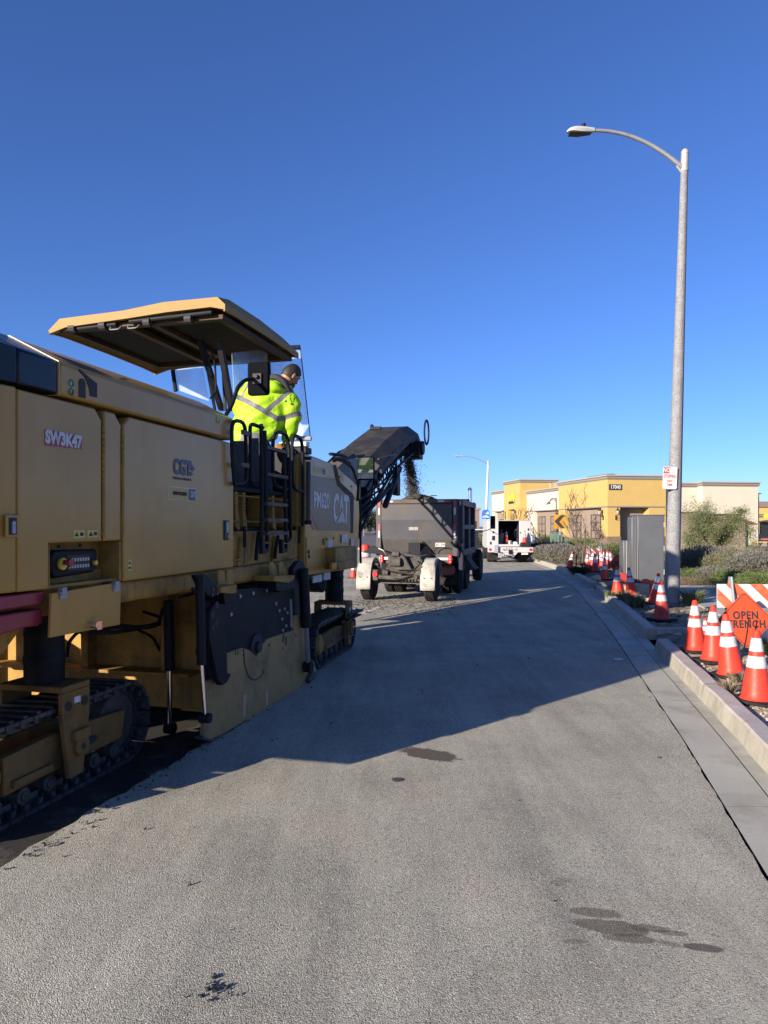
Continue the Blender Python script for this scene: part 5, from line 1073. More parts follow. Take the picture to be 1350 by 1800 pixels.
for v in jk.data.vertices:                              # soft folds
    c_ = v.co; k = .008 * math.sin(c_.x * 14 + c_.z * 38) + .004 * math.sin(c_.x * 30 - c_.z * 50 + 1); v.co = c_ + v.normal * k
lime = M('hi_vis_plain', (0.34, 0.60, 0.008), .6, var=.05)
b = MB(); b.ball(pp(480, 682, -.09), (.13, .075, .062), 20, 12); hdm = b.build('jacket_hood', lime, per, smooth=60)
for v in hdm.data.vertices: c_ = v.co - pp(480, 682, -.09); v.co = pp(480, 682, -.09) + Euler((0, R(22), 0)).to_matrix() @ c_ * (1 + .06 * math.sin(c_.x * 50))
b = MB(); b.tube([pp(473, 666, .02), pp(485, 663, -.035), pp(500, 672, -.05), pp(508, 690, -.03)], .04, n=10, rs=[.04, .034]); b.build('collar', M('collar_dark', (.02, .02, .024), .8), per, smooth=60)
b = MB(); q = pp(505, 692, -.11); b.tube([q, q + Vector((0, 0, -.09))], .003, n=5); b.ball(q + Vector((0, 0, -.1)), .012, 8, 6); b.build('drawcord', blkF, per)
blob('trousers', [([hip + Vector((0, 0, .0)), hip + Vector((0, 0, -.08))], .20, .19), ([hR2 + Vector((0, 0, -.02)), kR, fR + Vector((0, 0, .04))], .125, .08), ([hL2 + Vector((0, 0, -.02)), kL, fL + Vector((0, 0, .04))], .125, .08)], jean, per, .018, .85)
blob('shirt', [([hip + Vector((-.02, 0, .05)), hip + Vector((0, 0, .30))], .18, .15)], M('grey_shirt', (.16, .16, .165), .85, var=.1), per, .02, .85)
for f_ in (fR, fL): b = MB(); b.ball(f_ + Vector((0, .07, -.02)), (.055, .14, .05), 14, 8); b.build('boot', blk, per, smooth=60)
# =====================================================================
# SERVICE TRUCK
# =====================================================================
sy = R(-4); so = Vector((5.82, 33.0, 0))
st = thing('service_truck', 'white utility service truck with open rear body parked at the far kerb', 'truck', so, sy)
def S_(b, nm, mat, par=None, bevel=0.0, smooth=35): return b.build(nm, mat, st if par is None else par, bevel=bevel, smooth=smooth)
wt2 = M('truck_white', (0.37, 0.37, 0.365), 0.5, var=0.03, dirt=(.45, .42, .38), dirt_amt=.25, dscale=1.5)
dk2 = M('cargo_dark', (.02, .025, .045), .7)
X0, X1 = -1.03, 1.03
b = MB(); b.box(X0, -.50, 0, 2.6, .70, 2.02); b.box(.45, X1 - .04, 0, 2.6, .70, 1.95); b.box(-.499, .449, 2.5, 2.6, .7, 1.95); S_(b, 'side_compartment', wt2, bevel=.02)
b = MB(); b.box(X0, .95, .0, 2.6, 1.955, 1.985); S_(b, 'roof_panel', wt2, bevel=.01)
b = MB(); b.box(-.499, .449, .02, 2.49, .70, .76); b.box(-.499, -.49, .02, 2.49, .76, 1.95); b.box(.44, .449, .02, 2.49, .76, 1.95); b.box(-.489, .439, 2.4, 2.49, .76, 1.95); b.box(-.489, .439, .05, 2.4, 1.93, 1.95); S_(b, 'cargo_bay', dk2)
b = MB(); b.box(-.50, .46, -.04, .0, .76, .86); S_(b, 'tailboard', wt2, bevel=.01)
b = MB(); b.box(X0 + .02, X1 + .02, -.42, .0, .50, .74); bp_ = S_(b, 'rear_bumper', wt2, bevel=.02)
for x_ in (-.92, .92):
    b = MB(); b.cyl((x_, -.42, .63), (x_, -.45, .63), .065, n=16); S_(b, 'tail_lamp', redl, bp_)
for x_ in (-.18, -.06, .06): b = MB(); b.cyl((x_, -.42, .69), (x_, -.435, .69), .028, n=12); S_(b, 'marker_lamp', redl, bp_)
for x_ in (-.32, .25): b = MB(); b.cyl((x_, -.42, .64), (x_, -.44, .64), .05, n=16); S_(b, 'reversing_lamp', galv, bp_)
b = MB(); b.ext([(-.35, -.40, .50), (.35, -.40, .50), (.22, -.40, .36), (-.22, -.40, .36)], (0, .1, 0)); S_(b, 'hitch_plate', wt2, bp_, bevel=.01)
b = MB(); b.box(-.08, .08, -.48, -.38, .42, .60); b.cyl((0, -.5, .5), (0, -.42, .5), .05, n=12); S_(b, 'tow_hitch', blk, bp_, bevel=.01)
b = MB(); b.tube([(-.28, -.435, .59), (-.22, -.45, .62), (.15, -.45, .62)], .012, n=6); S_(b, 'grab_bar', blk, bp_)
for x_ in (-.17, .12):
    b = MB(); b.tube([Vector((x_, -.45, .34)) + Vector((.05 * math.cos(t), 0, .05 * math.sin(t))) for t in [2 * math.pi * i / 12 for i in range(13)]], .014, n=6, smooth=False); S_(b, 'tow_ring', galv, bp_)
b = MB(); b.box(-.74, -.56, -.55, -.42, .48, .84); b.box(-.56, -.40, -.55, -.5, .26, .48); S_(b, 'vice_step', M('step_grey', (.22, .23, .25), .5), bevel=.01)
b = MB(); b.box(.50, .80, -.42, -.41, .40, .49); pl2 = S_(b, 'licence_plate', wsm)
for x_ in (-.66, .68):
    b = MB(); b.box(x_ - .27, x_ + .27, .25, .27, .12, .52); S_(b, 'mud_flap', rub)
def wheel2(x, y, r, w_, nm='wheel'):
    b = MB(); b.lathe([(r * .55, -w_ / 2), (r * .93, -w_ / 2), (r, -w_ / 2 * .7), (r, w_ / 2 * .7), (r * .93, w_ / 2), (r * .55, w_ / 2)], 32)
    rt = Matrix.Translation((x, y, r)) @ Matrix.Rotation(R(90), 4, 'Y'); o_ = b.build(nm, rub, st, xf=rt)
    b = MB(); b.lathe([(.02, w_ * .2), (r * .5, w_ * .2), (r * .56, w_ * .45), (r * .56, -w_ * .45), (r * .5, -w_ * .2), (.02, -w_ * .2)], 20); b.build('rim', galv, o_, xf=rt)
for x_ in (-.86, -.62, .62, .86): wheel2(x_, .75, .39, .21)
for x_ in (-.82, .82): wheel2(x_, 4.3, .39, .23)
b = MB(); b.box(-.95, .95, 2.7, 4.1, .6, 1.7); b.box(-.85, .85, 2.9, 3.9, 1.7, 2.0); b.box(-.9, .9, 4.1, 5.2, .55, 1.2); S_(b, 'cab', wt2, bevel=.08)
b = MB(); b.box(-.4, .4, .1, 4.0, .42, .6); b.ball((0, .75, .4), (.2, .16, .16)); S_(b, 'chassis', blk)
b = MB(); b.box(.84, .90, -.02, -.004, 1.5, 1.6); b.box(-.80, -.68, -.03, -.004, 1.05, 1.25); b.box(-.8, -.68, -.02, -.003, 1.80, 1.84); b.cyl((-.74, -.02, 1.42), (-.74, 0, 1.42), .05, n=12); b.tube([(-.9, -.01, 1.5), (-.7, -.02, 1.42), (-.56, -.02, 1.32)], .01, n=5); b.cyl((.50, -.02, 1.40), (.50, 0, 1.40), .03); b.box(-.9, -.83, -.02, -.002, .85, .98); S_(b, 'door_latches', blk)
for k in range(5):                                       # tools in the bay
    b = MB(); b.cyl((-.44 + .06 * k, .3 + .05 * k, .8), (-.30 + .05 * k - .25 * (k % 2), .5, 1.55 - .08 * k), .018, n=6); o_ = b.build('tool_pole', [galv, wt2][k % 2]); o_.parent = None; o_.location = so; o_.rotation_euler = (0, 0, sy)
    tag(o_, ['leftmost long-handled tool leaning in the white truck bay', 'white pole leaning second from left in the white truck bay', 'metal pole leaning in the middle of the tools in the truck bay', 'white pole leaning behind the two cones in the truck bay', 'rightmost metal pole leaning in the open truck bay'][k], 'tool', 'tools in the truck bay')
b = MB(); b.lathe([(.09, 0), (.10, .27), (.085, .27), (.08, .02)], 16, (.06, .35, .76)); o_ = b.build('bucket', galv); o_.location = so; o_.rotation_euler = (0, 0, sy); tag(o_, 'small metal bucket standing in the open bay of the white truck', 'bucket')
b = MB(); b.box(.20, .40, .25, .45, .76, .95); b.box(.24, .36, .28, .42, .95, .98); o_ = b.build('water_jug', M('pale_blue', (.5, .62, .68), .4), bevel=.02); o_.location = so; o_.rotation_euler = (0, 0, sy); tag(o_, 'pale blue water jug in the right of the truck bay', 'jug')
b = MB(); b.tube([Vector((.36, .3 + .02 * k, 1.35)) + Vector((.07 * math.cos(k * .8), 0, .2 * math.sin(k * .8))) for k in range(24)], .014, n=6); o_ = b.build('coiled_hose', blkG); o_.location = so; o_.rotation_euler = (0, 0, sy); tag(o_, 'black hose coiled inside the right wall of the truck bay', 'hose')
b = MB(); b.box(.48, .86, -.38, -.08, .745, .93); rbx = b.build('rubber_block', rub, bevel=.02); rbx.location = so; rbx.rotation_euler = (0, 0, sy); tag(rbx, 'black stack of rubber bases under the cone on the white truck bumper', 'rubber base')
# =====================================================================
# TRAFFIC CONES
# =====================================================================
def make_cone(name='traffic_cone', dirty=False, H_=.62, stripes=True):
    t = thing(name, 'cone', 'traffic cone'); om_ = orangeD if dirty else orange
    b = MB(); s_ = .185; c_ = .035
    b.plan([(-s_, -s_ + c_), (-s_ + c_, -s_), (s_ - c_, -s_), (s_, -s_ + c_), (s_, s_ - c_), (s_ - c_, s_), (-s_ + c_, s_), (-s_, s_ - c_)], 0, .028); b.build('base', rub, t, bevel=.006)
    r = lambda z: .128 - (.128 - .027) * (z - .028) / (H_ - .028)
    b = MB(); b.lathe([(r(.028) + .012, .028), (r(.05), .045), (r(.1), .1), (r(H_ - .01), H_ - .01), (r(H_) - .006, H_), (r(H_) - .012, H_ - .004), (.012, H_ - .02)], 36); b.build('body', om_, t, smooth=50)
    if stripes:
        for z0, z1 in ((.30, .40), (.44, .555)):
            b = MB(); b.lathe([(r(z0) + .0005, z0), (r(z0) + .0025, z0 + .002), (r(z1) + .0025, z1 - .002), (r(z1) + .0005, z1)], 36)
            b.f = b.f[:-2]; b.mi = b.mi[:-2]; b.build('reflective_collar', refl if not dirty else M('dirty_reflective', (.42, .42, .43), .4, var=.25, scale=9, dirt=(.25, .23, .22), dirt_amt=.8, dscale=8), t, smooth=50)
    return t
cone0, coneD = None, None
def place_cone(px, py, label, dirty=False, tilt=0.0, taz=0.0, z=.115, group='traffic cones along the kerb', sc=1.06, loc=None, rz=None):
    global cone0, coneD
    src = coneD if dirty else cone0
    if src is None:
        src = make_cone(dirty=dirty)
        if dirty: coneD = src
        else: cone0 = src
        o = src
    else: o = copy_tree(src)
    p = G(px, py, z) if loc is None else Vector(loc)
    o.location = p; o.scale = (sc, sc, sc)
    e = Matrix.Rotation(random.uniform(0, 1.5) if rz is None else rz, 3, 'Z')
    sc *= random.uniform(.97, 1.03); tilt += random.uniform(-.022, .022) if loc is None else 0; o.scale = (sc, sc, sc); ax = Vector((math.cos(taz), math.sin(taz), 0)); o.rotation_euler = (Matrix.Rotation(tilt, 3, ax) @ e).to_euler()
    o['label'] = label; o['group'] = group; return o
place_cone(1222, 1145, 'clean orange cone, leftmost and farthest of the four lit ones by the near orange sign', rz=.2)
place_cone(1254, 1163, 'orange cone with a wire twisted round its open tip, second of the four lit ones', rz=.1)
place_cone(1286, 1187, 'orange cone leaning left with scuffs at its foot, third of the four lit ones', tilt=R(-6), taz=R(90), rz=.5)
place_cone(1330, 1233, 'nearest and largest orange cone in front of the near orange sign', rz=.7, sc=1.06)
place_cone(1240, 1128, 'small orange cone half hidden between the two leftmost lit cones', rz=.3, sc=.52)
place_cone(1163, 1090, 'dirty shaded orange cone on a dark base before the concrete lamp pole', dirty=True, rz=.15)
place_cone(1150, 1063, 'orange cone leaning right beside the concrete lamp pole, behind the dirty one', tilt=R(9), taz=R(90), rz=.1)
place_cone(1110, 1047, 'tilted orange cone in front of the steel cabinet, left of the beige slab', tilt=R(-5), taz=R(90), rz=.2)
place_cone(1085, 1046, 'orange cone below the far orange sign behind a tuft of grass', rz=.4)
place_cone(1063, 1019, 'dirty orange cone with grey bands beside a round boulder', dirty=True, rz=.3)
FC = 'cones clustered by the far barricade'
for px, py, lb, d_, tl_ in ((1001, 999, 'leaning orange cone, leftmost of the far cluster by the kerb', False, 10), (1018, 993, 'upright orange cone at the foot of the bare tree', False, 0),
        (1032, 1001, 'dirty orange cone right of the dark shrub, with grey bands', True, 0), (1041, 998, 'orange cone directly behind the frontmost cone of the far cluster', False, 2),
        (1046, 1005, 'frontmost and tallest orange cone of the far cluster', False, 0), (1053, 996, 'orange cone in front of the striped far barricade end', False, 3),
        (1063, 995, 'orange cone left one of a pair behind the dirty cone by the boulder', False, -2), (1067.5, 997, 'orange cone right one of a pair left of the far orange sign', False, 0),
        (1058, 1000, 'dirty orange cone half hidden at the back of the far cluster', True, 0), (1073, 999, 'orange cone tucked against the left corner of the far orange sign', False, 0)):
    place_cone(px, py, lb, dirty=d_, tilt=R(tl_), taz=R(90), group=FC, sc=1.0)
place_cone(1027, 1000, 'white-banded orange cone lying on its side in the far cluster', tilt=R(85), taz=R(75), group=FC, z=.2)
Ms = Matrix.Translation(so) @ Matrix.Rotation(sy, 4, 'Z')
place_cone(0, 0, 'orange cone standing on the black bases on the white truck bumper', loc=Ms @ Vector((.67, -.23, .93)), group='cones carried on the white truck', sc=.9, rz=0)
place_cone(0, 0, 'orange cone inside the truck bay, right one of the two', loc=Ms @ Vector((-.08, .55, .95)), group='cones carried on the white truck', sc=.85, rz=0)
place_cone(0, 0, 'dirty orange cone inside the truck bay, left one of the two', dirty=True, loc=Ms @ Vector((-.28, .62, .88)), group='cones carried on the white truck', sc=.85, rz=0)
b = MB(); b.box(-.4, .08, .4, .8, .76, .86); b.box(-.25, .08, .42, .7, .86, .95); o_ = b.build('rubber_block', rub, bevel=.01); o_.location = so; o_.rotation_euler = (0, 0, sy); tag(o_, 'black rubber bases stacked on the floor of the open truck bay', 'rubber base')
# wire on the second near cone
q = G(1254, 1163, .115); b = MB(); b.tube([(.0, 0, 0), (-.02, .01, .012), (-.03, -.01, .004), (.03, -.01, .008), (.035, .0, .014), (.02, .02, .01)], .002, n=5); o_ = b.build('wire_loop', galv); o_.location = (q.x, q.y, .115 + .62 * 1.06); tag(o_, 'thin wire twisted on the tip of the second lit cone', 'wire')
# =====================================================================
# SIGNS AND BARRICADES
# =====================================================================
def barricade(name, label, x, y, z, rz, w_, ht, bh=.30):
    t = thing(name, label, 'barricade', (x, y, z), rz, 'striped barricades')
    b = MB(); b.box(-w_ / 2, w_ / 2, -.012, .012, ht - bh, ht); pn_ = b.build('board', refl, t, bevel=.004)
    b = MB(); s0 = .15; x_ = -w_ / 2 - .2
    while x_ < w_ / 2:
        poly = [(x_, ht - bh), (x_ + s0, ht - bh), (x_ + s0 - bh, ht), (x_ - bh, ht)]
        # clip to board
        cl = []
        def clip(P_, side, val):
            out = []
            for i in range(len(P_)):
                a, c = P_[i], P_[(i + 1) % len(P_)]; ina = (a[0] - val) * side >= 0; inc = (c[0] - val) * side >= 0
                if ina: out.append(a)
                if ina != inc: u = (val - a[0]) / (c[0] - a[0]); out.append((val, a[1] + u * (c[1] - a[1])))
            return out
        P_ = clip(clip(poly, 1, -w_ / 2), -1, w_ / 2)
        if len(P_) >= 3: b.ext([(p[0], -.0145, p[1]) for p in P_], (0, .002, 0))
        x_ += s0 * 2
    b.build('board_stripes', M('stripe_orange', (.50, .085, .03), .45, dirt=(.5, .3, .2), dirt_amt=.5, dscale=8), pn_, smooth=0)
    for sx in (-1, 1):
        lx = sx * w_ * .36
        for sy_ in (-1, 1): b = MB(); b.cyl((lx, sy_ * .02, ht + .09), (lx, sy_ * .26, 0), .018, n=6); b.build('leg', galv, t)
    b = MB(); b.box(-w_ / 2, w_ / 2, -.20, -.18, .16, .36); b.build('board', refl, t, bevel=.004)
    return t
def trench_sign(label, c, half, rz, lean, seed=0):
    t = thing('work_sign', label, 'sign', c, rz, 'orange diamond work signs'); tl_ = Matrix.Rotation(-lean, 4, 'X')
    d_ = half; r_ = .06 * half
    def dia(k, y0, y1):
        b = MB(); p = [(0, -k), (k, 0), (0, k), (-k, 0)]; q = []
        for i in range(4):
            A, B_, C_ = Vector(p[i - 1]), Vector(p[i]), Vector(p[(i + 1) % 4]); q += [B_ + (A - B_).normalized() * k * .09, B_ + ((A - B_).normalized() + (C_ - B_).normalized()) * k * .025, B_ + (C_ - B_).normalized() * k * .09]
        b.ext([(v.x, y0, v.y) for v in q], (0, y1 - y0, 0)); return b
    pn_ = dia(d_, 0, .006).build('panel', signO, t, xf=tl_)
    b = dia(d_ * .955, -.0015, -.0003); b.build('border', blkF, pn_, xf=tl_); b = dia(d_ * .92, -.003, -.0016); b.build('face', signO, pn_, xf=tl_)
    for s_, zz_, in (('OPEN', .155), ('TRENCH', -.15)):
        o_ = text('lettering', s_, half * .37, blkF, pn_, (0, -.0045, half * zz_), BASIS_FRONT, .86, half * .013, sp=1.14)
        for v in o_.data.vertices: v.co = tl_.to_3x3() @ v.co
    b = MB(); b.box(-.02, .02, .01, .03, -d_ * .9, d_ * .9); b.box(-d_ * .8, d_ * .8, .01, .025, -.02, .02); b.build('brace', galv, t, xf=tl_); return t
p = W(1311, 1090, 8.55); trench_sign('large orange OPEN TRENCH sign leaning behind the four near cones', p, .345, R(0), R(8))
b = MB(); b.tube([(0, 0, 0), (.05, -.03, .3), (.08, -.02, .52)], .008, n=6); o_ = b.build('support_rod', blk); q = G(1303, 1162, .11); o_.location = (q.x, q.y, .11); tag(o_, 'thin dark rod propped in front of the near orange sign', 'rod')
bp0 = W(1325, 1034, 8.9); barricade('barricade', 'orange and white striped barricade behind the near orange sign', bp0.x + .18, 8.95, .11, R(-4), 1.20, .86)
p = W(1086, 992, 23.6); trench_sign('orange OPEN TRENCH sign half hidden behind the small steel cabinet', p, .36, R(12), R(4))
q = W(1044, 965, 28.6); barricade('barricade', 'far striped barricade standing behind the cluster of cones', q.x, 28.6, .11, R(6), .60, .70, .21)
b = MB(); b.cyl((0, 0, 0), (0, 0, 1.05), .012, n=8); o_ = b.build('sign_post', refl); q = W(1056.5, 961, 28.2); o_.location = (q.x, 28.2, .0); tag(o_, 'thin white stake at the right end of the far barricade', 'stake')
# no stopping sign and the concrete lamp pole
pb = G(1180, 1060, .12); LX, LY = pb.x, pb.y
agg = M('exposed_aggregate', (.20, .20, .205), .8, var=.12, scale=5, bump=.25, bscale=90)
def speckle(m, sc, dark, lite):
    n = m.node_tree.nodes; l = m.node_tree.links; b = n['Principled BSDF']; src = b.inputs['Base Color'].links[0].from_socket
    vo = n.new('ShaderNodeTexVoronoi'); vo.inputs['Scale'].default_value = sc; tc = [x for x in n if x.type == 'TEX_COORD'][0]; l.new(tc.outputs['Object'], vo.inputs['Vector'])
    s = n.new('ShaderNodeSeparateColor'); l.new(vo.outputs['Color'], s.inputs[0]); r_ = n.new('ShaderNodeValToRGB'); e = r_.color_ramp.elements
    e[0].position = .0; e[1].position = 1; e[0].color = (dark,) * 3 + (1,); e[1].color = (lite,) * 3 + (1,); l.new(s.outputs[0], r_.inputs[0])
    mx = n.new('ShaderNodeMixRGB'); mx.blend_type = 'MULTIPLY'; mx.inputs[0].default_value = 1; l.new(src, mx.inputs[1]); l.new(r_.outputs[0], mx.inputs[2]); l.new(mx.outputs[0], b.inputs['Base Color'])
speckle(agg, 85, .6, 1.35)
def lamp(label, x, y, zb_, hgt, r0, r1, lean, reach, rise, rz, head=.58, mat=None, name='street_lamp'):
    t = thing(name, label, 'street lamp', (x, y, zb_), rz, 'street lamps'); mat = mat or agg; L = Vector((lean, 0, hgt))
    at = lambda u: L * u
    b = MB(); b.cyl((0, 0, -.1), at(.955), r0, r1, n=10); b.build('pole', mat, t, smooth=50)
    b = MB(); b.cyl(at(.956), at(.992), r1 * 1.03, r1 * 1.03, n=20); b.cyl(at(.951), at(.957), r1 * 1.12, n=20); b.cyl(at(.990), at(.993), r1 * 1.12, n=20); b.lathe([(r1, 0), (r1 * .95, r1 * .5), (r1 * .6, r1 * .95), (.01, r1 * 1.15)], 18, at(.993)); b.build('pole_cap', M('cap_metal', (.40, .38, .34), .5, .3), t, smooth=40)
    p0 = at(.962) + Vector((-r1 * .8, 0, 0)); pts = []
    for k in range(13):
        u = k / 12; pts.append(p0 + Vector((-reach * (1 - (1 - u) ** 1.25 * 1) if False else -reach * u, 0, rise * (1 - (1 - u) ** 2.1))))
    b = MB(); b.tube(pts, .04, n=12, rs=[.048, .034], smooth=False); b.tube([p0 + Vector((.0, 0, -r1 * 1.6)), p0 + Vector((-.10, 0, .02))], .03, n=8); ar = b.build('arm', galv, t, smooth=60)
    e = pts[-1]; hw = head * .24; b = MB(); vs = []; N_ = 14; sec = []
    for i in range(N_ + 1):                        # cobra head: plan outline
        u = i / N_; wdt = hw * (.38 + .62 * math.sin(min(1, u * 1.35) * math.pi / 2)) * (1 if u < .75 else math.sqrt(max(0.0, 1 - ((u - .75) / .25) ** 2)) * .999 + .001)
        xx = -head * u; zt_ = .045 - (.05 * max(0, (u - .6) / .4) ** 2); zl = -.035 - .03 * math.sin(u * math.pi)
        sec.append([(xx, -wdt, zl * .2), (xx, -wdt * .75, zt_ * .8), (xx, 0, zt_), (xx, wdt * .75, zt_ * .8), (xx, wdt, zl * .2), (xx, wdt * .8, zl), (xx, -wdt * .8, zl)])
    vs = [Vector(v) + e for s_ in sec for v in s_]; b.add(vs, [(i * 7 + j, i * 7 + (j + 1) % 7, (i + 1) * 7 + (j + 1) % 7, (i + 1) * 7 + j) for i in range(N_) for j in range(7)] + [tuple(range(6, -1, -1)), tuple(range(N_ * 7, N_ * 7 + 7))])
    hdm_ = b.build('lamp_head', M('lamp_grey', (.5, .5, .49), .4, .2), t, smooth=40)
    b = MB(); b.ext([e + Vector((-head * .92, -hw * .66, -.082)), e + Vector((-head * .55, -hw * .74, -.084)), e + Vector((-head * .12, -hw * .4, -.07)), e + Vector((-head * .12, hw * .4, -.07)), e + Vector((-head * .55, hw * .74, -.084)), e + Vector((-head * .92, hw * .66, -.082))], (0, 0, .02)); b.build('lens', M('lamp_lens', (.035, .035, .035), .25), hdm_)
    b = MB(); b.cyl(e + Vector((-head * .38, 0, .07)), e + Vector((-head * .38, 0, .12)), .035, n=12); b.cyl(e + Vector((-head * .38, 0, .12)), e + Vector((-head * .38, 0, .135)), .04, n=12); b.build('photocell', blk, hdm_); return t
# near lamp: pole top (1204,265); head at (992..1042, 228)
zt_ = H - (263 - HY) / K * LY; leanx = (1204 - 1180) / K * LY
lamp('tall grey speckled concrete street lamp with a curved arm, near the kerb', LX, LY, .12, zt_ - .12, .155, .072, leanx, 1.80, .75, R(0), head=.56)
ns = thing('road_sign', 'small white NO STOPPING ANY TIME sign banded to the tall concrete lamp pole', 'sign', W(1177.5, 840, LY - .16)); ns.rotation_euler = (0, R(2), R(-3))
def rrect(w_, h_, r_, y0, y1, n=4):
    q = []
    for cx, cz, a0_ in ((w_ / 2 - r_, h_ / 2 - r_, 0), (-w_ / 2 + r_, h_ / 2 - r_, 90), (-w_ / 2 + r_, -h_ / 2 + r_, 180), (w_ / 2 - r_, -h_ / 2 + r_, 270)):
        for i in range(n + 1): t = R(a0_ + 90 * i / n); q.append((cx + r_ * math.cos(t), y0, cz + r_ * math.sin(t)))
    return MB().ext(q, (0, y1 - y0, 0))
pn_ = rrect(.29, .46, .03, 0, .004).build('panel', galv, ns); rrect(.285, .455, .03, -.001, -.0002).build('face', white, pn_)
signr = M('sign_red', (.42, .02, .04), .5)
b = MB(); b.box(-.132, -.01, -.003, -.0012, .09, .215); b.build('red_square', signr, pn_)
text('lettering', 'NO', .12, white, pn_, (-.071, -.005, .152), BASIS_FRONT, .68, .003); text('lettering', 'STOPPING', .098, signr, pn_, (0, -.003, .028), BASIS_FRONT, .56, .001)
text('lettering', 'ANY', .068, signr, pn_, (0, -.003, -.065), BASIS_FRONT, .8, .001); text('lettering', 'TIME', .068, signr, pn_, (0, -.003, -.145), BASIS_FRONT, .8, .001)
b = MB(); b.cyl((0, -.006, .21), (0, 0, .21), .01, n=8); b.cyl((0, -.006, -.2), (0, 0, -.2), .01, n=8); b.build('bolt', galv, pn_)
b = MB(); b.box(-.13, .16, .004, .02, .17, .185); b.box(-.13, .16, .004, .02, -.2, -.185); b.build('strap', galv, ns)
# far lamp with blue sign
q = W(853, 925, 66); lamp('far pale street lamp rising behind the dump truck, arm curving left', q.x, 66, 0, 7.75, .16, .09, .28, 2.3, .75, 0, head=.75, mat=M('pale_pole', (.5, .5, .48), .7, var=.1))
bs = thing('road_sign', 'blue arched-top sign on the far lamp post above the white truck', 'sign', W(854, 904, 65.5)); blue = M('sign_blue', (.02, .12, .5), .4)
pts = [(-.36, -.42), (.36, -.42), (.36, .12)] + [(.36 * math.cos(t), .12 + .32 * math.sin(t)) for t in [math.pi * i / 10 for i in range(1, 10)]] + [(-.36, .12)]
pn_ = MB().ext([(x, 0, z) for x, z in pts], (0, .02, 0)).build('panel', blue, bs)
lb_ = M('sign_pale_blue', (.35, .55, .8), .4); b = MB(); b.ext([(-.32, -.003, -.2), (0, -.003, -.08), (.3, -.003, -.22), (.3, -.003, -.3), (-.32, -.003, -.3)], (0, .002, 0)); b.ext([(-.05, -.003, .05), (.2, -.003, .28), (.3, -.003, .1), (.25, -.003, -.02)], (0, .002, 0)); b.build('sign_art', lb_, pn_)
b = MB(); b.box(-.3, -.02, -.004, -.001, .03, .13); b.build('sign_mark', signr, pn_)
# small parking-lot lamp behind the load
pk_ = thing('lamp_post', 'thin dark shoebox lamp showing just above the dump truck load', 'lamp post', (W(757, 900, 85).x, 85, 0)); b = MB(); b.cyl((0, 0, 0), (0, 0, 5.35), .07, n=8); b.build('post', steel, pk_); b = MB(); b.box(0, .75, -.15, .15, 5.3, 5.42); b.build('lamp_head', steel, pk_, bevel=.02)
# chevron sign
cv = thing('road_sign', 'yellow sign with a black left-pointing chevron on a thin post', 'sign', (W(984, 917, 35).x, 35, .1)); zc_ = W(984, 917, 35).z - .1
b = MB(); b.box(-.29, .29, 0, .01, zc_ - .35, zc_ + .35); pn_ = b.build('panel', M('sign_yellow', (.46, .22, .012), .45), cv, bevel=.003)
b = MB(); b.ext([(-.27, -.002, zc_ + .02), (.05, -.002, zc_ + .32), (.25, -.002, zc_ + .32), (-.02, -.002, zc_ + .0), (.25, -.002, zc_ - .32), (.05, -.002, zc_ - .32)], (0, .0015, 0)); b.build('chevron', blkF, pn_)
b = MB(); b.cyl((.02, .03, 0), (.02, .03, zc_ + .35), .03, n=8); b.build('post', galv, cv)
# accessible parking sign
ap = thing('road_sign', 'small blue and white accessible parking sign beside the white truck', 'sign', (W(939, 948, 52).x, 52, 0)); zc_ = W(939, 948, 52).z
b = MB(); b.box(-.15, .15, 0, .01, zc_ - .2, zc_ + .2); pn_ = b.build('panel', blue, ap); b = MB(); b.cyl((.0, -.004, zc_ + .12), (0, 0, zc_ + .12), .03, n=10); b.tube([(0, -.003, zc_ + .09), (0, -.003, zc_), (.07, -.003, zc_), (.1, -.003, zc_ - .08)], .016, n=5)
b.tube([Vector((-.01, -.003, zc_ - .04)) + Vector((.075 * math.cos(t), 0, .075 * math.sin(t))) for t in [math.pi * (.6 + 1.2 * i / 8) for i in range(9)]], .014, n=5, smooth=False); b.build('wheelchair_symbol', white, pn_)
b = MB(); b.cyl((0, .03, 0), (0, .03, zc_ + .2), .03, n=8); b.build('post', galv, ap)
b = MB(); b.box(-.15, .15, -.001, .012, zc_ - .38, zc_ - .22); b.build('panel', white, ap)
# =====================================================================
# CABINETS
# =====================================================================
def PXB(px0, px1, Y): return (px0 - 675) / K * Y, (px1 - 675) / K * Y
ca = thing('utility_cabinet', 'tall brushed steel utility cabinet standing on a pad by the pavement', 'cabinet', (7.40, 19.6, .12), R(-6))
b = MB(); b.box(-.40, .32, 0, .65, .05, 1.87); b.build('cabinet_body', alum, ca, bevel=.008)
b = MB(); b.box(-.41, .34, -.02, .67, 1.872, 1.90); b.build('cabinet_roof', alum, ca, bevel=.004)
b = MB(); b.box(-.38, .30, -.018, -.002, .10, 1.84); d_ = b.build('door', alum, ca, bevel=.004)
for z in (.25, .9, 1.55): b = MB(); b.cyl((.308, -.012, z), (.308, -.012, z + .14), .012, n=8); b.build('hinge', galv, d_)
b = MB(); b.box(-.53, -.402, .10, .62, .05, 1.84); b.build('side_cabinet', alum, ca, bevel=.008)
b = MB(); b.tube([(-.405, -.02, 0), (-.405, -.02, 1.87)], .008, n=5); b.build('corner_trim', galv, ca)
ca2 = thing('utility_cabinet', 'lower grey steel cabinet just left of the tall one', 'cabinet', (6.97, 20.2, .12), R(-6))
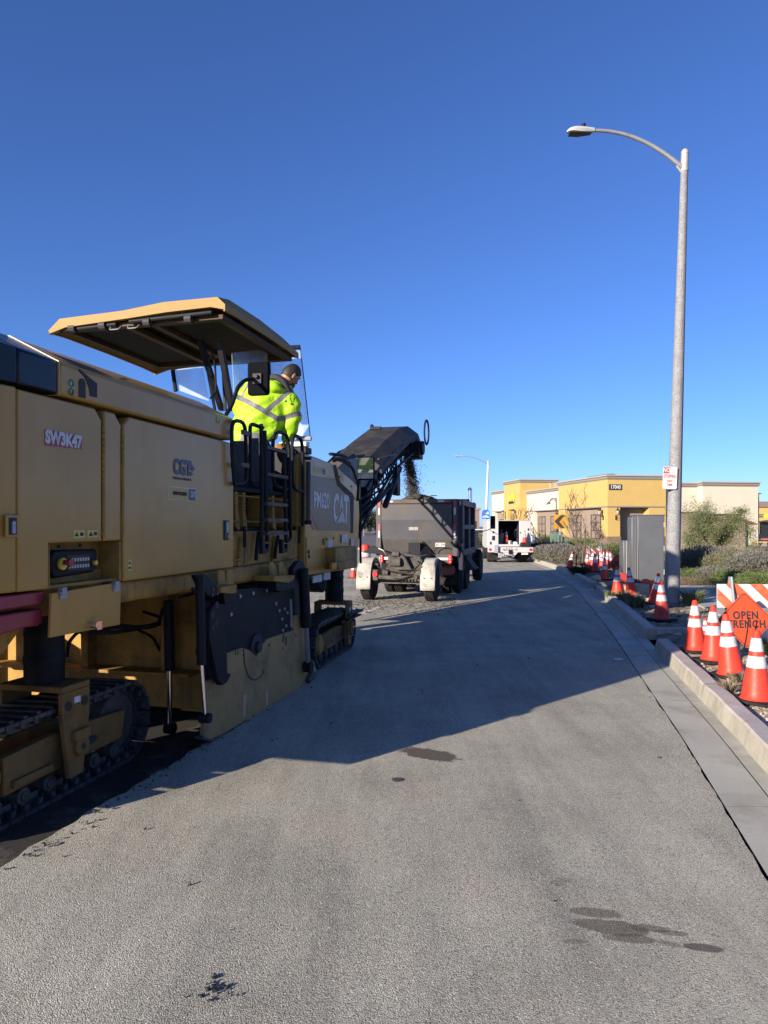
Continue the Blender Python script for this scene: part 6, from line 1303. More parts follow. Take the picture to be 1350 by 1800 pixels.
b = MB(); b.box(-.17, .17, 0, .5, 0, 1.17); b.build('cabinet_body', alum, ca2, bevel=.006); b = MB(); b.box(-.15, .15, -.012, -.001, .05, 1.12); b.build('door', alum, ca2, bevel=.003); b = MB(); b.cyl((-.08, -.02, 0), (-.08, -.02, 1.17), .01, n=6); b.build('conduit', galv, ca2)
b = MB(); b.box(-.35, .36, -.25, .1, 0, .28); o_ = b.build('concrete_vault', M('vault_beige', (.42, .37, .27), .85, var=.1, scale=4), bevel=.015); q = G(1137, 1046, .12); o_.location = (q.x - .28, q.y + .3, .08); tag(o_, 'beige concrete slab on the soil in front of the tall steel cabinet', 'slab')
b = MB(); n_ = 8; vs = []
for i in range(n_ + 1):
    for j in range(n_ + 1): vs.append(((i / n_ - .5) * .42, .03 * math.sin(i * 1.3 + j), (j / n_) * .34 + .02 * math.sin(i)))
b.add(vs, [(i * (n_ + 1) + j, i * (n_ + 1) + j + 1, (i + 1) * (n_ + 1) + j + 1, (i + 1) * (n_ + 1) + j) for i in range(n_) for j in range(n_)]); o_ = b.build('orange_mesh', M('net_orange', (.6, .11, .045), .6, var=.15, scale=12), smooth=60); md = o_.modifiers.new('t', 'SOLIDIFY'); md.thickness = .02
q = G(1145, 1045, .12); o_.location = (q.x, q.y, .12); tag(o_, 'crumpled orange mesh folded against the beige slab by the lamp pole', 'safety mesh')
q = G(1092, 1030, .12); b = MB(); b.ext([(-.22, 0, .0), (.22, 0, .0), (.16, 0, .3), (-.1, 0, .38)], (0, .15, 0)); o_ = b.build('orange_bag', orangeD, bevel=.04); o_.location = (q.x + .15, q.y + .3, .1); tag(o_, 'dull red-orange bag slumped between two cones before the steel cabinet', 'bag')
grn = M('cabinet_green', (.07, .115, .085), .5, var=.12, scale=3, dirt=(.16, .19, .16), dirt_amt=.5, dscale=3)
tf = thing('transformer_box', 'green electrical transformer box behind the chevron sign', 'transformer', (W(980, 925, 40).x, 40, .1), R(-12))
b = MB(); b.box(-.40, .28, 0, .9, 0, 1.22); b.build('box_body', grn, tf, bevel=.02); b = MB(); b.box(-.42, .30, -.03, .93, 1.22, 1.27); b.build('lid', grn, tf, bevel=.01); b = MB(); b.box(.285, .62, .15, .9, 0, 1.0); b.build('side_box', grn, tf, bevel=.02)
b = MB(); b.box(-.07, -.06, -.006, 0, .05, 1.18); b.box(-.3, -.2, -.005, 0, .7, .85); b.build('door_seam', blkF, tf)
# boulders
def rock(name, px, py, r, label, mat, z=.12, sq=.75):
    bm = bmesh.new(); bmesh.ops.create_icosphere(bm, subdivisions=3, radius=r)
    ph = random.uniform(0, 9)
    for v in bm.verts:
        d = v.co.normalized(); v.co *= 1 + .16 * math.sin(d.x * 3 + ph) * math.cos(d.y * 4 + ph) + .07 * math.sin(d.z * 9 + d.x * 7 + ph); v.co.z *= sq
    me = bpy.data.meshes.new(name); bm.to_mesh(me); bm.free(); me.shade_smooth(); me.materials.append(mat); o = bpy.data.objects.new(name, me); C.objects.link(o)
    p = G(px, py, z); o.location = (p.x, p.y, z + r * sq * .6); return tag(o, label, 'rock', 'rocks in the planter')
rk = M('boulder', (.40, .33, .24), .85, var=.2, scale=8, bump=.4, bscale=25); rk2 = M('boulder_grey', (.26, .24, .21), .9, var=.25, scale=9, bump=.5, bscale=25)
rock('boulder', 1047, 1022, .145, 'round tan boulder at the kerb opening left of the dirty cone', rk)
for i, (px, py, r, lb) in enumerate(((1138, 1059, .12, 'flat pale stone between the grass tuft and the leaning cone'), (1125, 1064, .10, 'small grey stone right of the grass tuft by the kerb'), (1130, 1050, .09, 'small tan stone touching the beige slab'), (1071, 1019, .07, 'small grey stone right of the dirty cone by the boulder'), (1076, 1024, .05, 'tiny stone in front of the far sign leg'), (1146, 1068, .07, 'small stone at the foot of the leaning cone by the lamp pole'), (1192, 1117, .05, 'little stone in the shade behind the dirty cone'))):
    rock('stone', px, py, r, lb, rk if i % 2 == 0 else rk2, sq=.5)
q = G(1087, 1160, 0); b = MB(); b.box(-.05, .05, -.03, .03, 0, .015); o_ = b.build('litter', white, bevel=.005); o_.location = q; tag(o_, 'small white scrap of litter on the shaded road near the gutter', 'litter')
q = G(699, 1371, 0); b = MB(); b.lathe([(.035, 0), (.04, .004), (.0, .006)], 14); o_ = b.build('metal_cap', steel); o_.location = q; tag(o_, 'small round metal disc lying on the sunlit road', 'disc')
# =====================================================================
# BUILDINGS
# =====================================================================
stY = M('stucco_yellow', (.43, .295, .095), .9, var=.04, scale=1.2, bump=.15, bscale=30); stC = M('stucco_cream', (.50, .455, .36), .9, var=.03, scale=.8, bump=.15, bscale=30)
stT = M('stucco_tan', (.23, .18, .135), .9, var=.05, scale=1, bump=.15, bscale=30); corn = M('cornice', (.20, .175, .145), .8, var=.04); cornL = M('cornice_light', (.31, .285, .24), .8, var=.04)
stone = M('ledge_stone', (.15, .10, .07), .9, var=.5, scale=9, bump=.8, bscale=9, dirt=(.22, .16, .12), dirt_amt=.8, dscale=5)
brz = M('bronze_frame', (.045, .03, .022), .5); tile = M('clay_tile', (.20, .095, .06), .85, var=.4, scale=5, bump=.6, bscale=8)
def at_(px, Y): return (px - 675) / K * Y
BL = thing('retail_building', 'yellow and cream stucco retail building numbered 17040 with wall lanterns', 'building', (19.5, 62, 0), R(9.3))
def B_(b, nm, mat, par=None, bevel=0.0): return b.build(nm, mat, BL if par is None else par, bevel=bevel, smooth=30)
def bx(nm, mat, *bs, par=None, bevel=0.0):
    b = MB(); [b.box(*q) for q in bs]; return B_(b, nm, mat, par, bevel)
def cornice(v0, v1, u0, u1, z):
    bx('cornice', corn, (v0 - .10, v1 + .1, u0 - .10, u1 + .1, z - .34, z - .12), (v0 - .04, v1 + .04, u0 - .04, u1 + .04, z - .42, z - .3401)); bx('cornice_cap', cornL, (v0 - .2, v1 + .2, u0 - .2, u1 + .2, z - .1199, z))
# corner block
bx('upper_wall', stY, (0, 5.5, 0, 10.6, 3.4, 5.80)); cornice(0, 5.5, 0, 10.6, 6.2)
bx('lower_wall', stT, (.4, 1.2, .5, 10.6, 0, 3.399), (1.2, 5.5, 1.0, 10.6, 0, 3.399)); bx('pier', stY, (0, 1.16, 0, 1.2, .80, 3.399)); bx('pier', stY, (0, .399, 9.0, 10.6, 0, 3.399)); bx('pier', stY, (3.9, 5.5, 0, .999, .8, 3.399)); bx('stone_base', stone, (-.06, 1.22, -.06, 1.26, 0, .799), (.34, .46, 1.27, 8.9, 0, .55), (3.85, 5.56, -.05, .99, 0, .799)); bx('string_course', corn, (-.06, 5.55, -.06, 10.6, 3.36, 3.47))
# cream wing
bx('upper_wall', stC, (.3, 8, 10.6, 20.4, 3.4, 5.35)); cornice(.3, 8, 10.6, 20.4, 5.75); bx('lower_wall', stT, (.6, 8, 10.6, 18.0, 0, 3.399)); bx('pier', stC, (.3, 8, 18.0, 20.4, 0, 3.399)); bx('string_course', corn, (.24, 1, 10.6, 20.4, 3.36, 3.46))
# tower and end wing
bx('tower_wall', stY, (-.5, 4, 20.4, 26.1, 3.7, 6.75), (-.5, 4, 20.4, 22.2, 0, 3.699), (-.5, 4, 24.6, 26.1, 0, 3.699), (.4, 4, 22.2, 24.6, 0, 3.699)); cornice(-.5, 4, 20.4, 26.1, 7.15); bx('tower_band', corn, (-.56, -.5, 20.35, 26.15, 2.2, 2.32))
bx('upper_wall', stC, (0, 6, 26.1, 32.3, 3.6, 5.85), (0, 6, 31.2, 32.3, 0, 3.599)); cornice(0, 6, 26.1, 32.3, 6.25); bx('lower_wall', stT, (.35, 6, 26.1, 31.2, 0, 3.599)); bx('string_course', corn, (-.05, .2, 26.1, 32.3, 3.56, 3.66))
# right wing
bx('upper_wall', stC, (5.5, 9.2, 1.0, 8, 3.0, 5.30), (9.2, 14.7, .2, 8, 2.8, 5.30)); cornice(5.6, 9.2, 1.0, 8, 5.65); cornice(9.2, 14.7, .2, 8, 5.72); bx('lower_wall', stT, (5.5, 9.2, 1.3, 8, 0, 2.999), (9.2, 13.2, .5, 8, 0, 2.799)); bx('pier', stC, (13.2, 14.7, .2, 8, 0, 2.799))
b = MB(); b.add([(3, 9, 5.9), (10, 9, 5.9), (10, 20, 5.9), (3, 20, 5.9), (6.2, 12.2, 7.25), (6.8, 12.2, 7.25), (6.8, 16.8, 7.25), (6.2, 16.8, 7.25)], [(0, 1, 5, 4), (1, 2, 6, 5), (2, 3, 7, 6), (3, 0, 4, 7), (4, 5, 6, 7)]); B_(b, 'tile_roof', tile)
b = MB()
for u0 in (16.2, 17.6): b.tube([(2, u0, 5.7), (2, u0, 6.6), (2, u0 + .5, 6.6), (2, u0 + .5, 6.45)], .03, n=5)
B_(b, 'roof_pipe', galv)
def window(v, u0, u1, z0, z1, face=None):
    fr = .07; b = MB()
    xs = [u0, (u0 + u1) / 2 - fr / 2, u1 - fr]
    for u in xs: b.box(v - .06, v - .001, u, u + fr, z0, z1)
    n_ = 3
    for k in range(n_ + 1): z = z0 + (z1 - z0 - fr) * k / n_; b.box(v - .056, v - .002, u0, u1, z, z + fr)
    w_ = B_(b, 'window', brz); b = MB(); b.box(v - .018, v - .003, u0 + .02, u1 - .02, z0 + .02, z1 - .02); B_(b, 'panel', M('window_panel', (.20, .155, .12), .5), w_)
for u0, u1 in ((2.0, 4.0), (6.1, 7.95)): window(.4, u0, u1, .55, 2.78)
for u0, u1 in ((12.2, 14.0), (15.5, 17.4)): window(.6, u0, u1, .35, 2.78)
window(.35, 27.5, 30.0, .5, 2.6); window(.4, 22.5, 23.6, .5, 2.6)
def lantern(v, u, z, dv, du, s=1.0):
    b = MB(); c = Vector((v + dv * .38, u + du * .38, z)); b.tube([(v, u, z - .35 * s), (v + dv * .2, u + du * .2, z - .42 * s), c + Vector((0, 0, -.25 * s))], .03, n=6); b.tube([(v, u, z - .5 * s), (v + dv * .15, u + du * .15, z - .62 * s), (v + dv * .3, u + du * .3, z - .5 * s)], .02, n=6)
    b.box(v - .05 + dv * .03, v + .05 + dv * .03, u - .05 + du * .03, u + .05 + du * .03, z - .65 * s, z - .25 * s); b.lathe([(.05, -.24), (.10, -.2), (.10, -.17)], 8, c); b.lathe([(.17, .16), (.19, .18), (.10, .3), (.03, .38), (.05, .42), (.005, .46)], 8, c)
    for k in range(6): t = k * math.pi / 3; b.cyl(c + Vector((.10 * math.cos(t), .1 * math.sin(t), -.17)), c + Vector((.165 * math.cos(t), .165 * math.sin(t), .16)), .012, n=4)
    l_ = B_(b, 'wall_lantern', brz); b = MB(); b.lathe([(.085, -.165), (.145, .155)], 8, c); B_(b, 'lantern_glass', M('lantern_glass', (.45, .42, .36), .2), l_)
lantern(0, .75, 2.9, -1, 0); lantern(.75, 0, 2.9, 0, -1); lantern(-.5, 21.6, 3.3, -1, 0, 1.2); lantern(-.5, 25.4, 3.3, -1, 0, 1.2)
pq = B_(MB().box(.12, 1.32, -.04, -.002, 4.86, 5.36), 'number_plate', blkF)
text('lettering', '17040', .46, refl, pq, (.72, -.045, 5.11), BASIS_FRONT, .85, .012, ext=.01)
BLs = Matrix(((0, 0, -1), (-1, 0, 0), (0, 1, 0)))         # text on the left face: x -> -u, normal -> -v
shop = M('shop_sign_yellow', (.75, .72, .05), .5); tq = text('lettering', 'family', 1.15, shop, BL, (-.53, 23.3, 5.15), BLs, .85, .03, ext=.02); text('lettering', 'superstore', .46, blkF, BL, (-.53, 23.3, 4.55), BLs, .95, .02, ext=.02)
text('lettering', 'family', 1.15, M('sign_dark_green', (.02, .05, .02), .5), BL, (-.51, 23.22, 5.10), BLs, .85, .06, ext=.004)
bx('wall_box', refl, (-.15, 0, 31.6, 32.0, 5.0, 5.5))
# trash enclosure of tan stucco with a little tiled roof
te = thing('wall_enclosure', 'tan stucco enclosure with a small tiled roof behind the olive tree', 'enclosure', (at_(1312, 42), 42, 0), R(3))
b = MB(); b.box(-4.2, -.05, 0, .25, 0, 1.95); b.build('wall', stT, te); b = MB(); b.ext([(-.049, 0, 0), (.75, 1.1, 0), (.75, 1.4, 0), (-.049, .3, 0)], (0, 0, 1.6)); b.build('wall', M('stucco_brown', (.26, .2, .155), .9, var=.06), te)
b = MB(); b.box(-.55, .78, .3, 2, 1.6, 1.79); b.build('beam', stC, te); b = MB(); b.add([(-.6, .2, 1.8), (.95, .2, 1.8), (.95, 2.2, 1.8), (-.6, 2.2, 1.8), (-.45, 1.1, 2.3), (.1, 1.1, 2.3)], [(0, 1, 5, 4), (1, 2, 5), (2, 3, 4, 5), (3, 0, 4), (0, 3, 2, 1)]); b.build('tile_roof', tile, te)
# far right yellow shop
fr_ = thing('shop_building', 'distant yellow shop building at the right edge with green sign and dark windows', 'building', (at_(1329, 105), 105, 0), R(-2))
def F_(nm, mat, *bs):
    b = MB(); [b.box(*q) for q in bs]; return b.build(nm, mat, fr_)
F_('wall', stY, (-2, 26, 0, 12, 2.3, 4.5), (-2, .5, .01, 12, 0, 2.3), (9, 10, .01, 12, 0, 2.3)); F_('cornice', M('cornice_brown', (.17, .12, .10), .8), (-2.2, 26.2, -.25, 12.2, 4.5, 5.35)); F_('storefront', M('dark_storefront', (.02, .02, .022), .2), (.5, 9, .5, 11, 0, 2.3), (10, 26, .5, 11, 0, 2.3))
b = MB(); b.tube([(.3, -.3, 2.35), (2, -.9, 2.6), (4.5, -.9, 2.55), (6, -.3, 2.3)], .12, n=8); b.build('awning', brz, fr_)
F_('sign_board', M('sign_green', (.04, .13, .07), .5), (-.3, 1.1, -.06, -.001, 3.35, 3.5), (-.3, 1.0, -.06, -.001, 3.0, 3.25)); F_('sign_emblem', shop, (1.25, 1.9, -.06, -.001, 3.0, 3.5))
# black parking-lot lamp at the right edge
q = at_(1333, 70); lp_ = thing('lamp_post', 'slim black parking lot lamp on a pale concrete base at the right edge', 'lamp post', (q, 70, 0)); b = MB(); b.cyl((0, 0, .9), (0, 0, 4.9), .07, n=8); b.build('post', brz, lp_); b = MB(); b.cyl((0, 0, 0), (0, 0, .95), .22, n=14); b.build('base', conc, lp_); b = MB(); b.box(-.22, .22, -.2, .2, 4.88, 4.96); b.build('lamp_head', brz, lp_)
# gooseneck lamp behind the chevron sign
q = at_(978, 48); gl = thing('lamp_post', 'thin gooseneck lamp post rising behind the yellow chevron sign', 'lamp post', (q, 48, 0)); b = MB(); b.cyl((0, 0, 0), (0, 0, 3.2), .035, n=6); b.tube([(0, 0, 3.2), (0, 0, 3.5), (-.15, 0, 3.62), (-.35, 0, 3.55), (-.45, 0, 3.35)], .03, n=6); b.build('post', brz, gl); b = MB(); b.cyl((-.45, 0, 3.38), (-.48, 0, 3.18), .04, .08, n=10); b.build('lamp_head', brz, gl); b = MB(); b.lathe([(.12, 2.40), (.10, 2.55), (.03, 2.62)], 12); b.build('collar', brz, gl)
# low bench and red kerb at the far right
q = at_(1337, 60); bn = thing('bench', 'low tan block bench at the right edge beyond the bushes', 'bench', (q, 60, 0))
for x_ in (-.55, .25): b = MB(); b.box(x_, x_ + .3, 0, .4, 0, .299); b.build('support', stT, bn)
b = MB(); b.box(-.6, .6, -.02, .42, .3, .42); b.build('seat', stY, bn, bevel=.01)
b = MB(); b.box(at_(1318, 88), 80, 88, 88.3, 0, .16); tag(b.build('kerb', M('red_kerb', (.42, .10, .08), .8)), kind='structure')
# brown shop far behind the dump truck
fb_ = thing('shop_building', 'distant brown stucco building seen beside the dump truck mirror', 'building', (at_(800, 100), 100, 0), R(-3))
b = MB(); b.box(-6, 3.4, 0, 12, 0, 4.3); b.build('wall', M('stucco_brownred', (.19, .13, .10), .9), fb_); b = MB(); b.box(-2, 1.8, -.5, 10, 4.3, 5.0); b.box(-6.2, 3.6, -.2, 12, 4.0, 4.3); b.build('parapet', M('stucco_brownlight', (.24, .17, .13), .9), fb_); b = MB(); b.box(-1.5, 1.2, -.03, 0, .1, 2.6); b.box(2.0, 3.0, -.03, 0, .3, 2.4); b.build('window', M('dark_storefront', (.02, .02, .022), .2), fb_)
b = MB(); b.box(-60, -9, 150, 170, 0, 4.2); b.build('x', corn); bpy.data.objects['x'].name = 'warehouse'; tag(bpy.data.objects['warehouse'], 'long low tan warehouse far behind the dump truck', 'building')
# parked white car far behind the dump truck mirror
car = thing('parked_car', 'white parked car beyond the shrubs left of the service truck', 'car', (at_(842, 72), 72, 0), R(70)); carb = [(-2.1, .3), (-2.15, .75), (-1.5, .9), (-.9, 1.4), (.7, 1.42), (1.3, .95), (2.1, .85), (2.15, .35)]
b = MB(); b.ext([(-.85, y, z) for y, z in carb], (1.7, 0, 0)); b.build('body', white, car, bevel=.08); b = MB(); b.ext([(-.86, y, z) for y, z in ((-1.3, .95), (-.8, 1.33), (.62, 1.34), (1.1, .97))], (1.72, 0, 0)); b.build('window', blkG, car)
for x_ in (-.82, .82):
    for y_ in (-1.35, 1.35): b = MB(); b.cyl((x_ - .1, y_, .32), (x_ + .1, y_, .32), .32, n=20); b.build('wheel', rub, car)
# orange barrel and cone beyond the trailing axle
q = W(642, 960, 27); ob = thing('traffic_barrel', 'orange and white channelizing barrel glimpsed left of the dump truck', 'barrel', (q.x, 27, 0)); b = MB(); b.lathe([(.29, 0), (.29, .05), (.24, .08), (.22, .4), (.20, .7), (.18, .98), (.05, 1.02)], 24); b.build('body', orange, ob); b = MB(); b.lathe([(.237, .2), (.228, .36)], 24); b.lathe([(.217, .56), (.205, .72)], 24); b.build('reflective_band', refl, ob)
place_cone(621, 1016, 'orange cone seen under the conveyor left of the trailing axle', z=0.0, sc=.85, group='traffic cones along the kerb')
# =====================================================================
# PLANTS
# =====================================================================
def leafmat(name, c1, c2, rough=.7, trans=.15):
    m = bpy.data.materials.new(name); m.use_nodes = True; n = m.node_tree.nodes; l = m.node_tree.links; b = n['Principled BSDF']; g = n.new('ShaderNodeNewGeometry')
    r_ = n.new('ShaderNodeValToRGB'); r_.color_ramp.elements[0].color = tuple(c1) + (1,); r_.color_ramp.elements[1].color = tuple(c2) + (1,)
    l.new(g.outputs['Random Per Island'], r_.inputs[0]); l.new(r_.outputs[0], b.inputs['Base Color']); b.inputs['Roughness'].default_value = rough; b.inputs['Specular IOR Level'].default_value = .25
    MATS[name] = m; return m
def leaves(cent, rad, n, size, asp=.35, shell=.55, up=.0, lump=.22, flat=0.0):
    """numpy cloud of little diamond leaves through a lumpy ellipsoid"""
    d = RNG.normal(size=(n, 3)); d /= np.linalg.norm(d, axis=1)[:, None]; ph = RNG.uniform(0, 6, 4)
    k = 1 + lump * np.sin(d[:, 0] * 4 + ph[0]) * np.cos(d[:, 1] * 3.5 + ph[1]) + lump * .7 * np.sin(d[:, 2] * 6 + d[:, 0] * 5 + ph[2]) + lump * .5 * np.sin(d[:, 1] * 9 + ph[3])
    r = (shell + (1 - shell) * RNG.uniform(0, 1, n) ** .7) * k; p = d * r[:, None] * np.array(rad) + np.array(cent)
    ax = RNG.normal(size=(n, 3)) + np.array([0, 0, up]) + d * .8; ax /= np.linalg.norm(ax, axis=1)[:, None]; sd = np.cross(ax, RNG.normal(size=(n, 3))); sd /= np.linalg.norm(sd, axis=1)[:, None]
    s = size * RNG.uniform(.6, 1.35, n)[:, None]; v = np.stack([p, p + ax * s * .5 + sd * s * asp * .5, p + ax * s, p + ax * s * .5 - sd * s * asp * .5], 1)
    return v
def quads(name, V_, mat, loc=(0, 0, 0), parent=None, zmin=None):
    if zmin is not None: V_ = V_[V_[:, :, 2].min(axis=1) > zmin]
    n = len(V_); me = bpy.data.meshes.new(name); me.vertices.add(4 * n); me.vertices.foreach_set('co', V_.reshape(-1).astype(np.float32)); me.loops.add(4 * n); me.loops.foreach_set('vertex_index', np.arange(4 * n, dtype=np.int32))
    me.polygons.add(n); me.polygons.foreach_set('loop_start', np.arange(n, dtype=np.int32) * 4); me.polygons.foreach_set('loop_total', np.full(n, 4, dtype=np.int32)); me.update(calc_edges=True); me.materials.append(mat)
    o = bpy.data.objects.new(name, me); C.objects.link(o); o.location = loc
    if parent is not None: o.parent = parent
    return o
lav = leafmat('lavender_leaf', (.09, .09, .06), (.19, .18, .14)); sage = leafmat('sage_leaf', (.09, .095, .045), (.21, .20, .12)); grnL = leafmat('green_leaf', (.055, .085, .022), (.13, .17, .05)); dkL = leafmat('dark_leaf', (.02, .03, .016), (.055, .065, .035)); oliv = leafmat('olive_leaf', (.06, .08, .03), (.17, .19, .085)); dry = leafmat('dry_leaf', (.11, .085, .055), (.24, .19, .13)); purp = leafmat('purple_bloom', (.085, .082, .068), (.17, .158, .145)); grass = leafmat('grass_blade', (.05, .07, .025), (.16, .17, .08)); ylw = leafmat('yellow_leaf', (.14, .12, .03), (.24, .20, .05))
twig = M('twig_bark', (.085, .06, .045), .9, var=.3, scale=20); bark = M('bark', (.17, .13, .10), .95, var=.35, scale=12, bump=.5, bscale=30)
def bush(px, pyb, Y, w_, h_, mat, label, n=5000, size=.05, asp=.35, up=.6, tips=None, dep=None, z=.1, name='bush'):
    x = at_(px, Y); t = thing(name, label, 'bush', (x, Y, z), 0, 'shrubs in the planting beds'); dep = dep or w_ * .8; h_ *= .9
    V_ = [leaves((0, 0, h_ * .45), (w_ / 2, dep / 2, h_ * .55), n, size, asp, .45, up)]
    for k in range(4): V_.append(leaves((random.uniform(-.3, .3) * w_, random.uniform(-.3, .3) * dep, h_ * random.uniform(.5, .8)), (w_ * .2, dep * .2, h_ * .28), n // 7, size, asp, .4, up))
    quads('foliage', np.concatenate(V_), mat, parent=t, zmin=-.02)
    b = MB()
    for k in range(12): a_ = random.uniform(0, 6.28); r_ = random.uniform(.2, .42); b.tube([(0, 0, 0), (math.cos(a_) * w_ * r_ * .5, math.sin(a_) * dep * r_ * .5, h_ * .4), (math.cos(a_) * w_ * r_, math.sin(a_) * dep * r_, h_ * random.uniform(.6, .9))], .012, n=4, smooth=False)
    b.build('stems', twig, t)
    if tips:
        m_ = int(n * .25); a_ = RNG.uniform(0, 6.28, m_); r_ = np.sqrt(RNG.uniform(0, 1, m_)); X_ = np.cos(a_) * r_ * w_ * .5; Y_ = np.sin(a_) * r_ * dep * .5; Z_ = h_ * (.62 + .40 * np.sqrt(np.maximum(0, 1 - r_ ** 2))) * RNG.uniform(.85, 1.12, m_)
        p = np.stack([X_, Y_, Z_], 1); ax = np.stack([X_ * .4 / w_, Y_ * .4 / w_, np.ones(m_)], 1) + RNG.normal(size=(m_, 3)) * .25; ax /= np.linalg.norm(ax, axis=1)[:, None]; sd = np.cross(ax, RNG.normal(size=(m_, 3))); sd /= np.linalg.norm(sd, axis=1)[:, None]; s = size * 2.0
        quads('flower_spikes', np.stack([p, p + ax * s * .5 + sd * s * .09, p + ax * s, p + ax * s * .5 - sd * s * .09], 1), tips, parent=t)
    return t
# left lavender bed by the far kerb
bush(962, 0, 32.0, 1.25, .72, lav, 'greyish lavender bush at the kerb corner, leftmost of the far bed', 6000, .055, tips=purp); bush(985, 0, 30.5, 1.4, .80, lav, 'greyish lavender bush below the chevron sign', 7000, .055, tips=purp); bush(1006, 0, 29.0, 1.2, .70, lav, 'greyish lavender bush left of the bare tree trunk', 6000, .05, tips=purp); bush(975, 0, 35, 1.9, .75, lav, 'lavender bush at the back of the far bed before the green box', 6000, .06, tips=purp)
bush(1040, 0, 33, 2.0, .85, sage, 'sage green bush right behind the bare tree', 6000, .06); bush(1008, 0, 38, 1.6, .95, grnL, 'rounded green bush right of the green transformer box', 6000, .06); bush(1066, 0, 36, 2.4, .85, sage, 'broad sage bush below the building corner', 8000, .06); bush(1092, 0, 34, 1.8, .80, grnL, 'green bush just left of the steel cabinets', 6000, .055); bush(1024, 0, 42, 2.2, .95, grnL, 'dull green bush farther back below the long windows', 5000, .07)
bush(956, 0, 43, 1.8, 1.0, dkL, 'dark green bush in shade beside the white truck', 6000, .07); bush(942, 0, 39, 1.6, .75, dkL, 'low dark bush touching the right side of the white truck', 5000, .07); bush(965, 0, 46, 1.4, 1.1, grnL, 'upright green bush left of the green transformer', 4000, .07); bush(930, 0, 44, 2.0, .6, dkL, 'low dark bush hidden behind the white truck', 4000, .07)
bush(1018, 0, 23.6, .66, .30, dkL, 'dark feathery shrub at the kerb among the far cones', 5000, .035, z=.08)
# right beds behind the pavement
RB = [(1208, 22.5, 1.9, .95, sage, 'tall pale sage bush just right of the lamp pole', 9000, .045, None), (1250, 22.0, 2.1, .95, lav, 'grey lavender bush below the olive tree trunks', 10000, .045, purp), (1292, 21.0, 2.0, .90, sage, 'pale grey-green bush right of the olive tree foot', 10000, .045, None), (1334, 20.0, 1.8, .85, lav, 'grey lavender bush at the right edge behind the green mound', 9000, .045, purp),
      (1228, 19.4, 1.5, .50, grnL, 'bright green low bush above the pavement corner', 8000, .035, None), (1262, 19.0, 1.2, .50, purp, 'dark purple-grey bush between two green ones', 8000, .04, purp), (1300, 17.0, 1.6, .62, grnL, 'bright green mound of groundcover behind the near barricade', 12000, .032, None), (1342, 16.2, 1.6, .66, grnL, 'bright green mound at the right edge above the striped barricade', 12000, .032, None), (1205, 24.5, 1.6, .9, sage, 'pale bush against the tan enclosure wall', 7000, .05, None), (1330, 27, 2.6, .7, ylw, 'yellow-green groundcover by the dark wall at the right', 6000, .05, None), (1275, 25, 3.0, .95, sage, 'broad pale bush behind the olive tree foot', 9000, .05, None)]
for px, Y, w_, h_, m_, lb, n_, s_, tp_ in RB: bush(px, 0, Y, w_, h_, m_, lb, n_, s_, tips=tp_)
bush(1222, 0, 19.0, .85, .26, dry, 'pile of dry tan brush at the pavement edge', 5000, .05, asp=.12)
bush(840, 0, 56, 2.2, 1.1, sage, 'pale shrub between the dump truck and the white truck', 5000, .08); bush(832, 0, 60, 2.0, 1.2, dkL, 'dark shrub behind the pale one beside the dump truck mirror', 4000, .09); bush(848, 0, 52.9, 1.4, .5, dkL, 'low dark shrub left of the white truck', 3000, .07)
for i, (px, Y, s_) in enumerate(((640, 120, 4.5), (660, 140, 5), (700, 150, 5.5), (560, 130, 6))):
    t = thing('tree', ['far rounded tree seen through the conveyor gap', 'far tree left of the dump truck', 'far tree hidden behind the dump truck', 'far tree behind the milling machine'][i], 'tree', (at_(px, Y), Y, 0)); quads('crown', leaves((0, 0, s_ * .62), (s_ * .45, s_ * .45, s_ * .38), 2500, .35, .5, .3), dkL, parent=t); b = MB(); b.cyl((0, 0, 0), (0, 0, s_ * .5), .15, .08, n=8); b.build('trunk', bark, t)
# grass tufts
def tuft(px, py, w_, h_, n, label, mat=None, z=.115, Yv=None, group='grass tufts'):
    p = G(px, py, z) if Yv is None else Vector((at_(px, Yv), Yv, z)); mat = mat or grass
    a_ = RNG.uniform(0, 6.28, n); r_ = np.sqrt(RNG.uniform(0, 1, n)) * w_ * .25; base = np.stack([np.cos(a_) * r_, np.sin(a_) * r_, np.zeros(n)], 1); L_ = h_ * RNG.uniform(.5, 1.15, n)
    out = np.stack([np.cos(a_), np.sin(a_), np.zeros(n)], 1) * (w_ * .3 * RNG.uniform(.3, 1.2, n))[:, None]; mid = base + out * .4 + np.stack([0 * L_, 0 * L_, L_ * .7], 1); tip = base + out * 1.1 + np.stack([0 * L_, 0 * L_, L_], 1)
    sd = np.stack([-np.sin(a_ + 1), np.cos(a_ + 1), 0 * a_], 1) * .006; V_ = np.concatenate([np.stack([base - sd, base + sd, mid + sd * .8, mid - sd * .8], 1), np.stack([mid - sd * .8, mid + sd * .8, tip + sd * .1, tip - sd * .1], 1)])
    return tag(quads('grass_tuft', V_, mat, loc=p), label, 'grass', group)
tuft(1216, 1062, .62, .28, 420, 'dark green grass tuft just right of the concrete lamp pole'); tuft(1112, 1066, .45, .26, 380, 'spiky grass tuft at the kerb in front of a leaning cone', sage and leafmat('grass_pale', (.06, .065, .035), (.24, .22, .15))); tuft(1096, 1058, .38, .24, 280, 'smaller grass tuft left of the spiky one by the kerb'); tuft(1122, 1068, .35, .2, 220, 'short grass tuft right of the spiky one by the kerb')
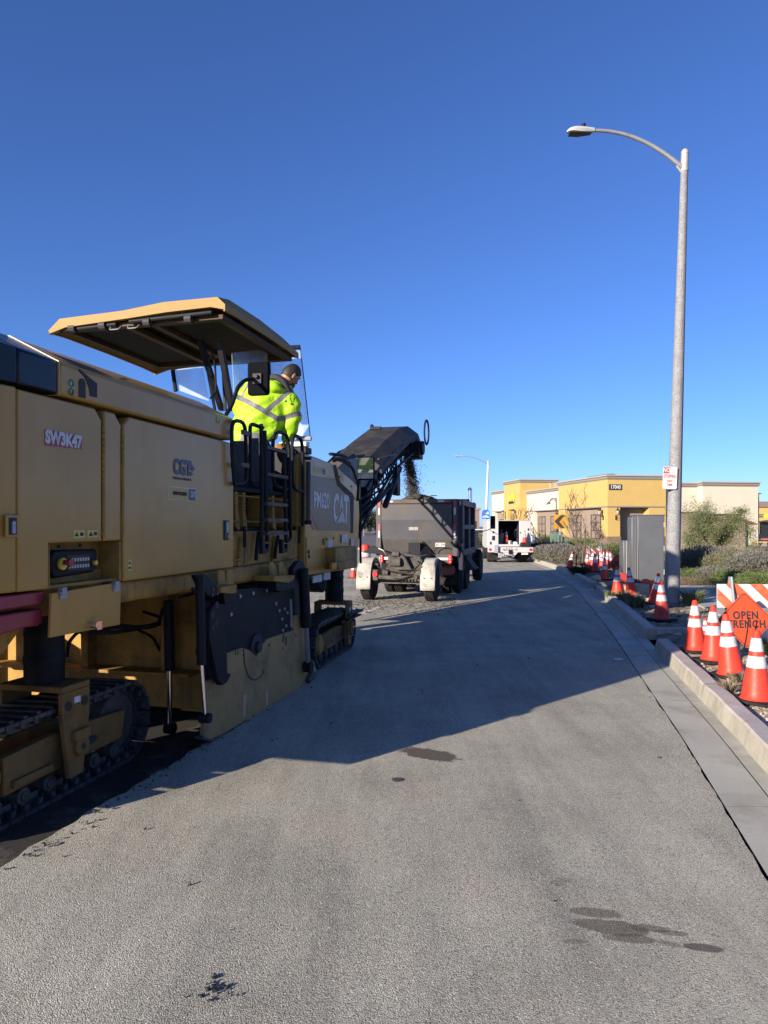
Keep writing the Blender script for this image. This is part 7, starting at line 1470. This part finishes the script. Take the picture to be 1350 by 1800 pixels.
tuft(1345, 1150, .35, .22, 260, 'green sprouting weeds below the near orange sign'); tuft(1296, 1198, .26, .10, 160, 'dry weeds behind the leaning near cone', dry); tuft(1280, 1215, .25, .09, 160, 'tiny dry weeds in front of the leaning near cone', dry); tuft(1301, 1205, .3, .12, 160, 'dry weeds between the two nearest cones', dry); tuft(1072, 1050, .3, .16, 160, 'sparse grass at the kerb edge below the far orange sign')
# trees
def branch_tree(t, h_, spread, n0, mat, levels=4, r0=.05, seed=1, trunks=1, up=.75, first=.35, rmin=.004):
    rnd = random.Random(seed); b = MB(); tips = []
    def grow(p, d, L_, r, lv):
        n_ = 3; pts = [p]; q = p; dd = d
        for i in range(n_): dd = (dd + Vector((rnd.uniform(-.22, .22), rnd.uniform(-.22, .22), rnd.uniform(-.05, .15)))).normalized(); q = q + dd * L_ / n_; pts.append(q)
        b.tube(pts, r, n=5, rs=[max(r, rmin), max(r * .62, rmin)], smooth=False)
        if lv == 0: tips.append(q); return
        for k in range(rnd.choice((2, 3, 3)) if lv > 1 else 3):
            j = rnd.choice((1, 2, 3)); nd = (dd + Vector((rnd.uniform(-1, 1), rnd.uniform(-1, 1), rnd.uniform(-.2, .8))) * spread).normalized(); grow(pts[j] if j < 3 else q, nd, L_ * rnd.uniform(.6, .85), r * .55, lv - 1)
            tips.append(pts[j])
    for k in range(trunks):
        d = Vector((rnd.uniform(-.5, .5) if trunks > 1 else 0, rnd.uniform(-.3, .3) if trunks > 1 else 0, 1)).normalized(); grow(Vector((rnd.uniform(-.05, .05), 0, 0)), d, h_ * first, r0, levels)
    b.build('trunk', mat, t, smooth=40); return tips
bt = thing('bare_tree', 'leafless young tree with a forked crown in front of the long windows', 'tree', (at_(1023, 27), 27, .1)); branch_tree(bt, 3.0, .8, 3, twig, 5, .045, 5, 1, first=.52, rmin=.006)
b = MB(); b.cyl((-.22, 0, 0), (-.20, 0, 1.5), .022, n=6); b.cyl((.12, 0, 0), (.12, 0, 1.5), .02, n=6); b.build('stake', twig, bt)
b2 = thing('bare_tree', 'small dark leafless tree beside the accessible parking sign', 'tree', (at_(955, 41), 41, .1)); branch_tree(b2, 2.0, .8, 3, twig, 4, .045, 9, 1, first=.5, rmin=.010); b = MB(); b.cyl((-.2, 0, 0), (-.2, 0, 1.2), .03, n=6); b.cyl((.12, 0, 0), (.12, 0, 1.2), .03, n=6); b.build('stake', blk, b2)
b3 = thing('bare_tree', 'faint leafless sapling in front of the building tower', 'tree', (at_(902, 60), 60, 0)); branch_tree(b3, 3.6, .7, 3, twig, 4, .05, 14, 1, first=.45, rmin=.012)
b4 = thing('bare_tree', 'tangled leafless shrub by the stone base of the building', 'tree', (at_(1050, 46), 46, 0)); branch_tree(b4, 2.6, .9, 3, twig, 4, .04, 21, 2, first=.35, rmin=.012)
ot = thing('olive_tree', 'wide grey-green olive tree with leaning trunks in front of the tan wall', 'tree', (at_(1268, 26.5), 26.5, .1)); tips = branch_tree(ot, 2.5, .85, 3, bark, 4, .05, 3, 3, first=.42)
V_ = []
for (cx, cy, cz, rx, rz_, n_) in ((-.7, 0, 1.62, .62, .42, 1500), (.55, .1, 1.85, .62, .42, 1800), (.05, -.2, 1.55, .7, .4, 1500), (-1.1, .1, 1.25, .42, .35, 700), (1.0, 0, 1.45, .38, .45, 700), (-.35, .1, 1.9, .35, .25, 500), (.75, 0, 2.15, .35, .2, 500), (.2, 0, 1.0, 1.1, .4, 900), (-.9, 0, .8, .4, .4, 350), (1.2, 0, .9, .35, .4, 250)):
    V_.append(leaves((cx, cy, cz), (rx, rx * .8, rz_), int(n_ * 1.7), .06, .28, .15, .3, .35))
for tp in tips: V_.append(leaves(tuple(tp), (.2, .2, .17), 60, .055, .28, .1, .3))
quads('crown', np.concatenate(V_), oliv, parent=ot)
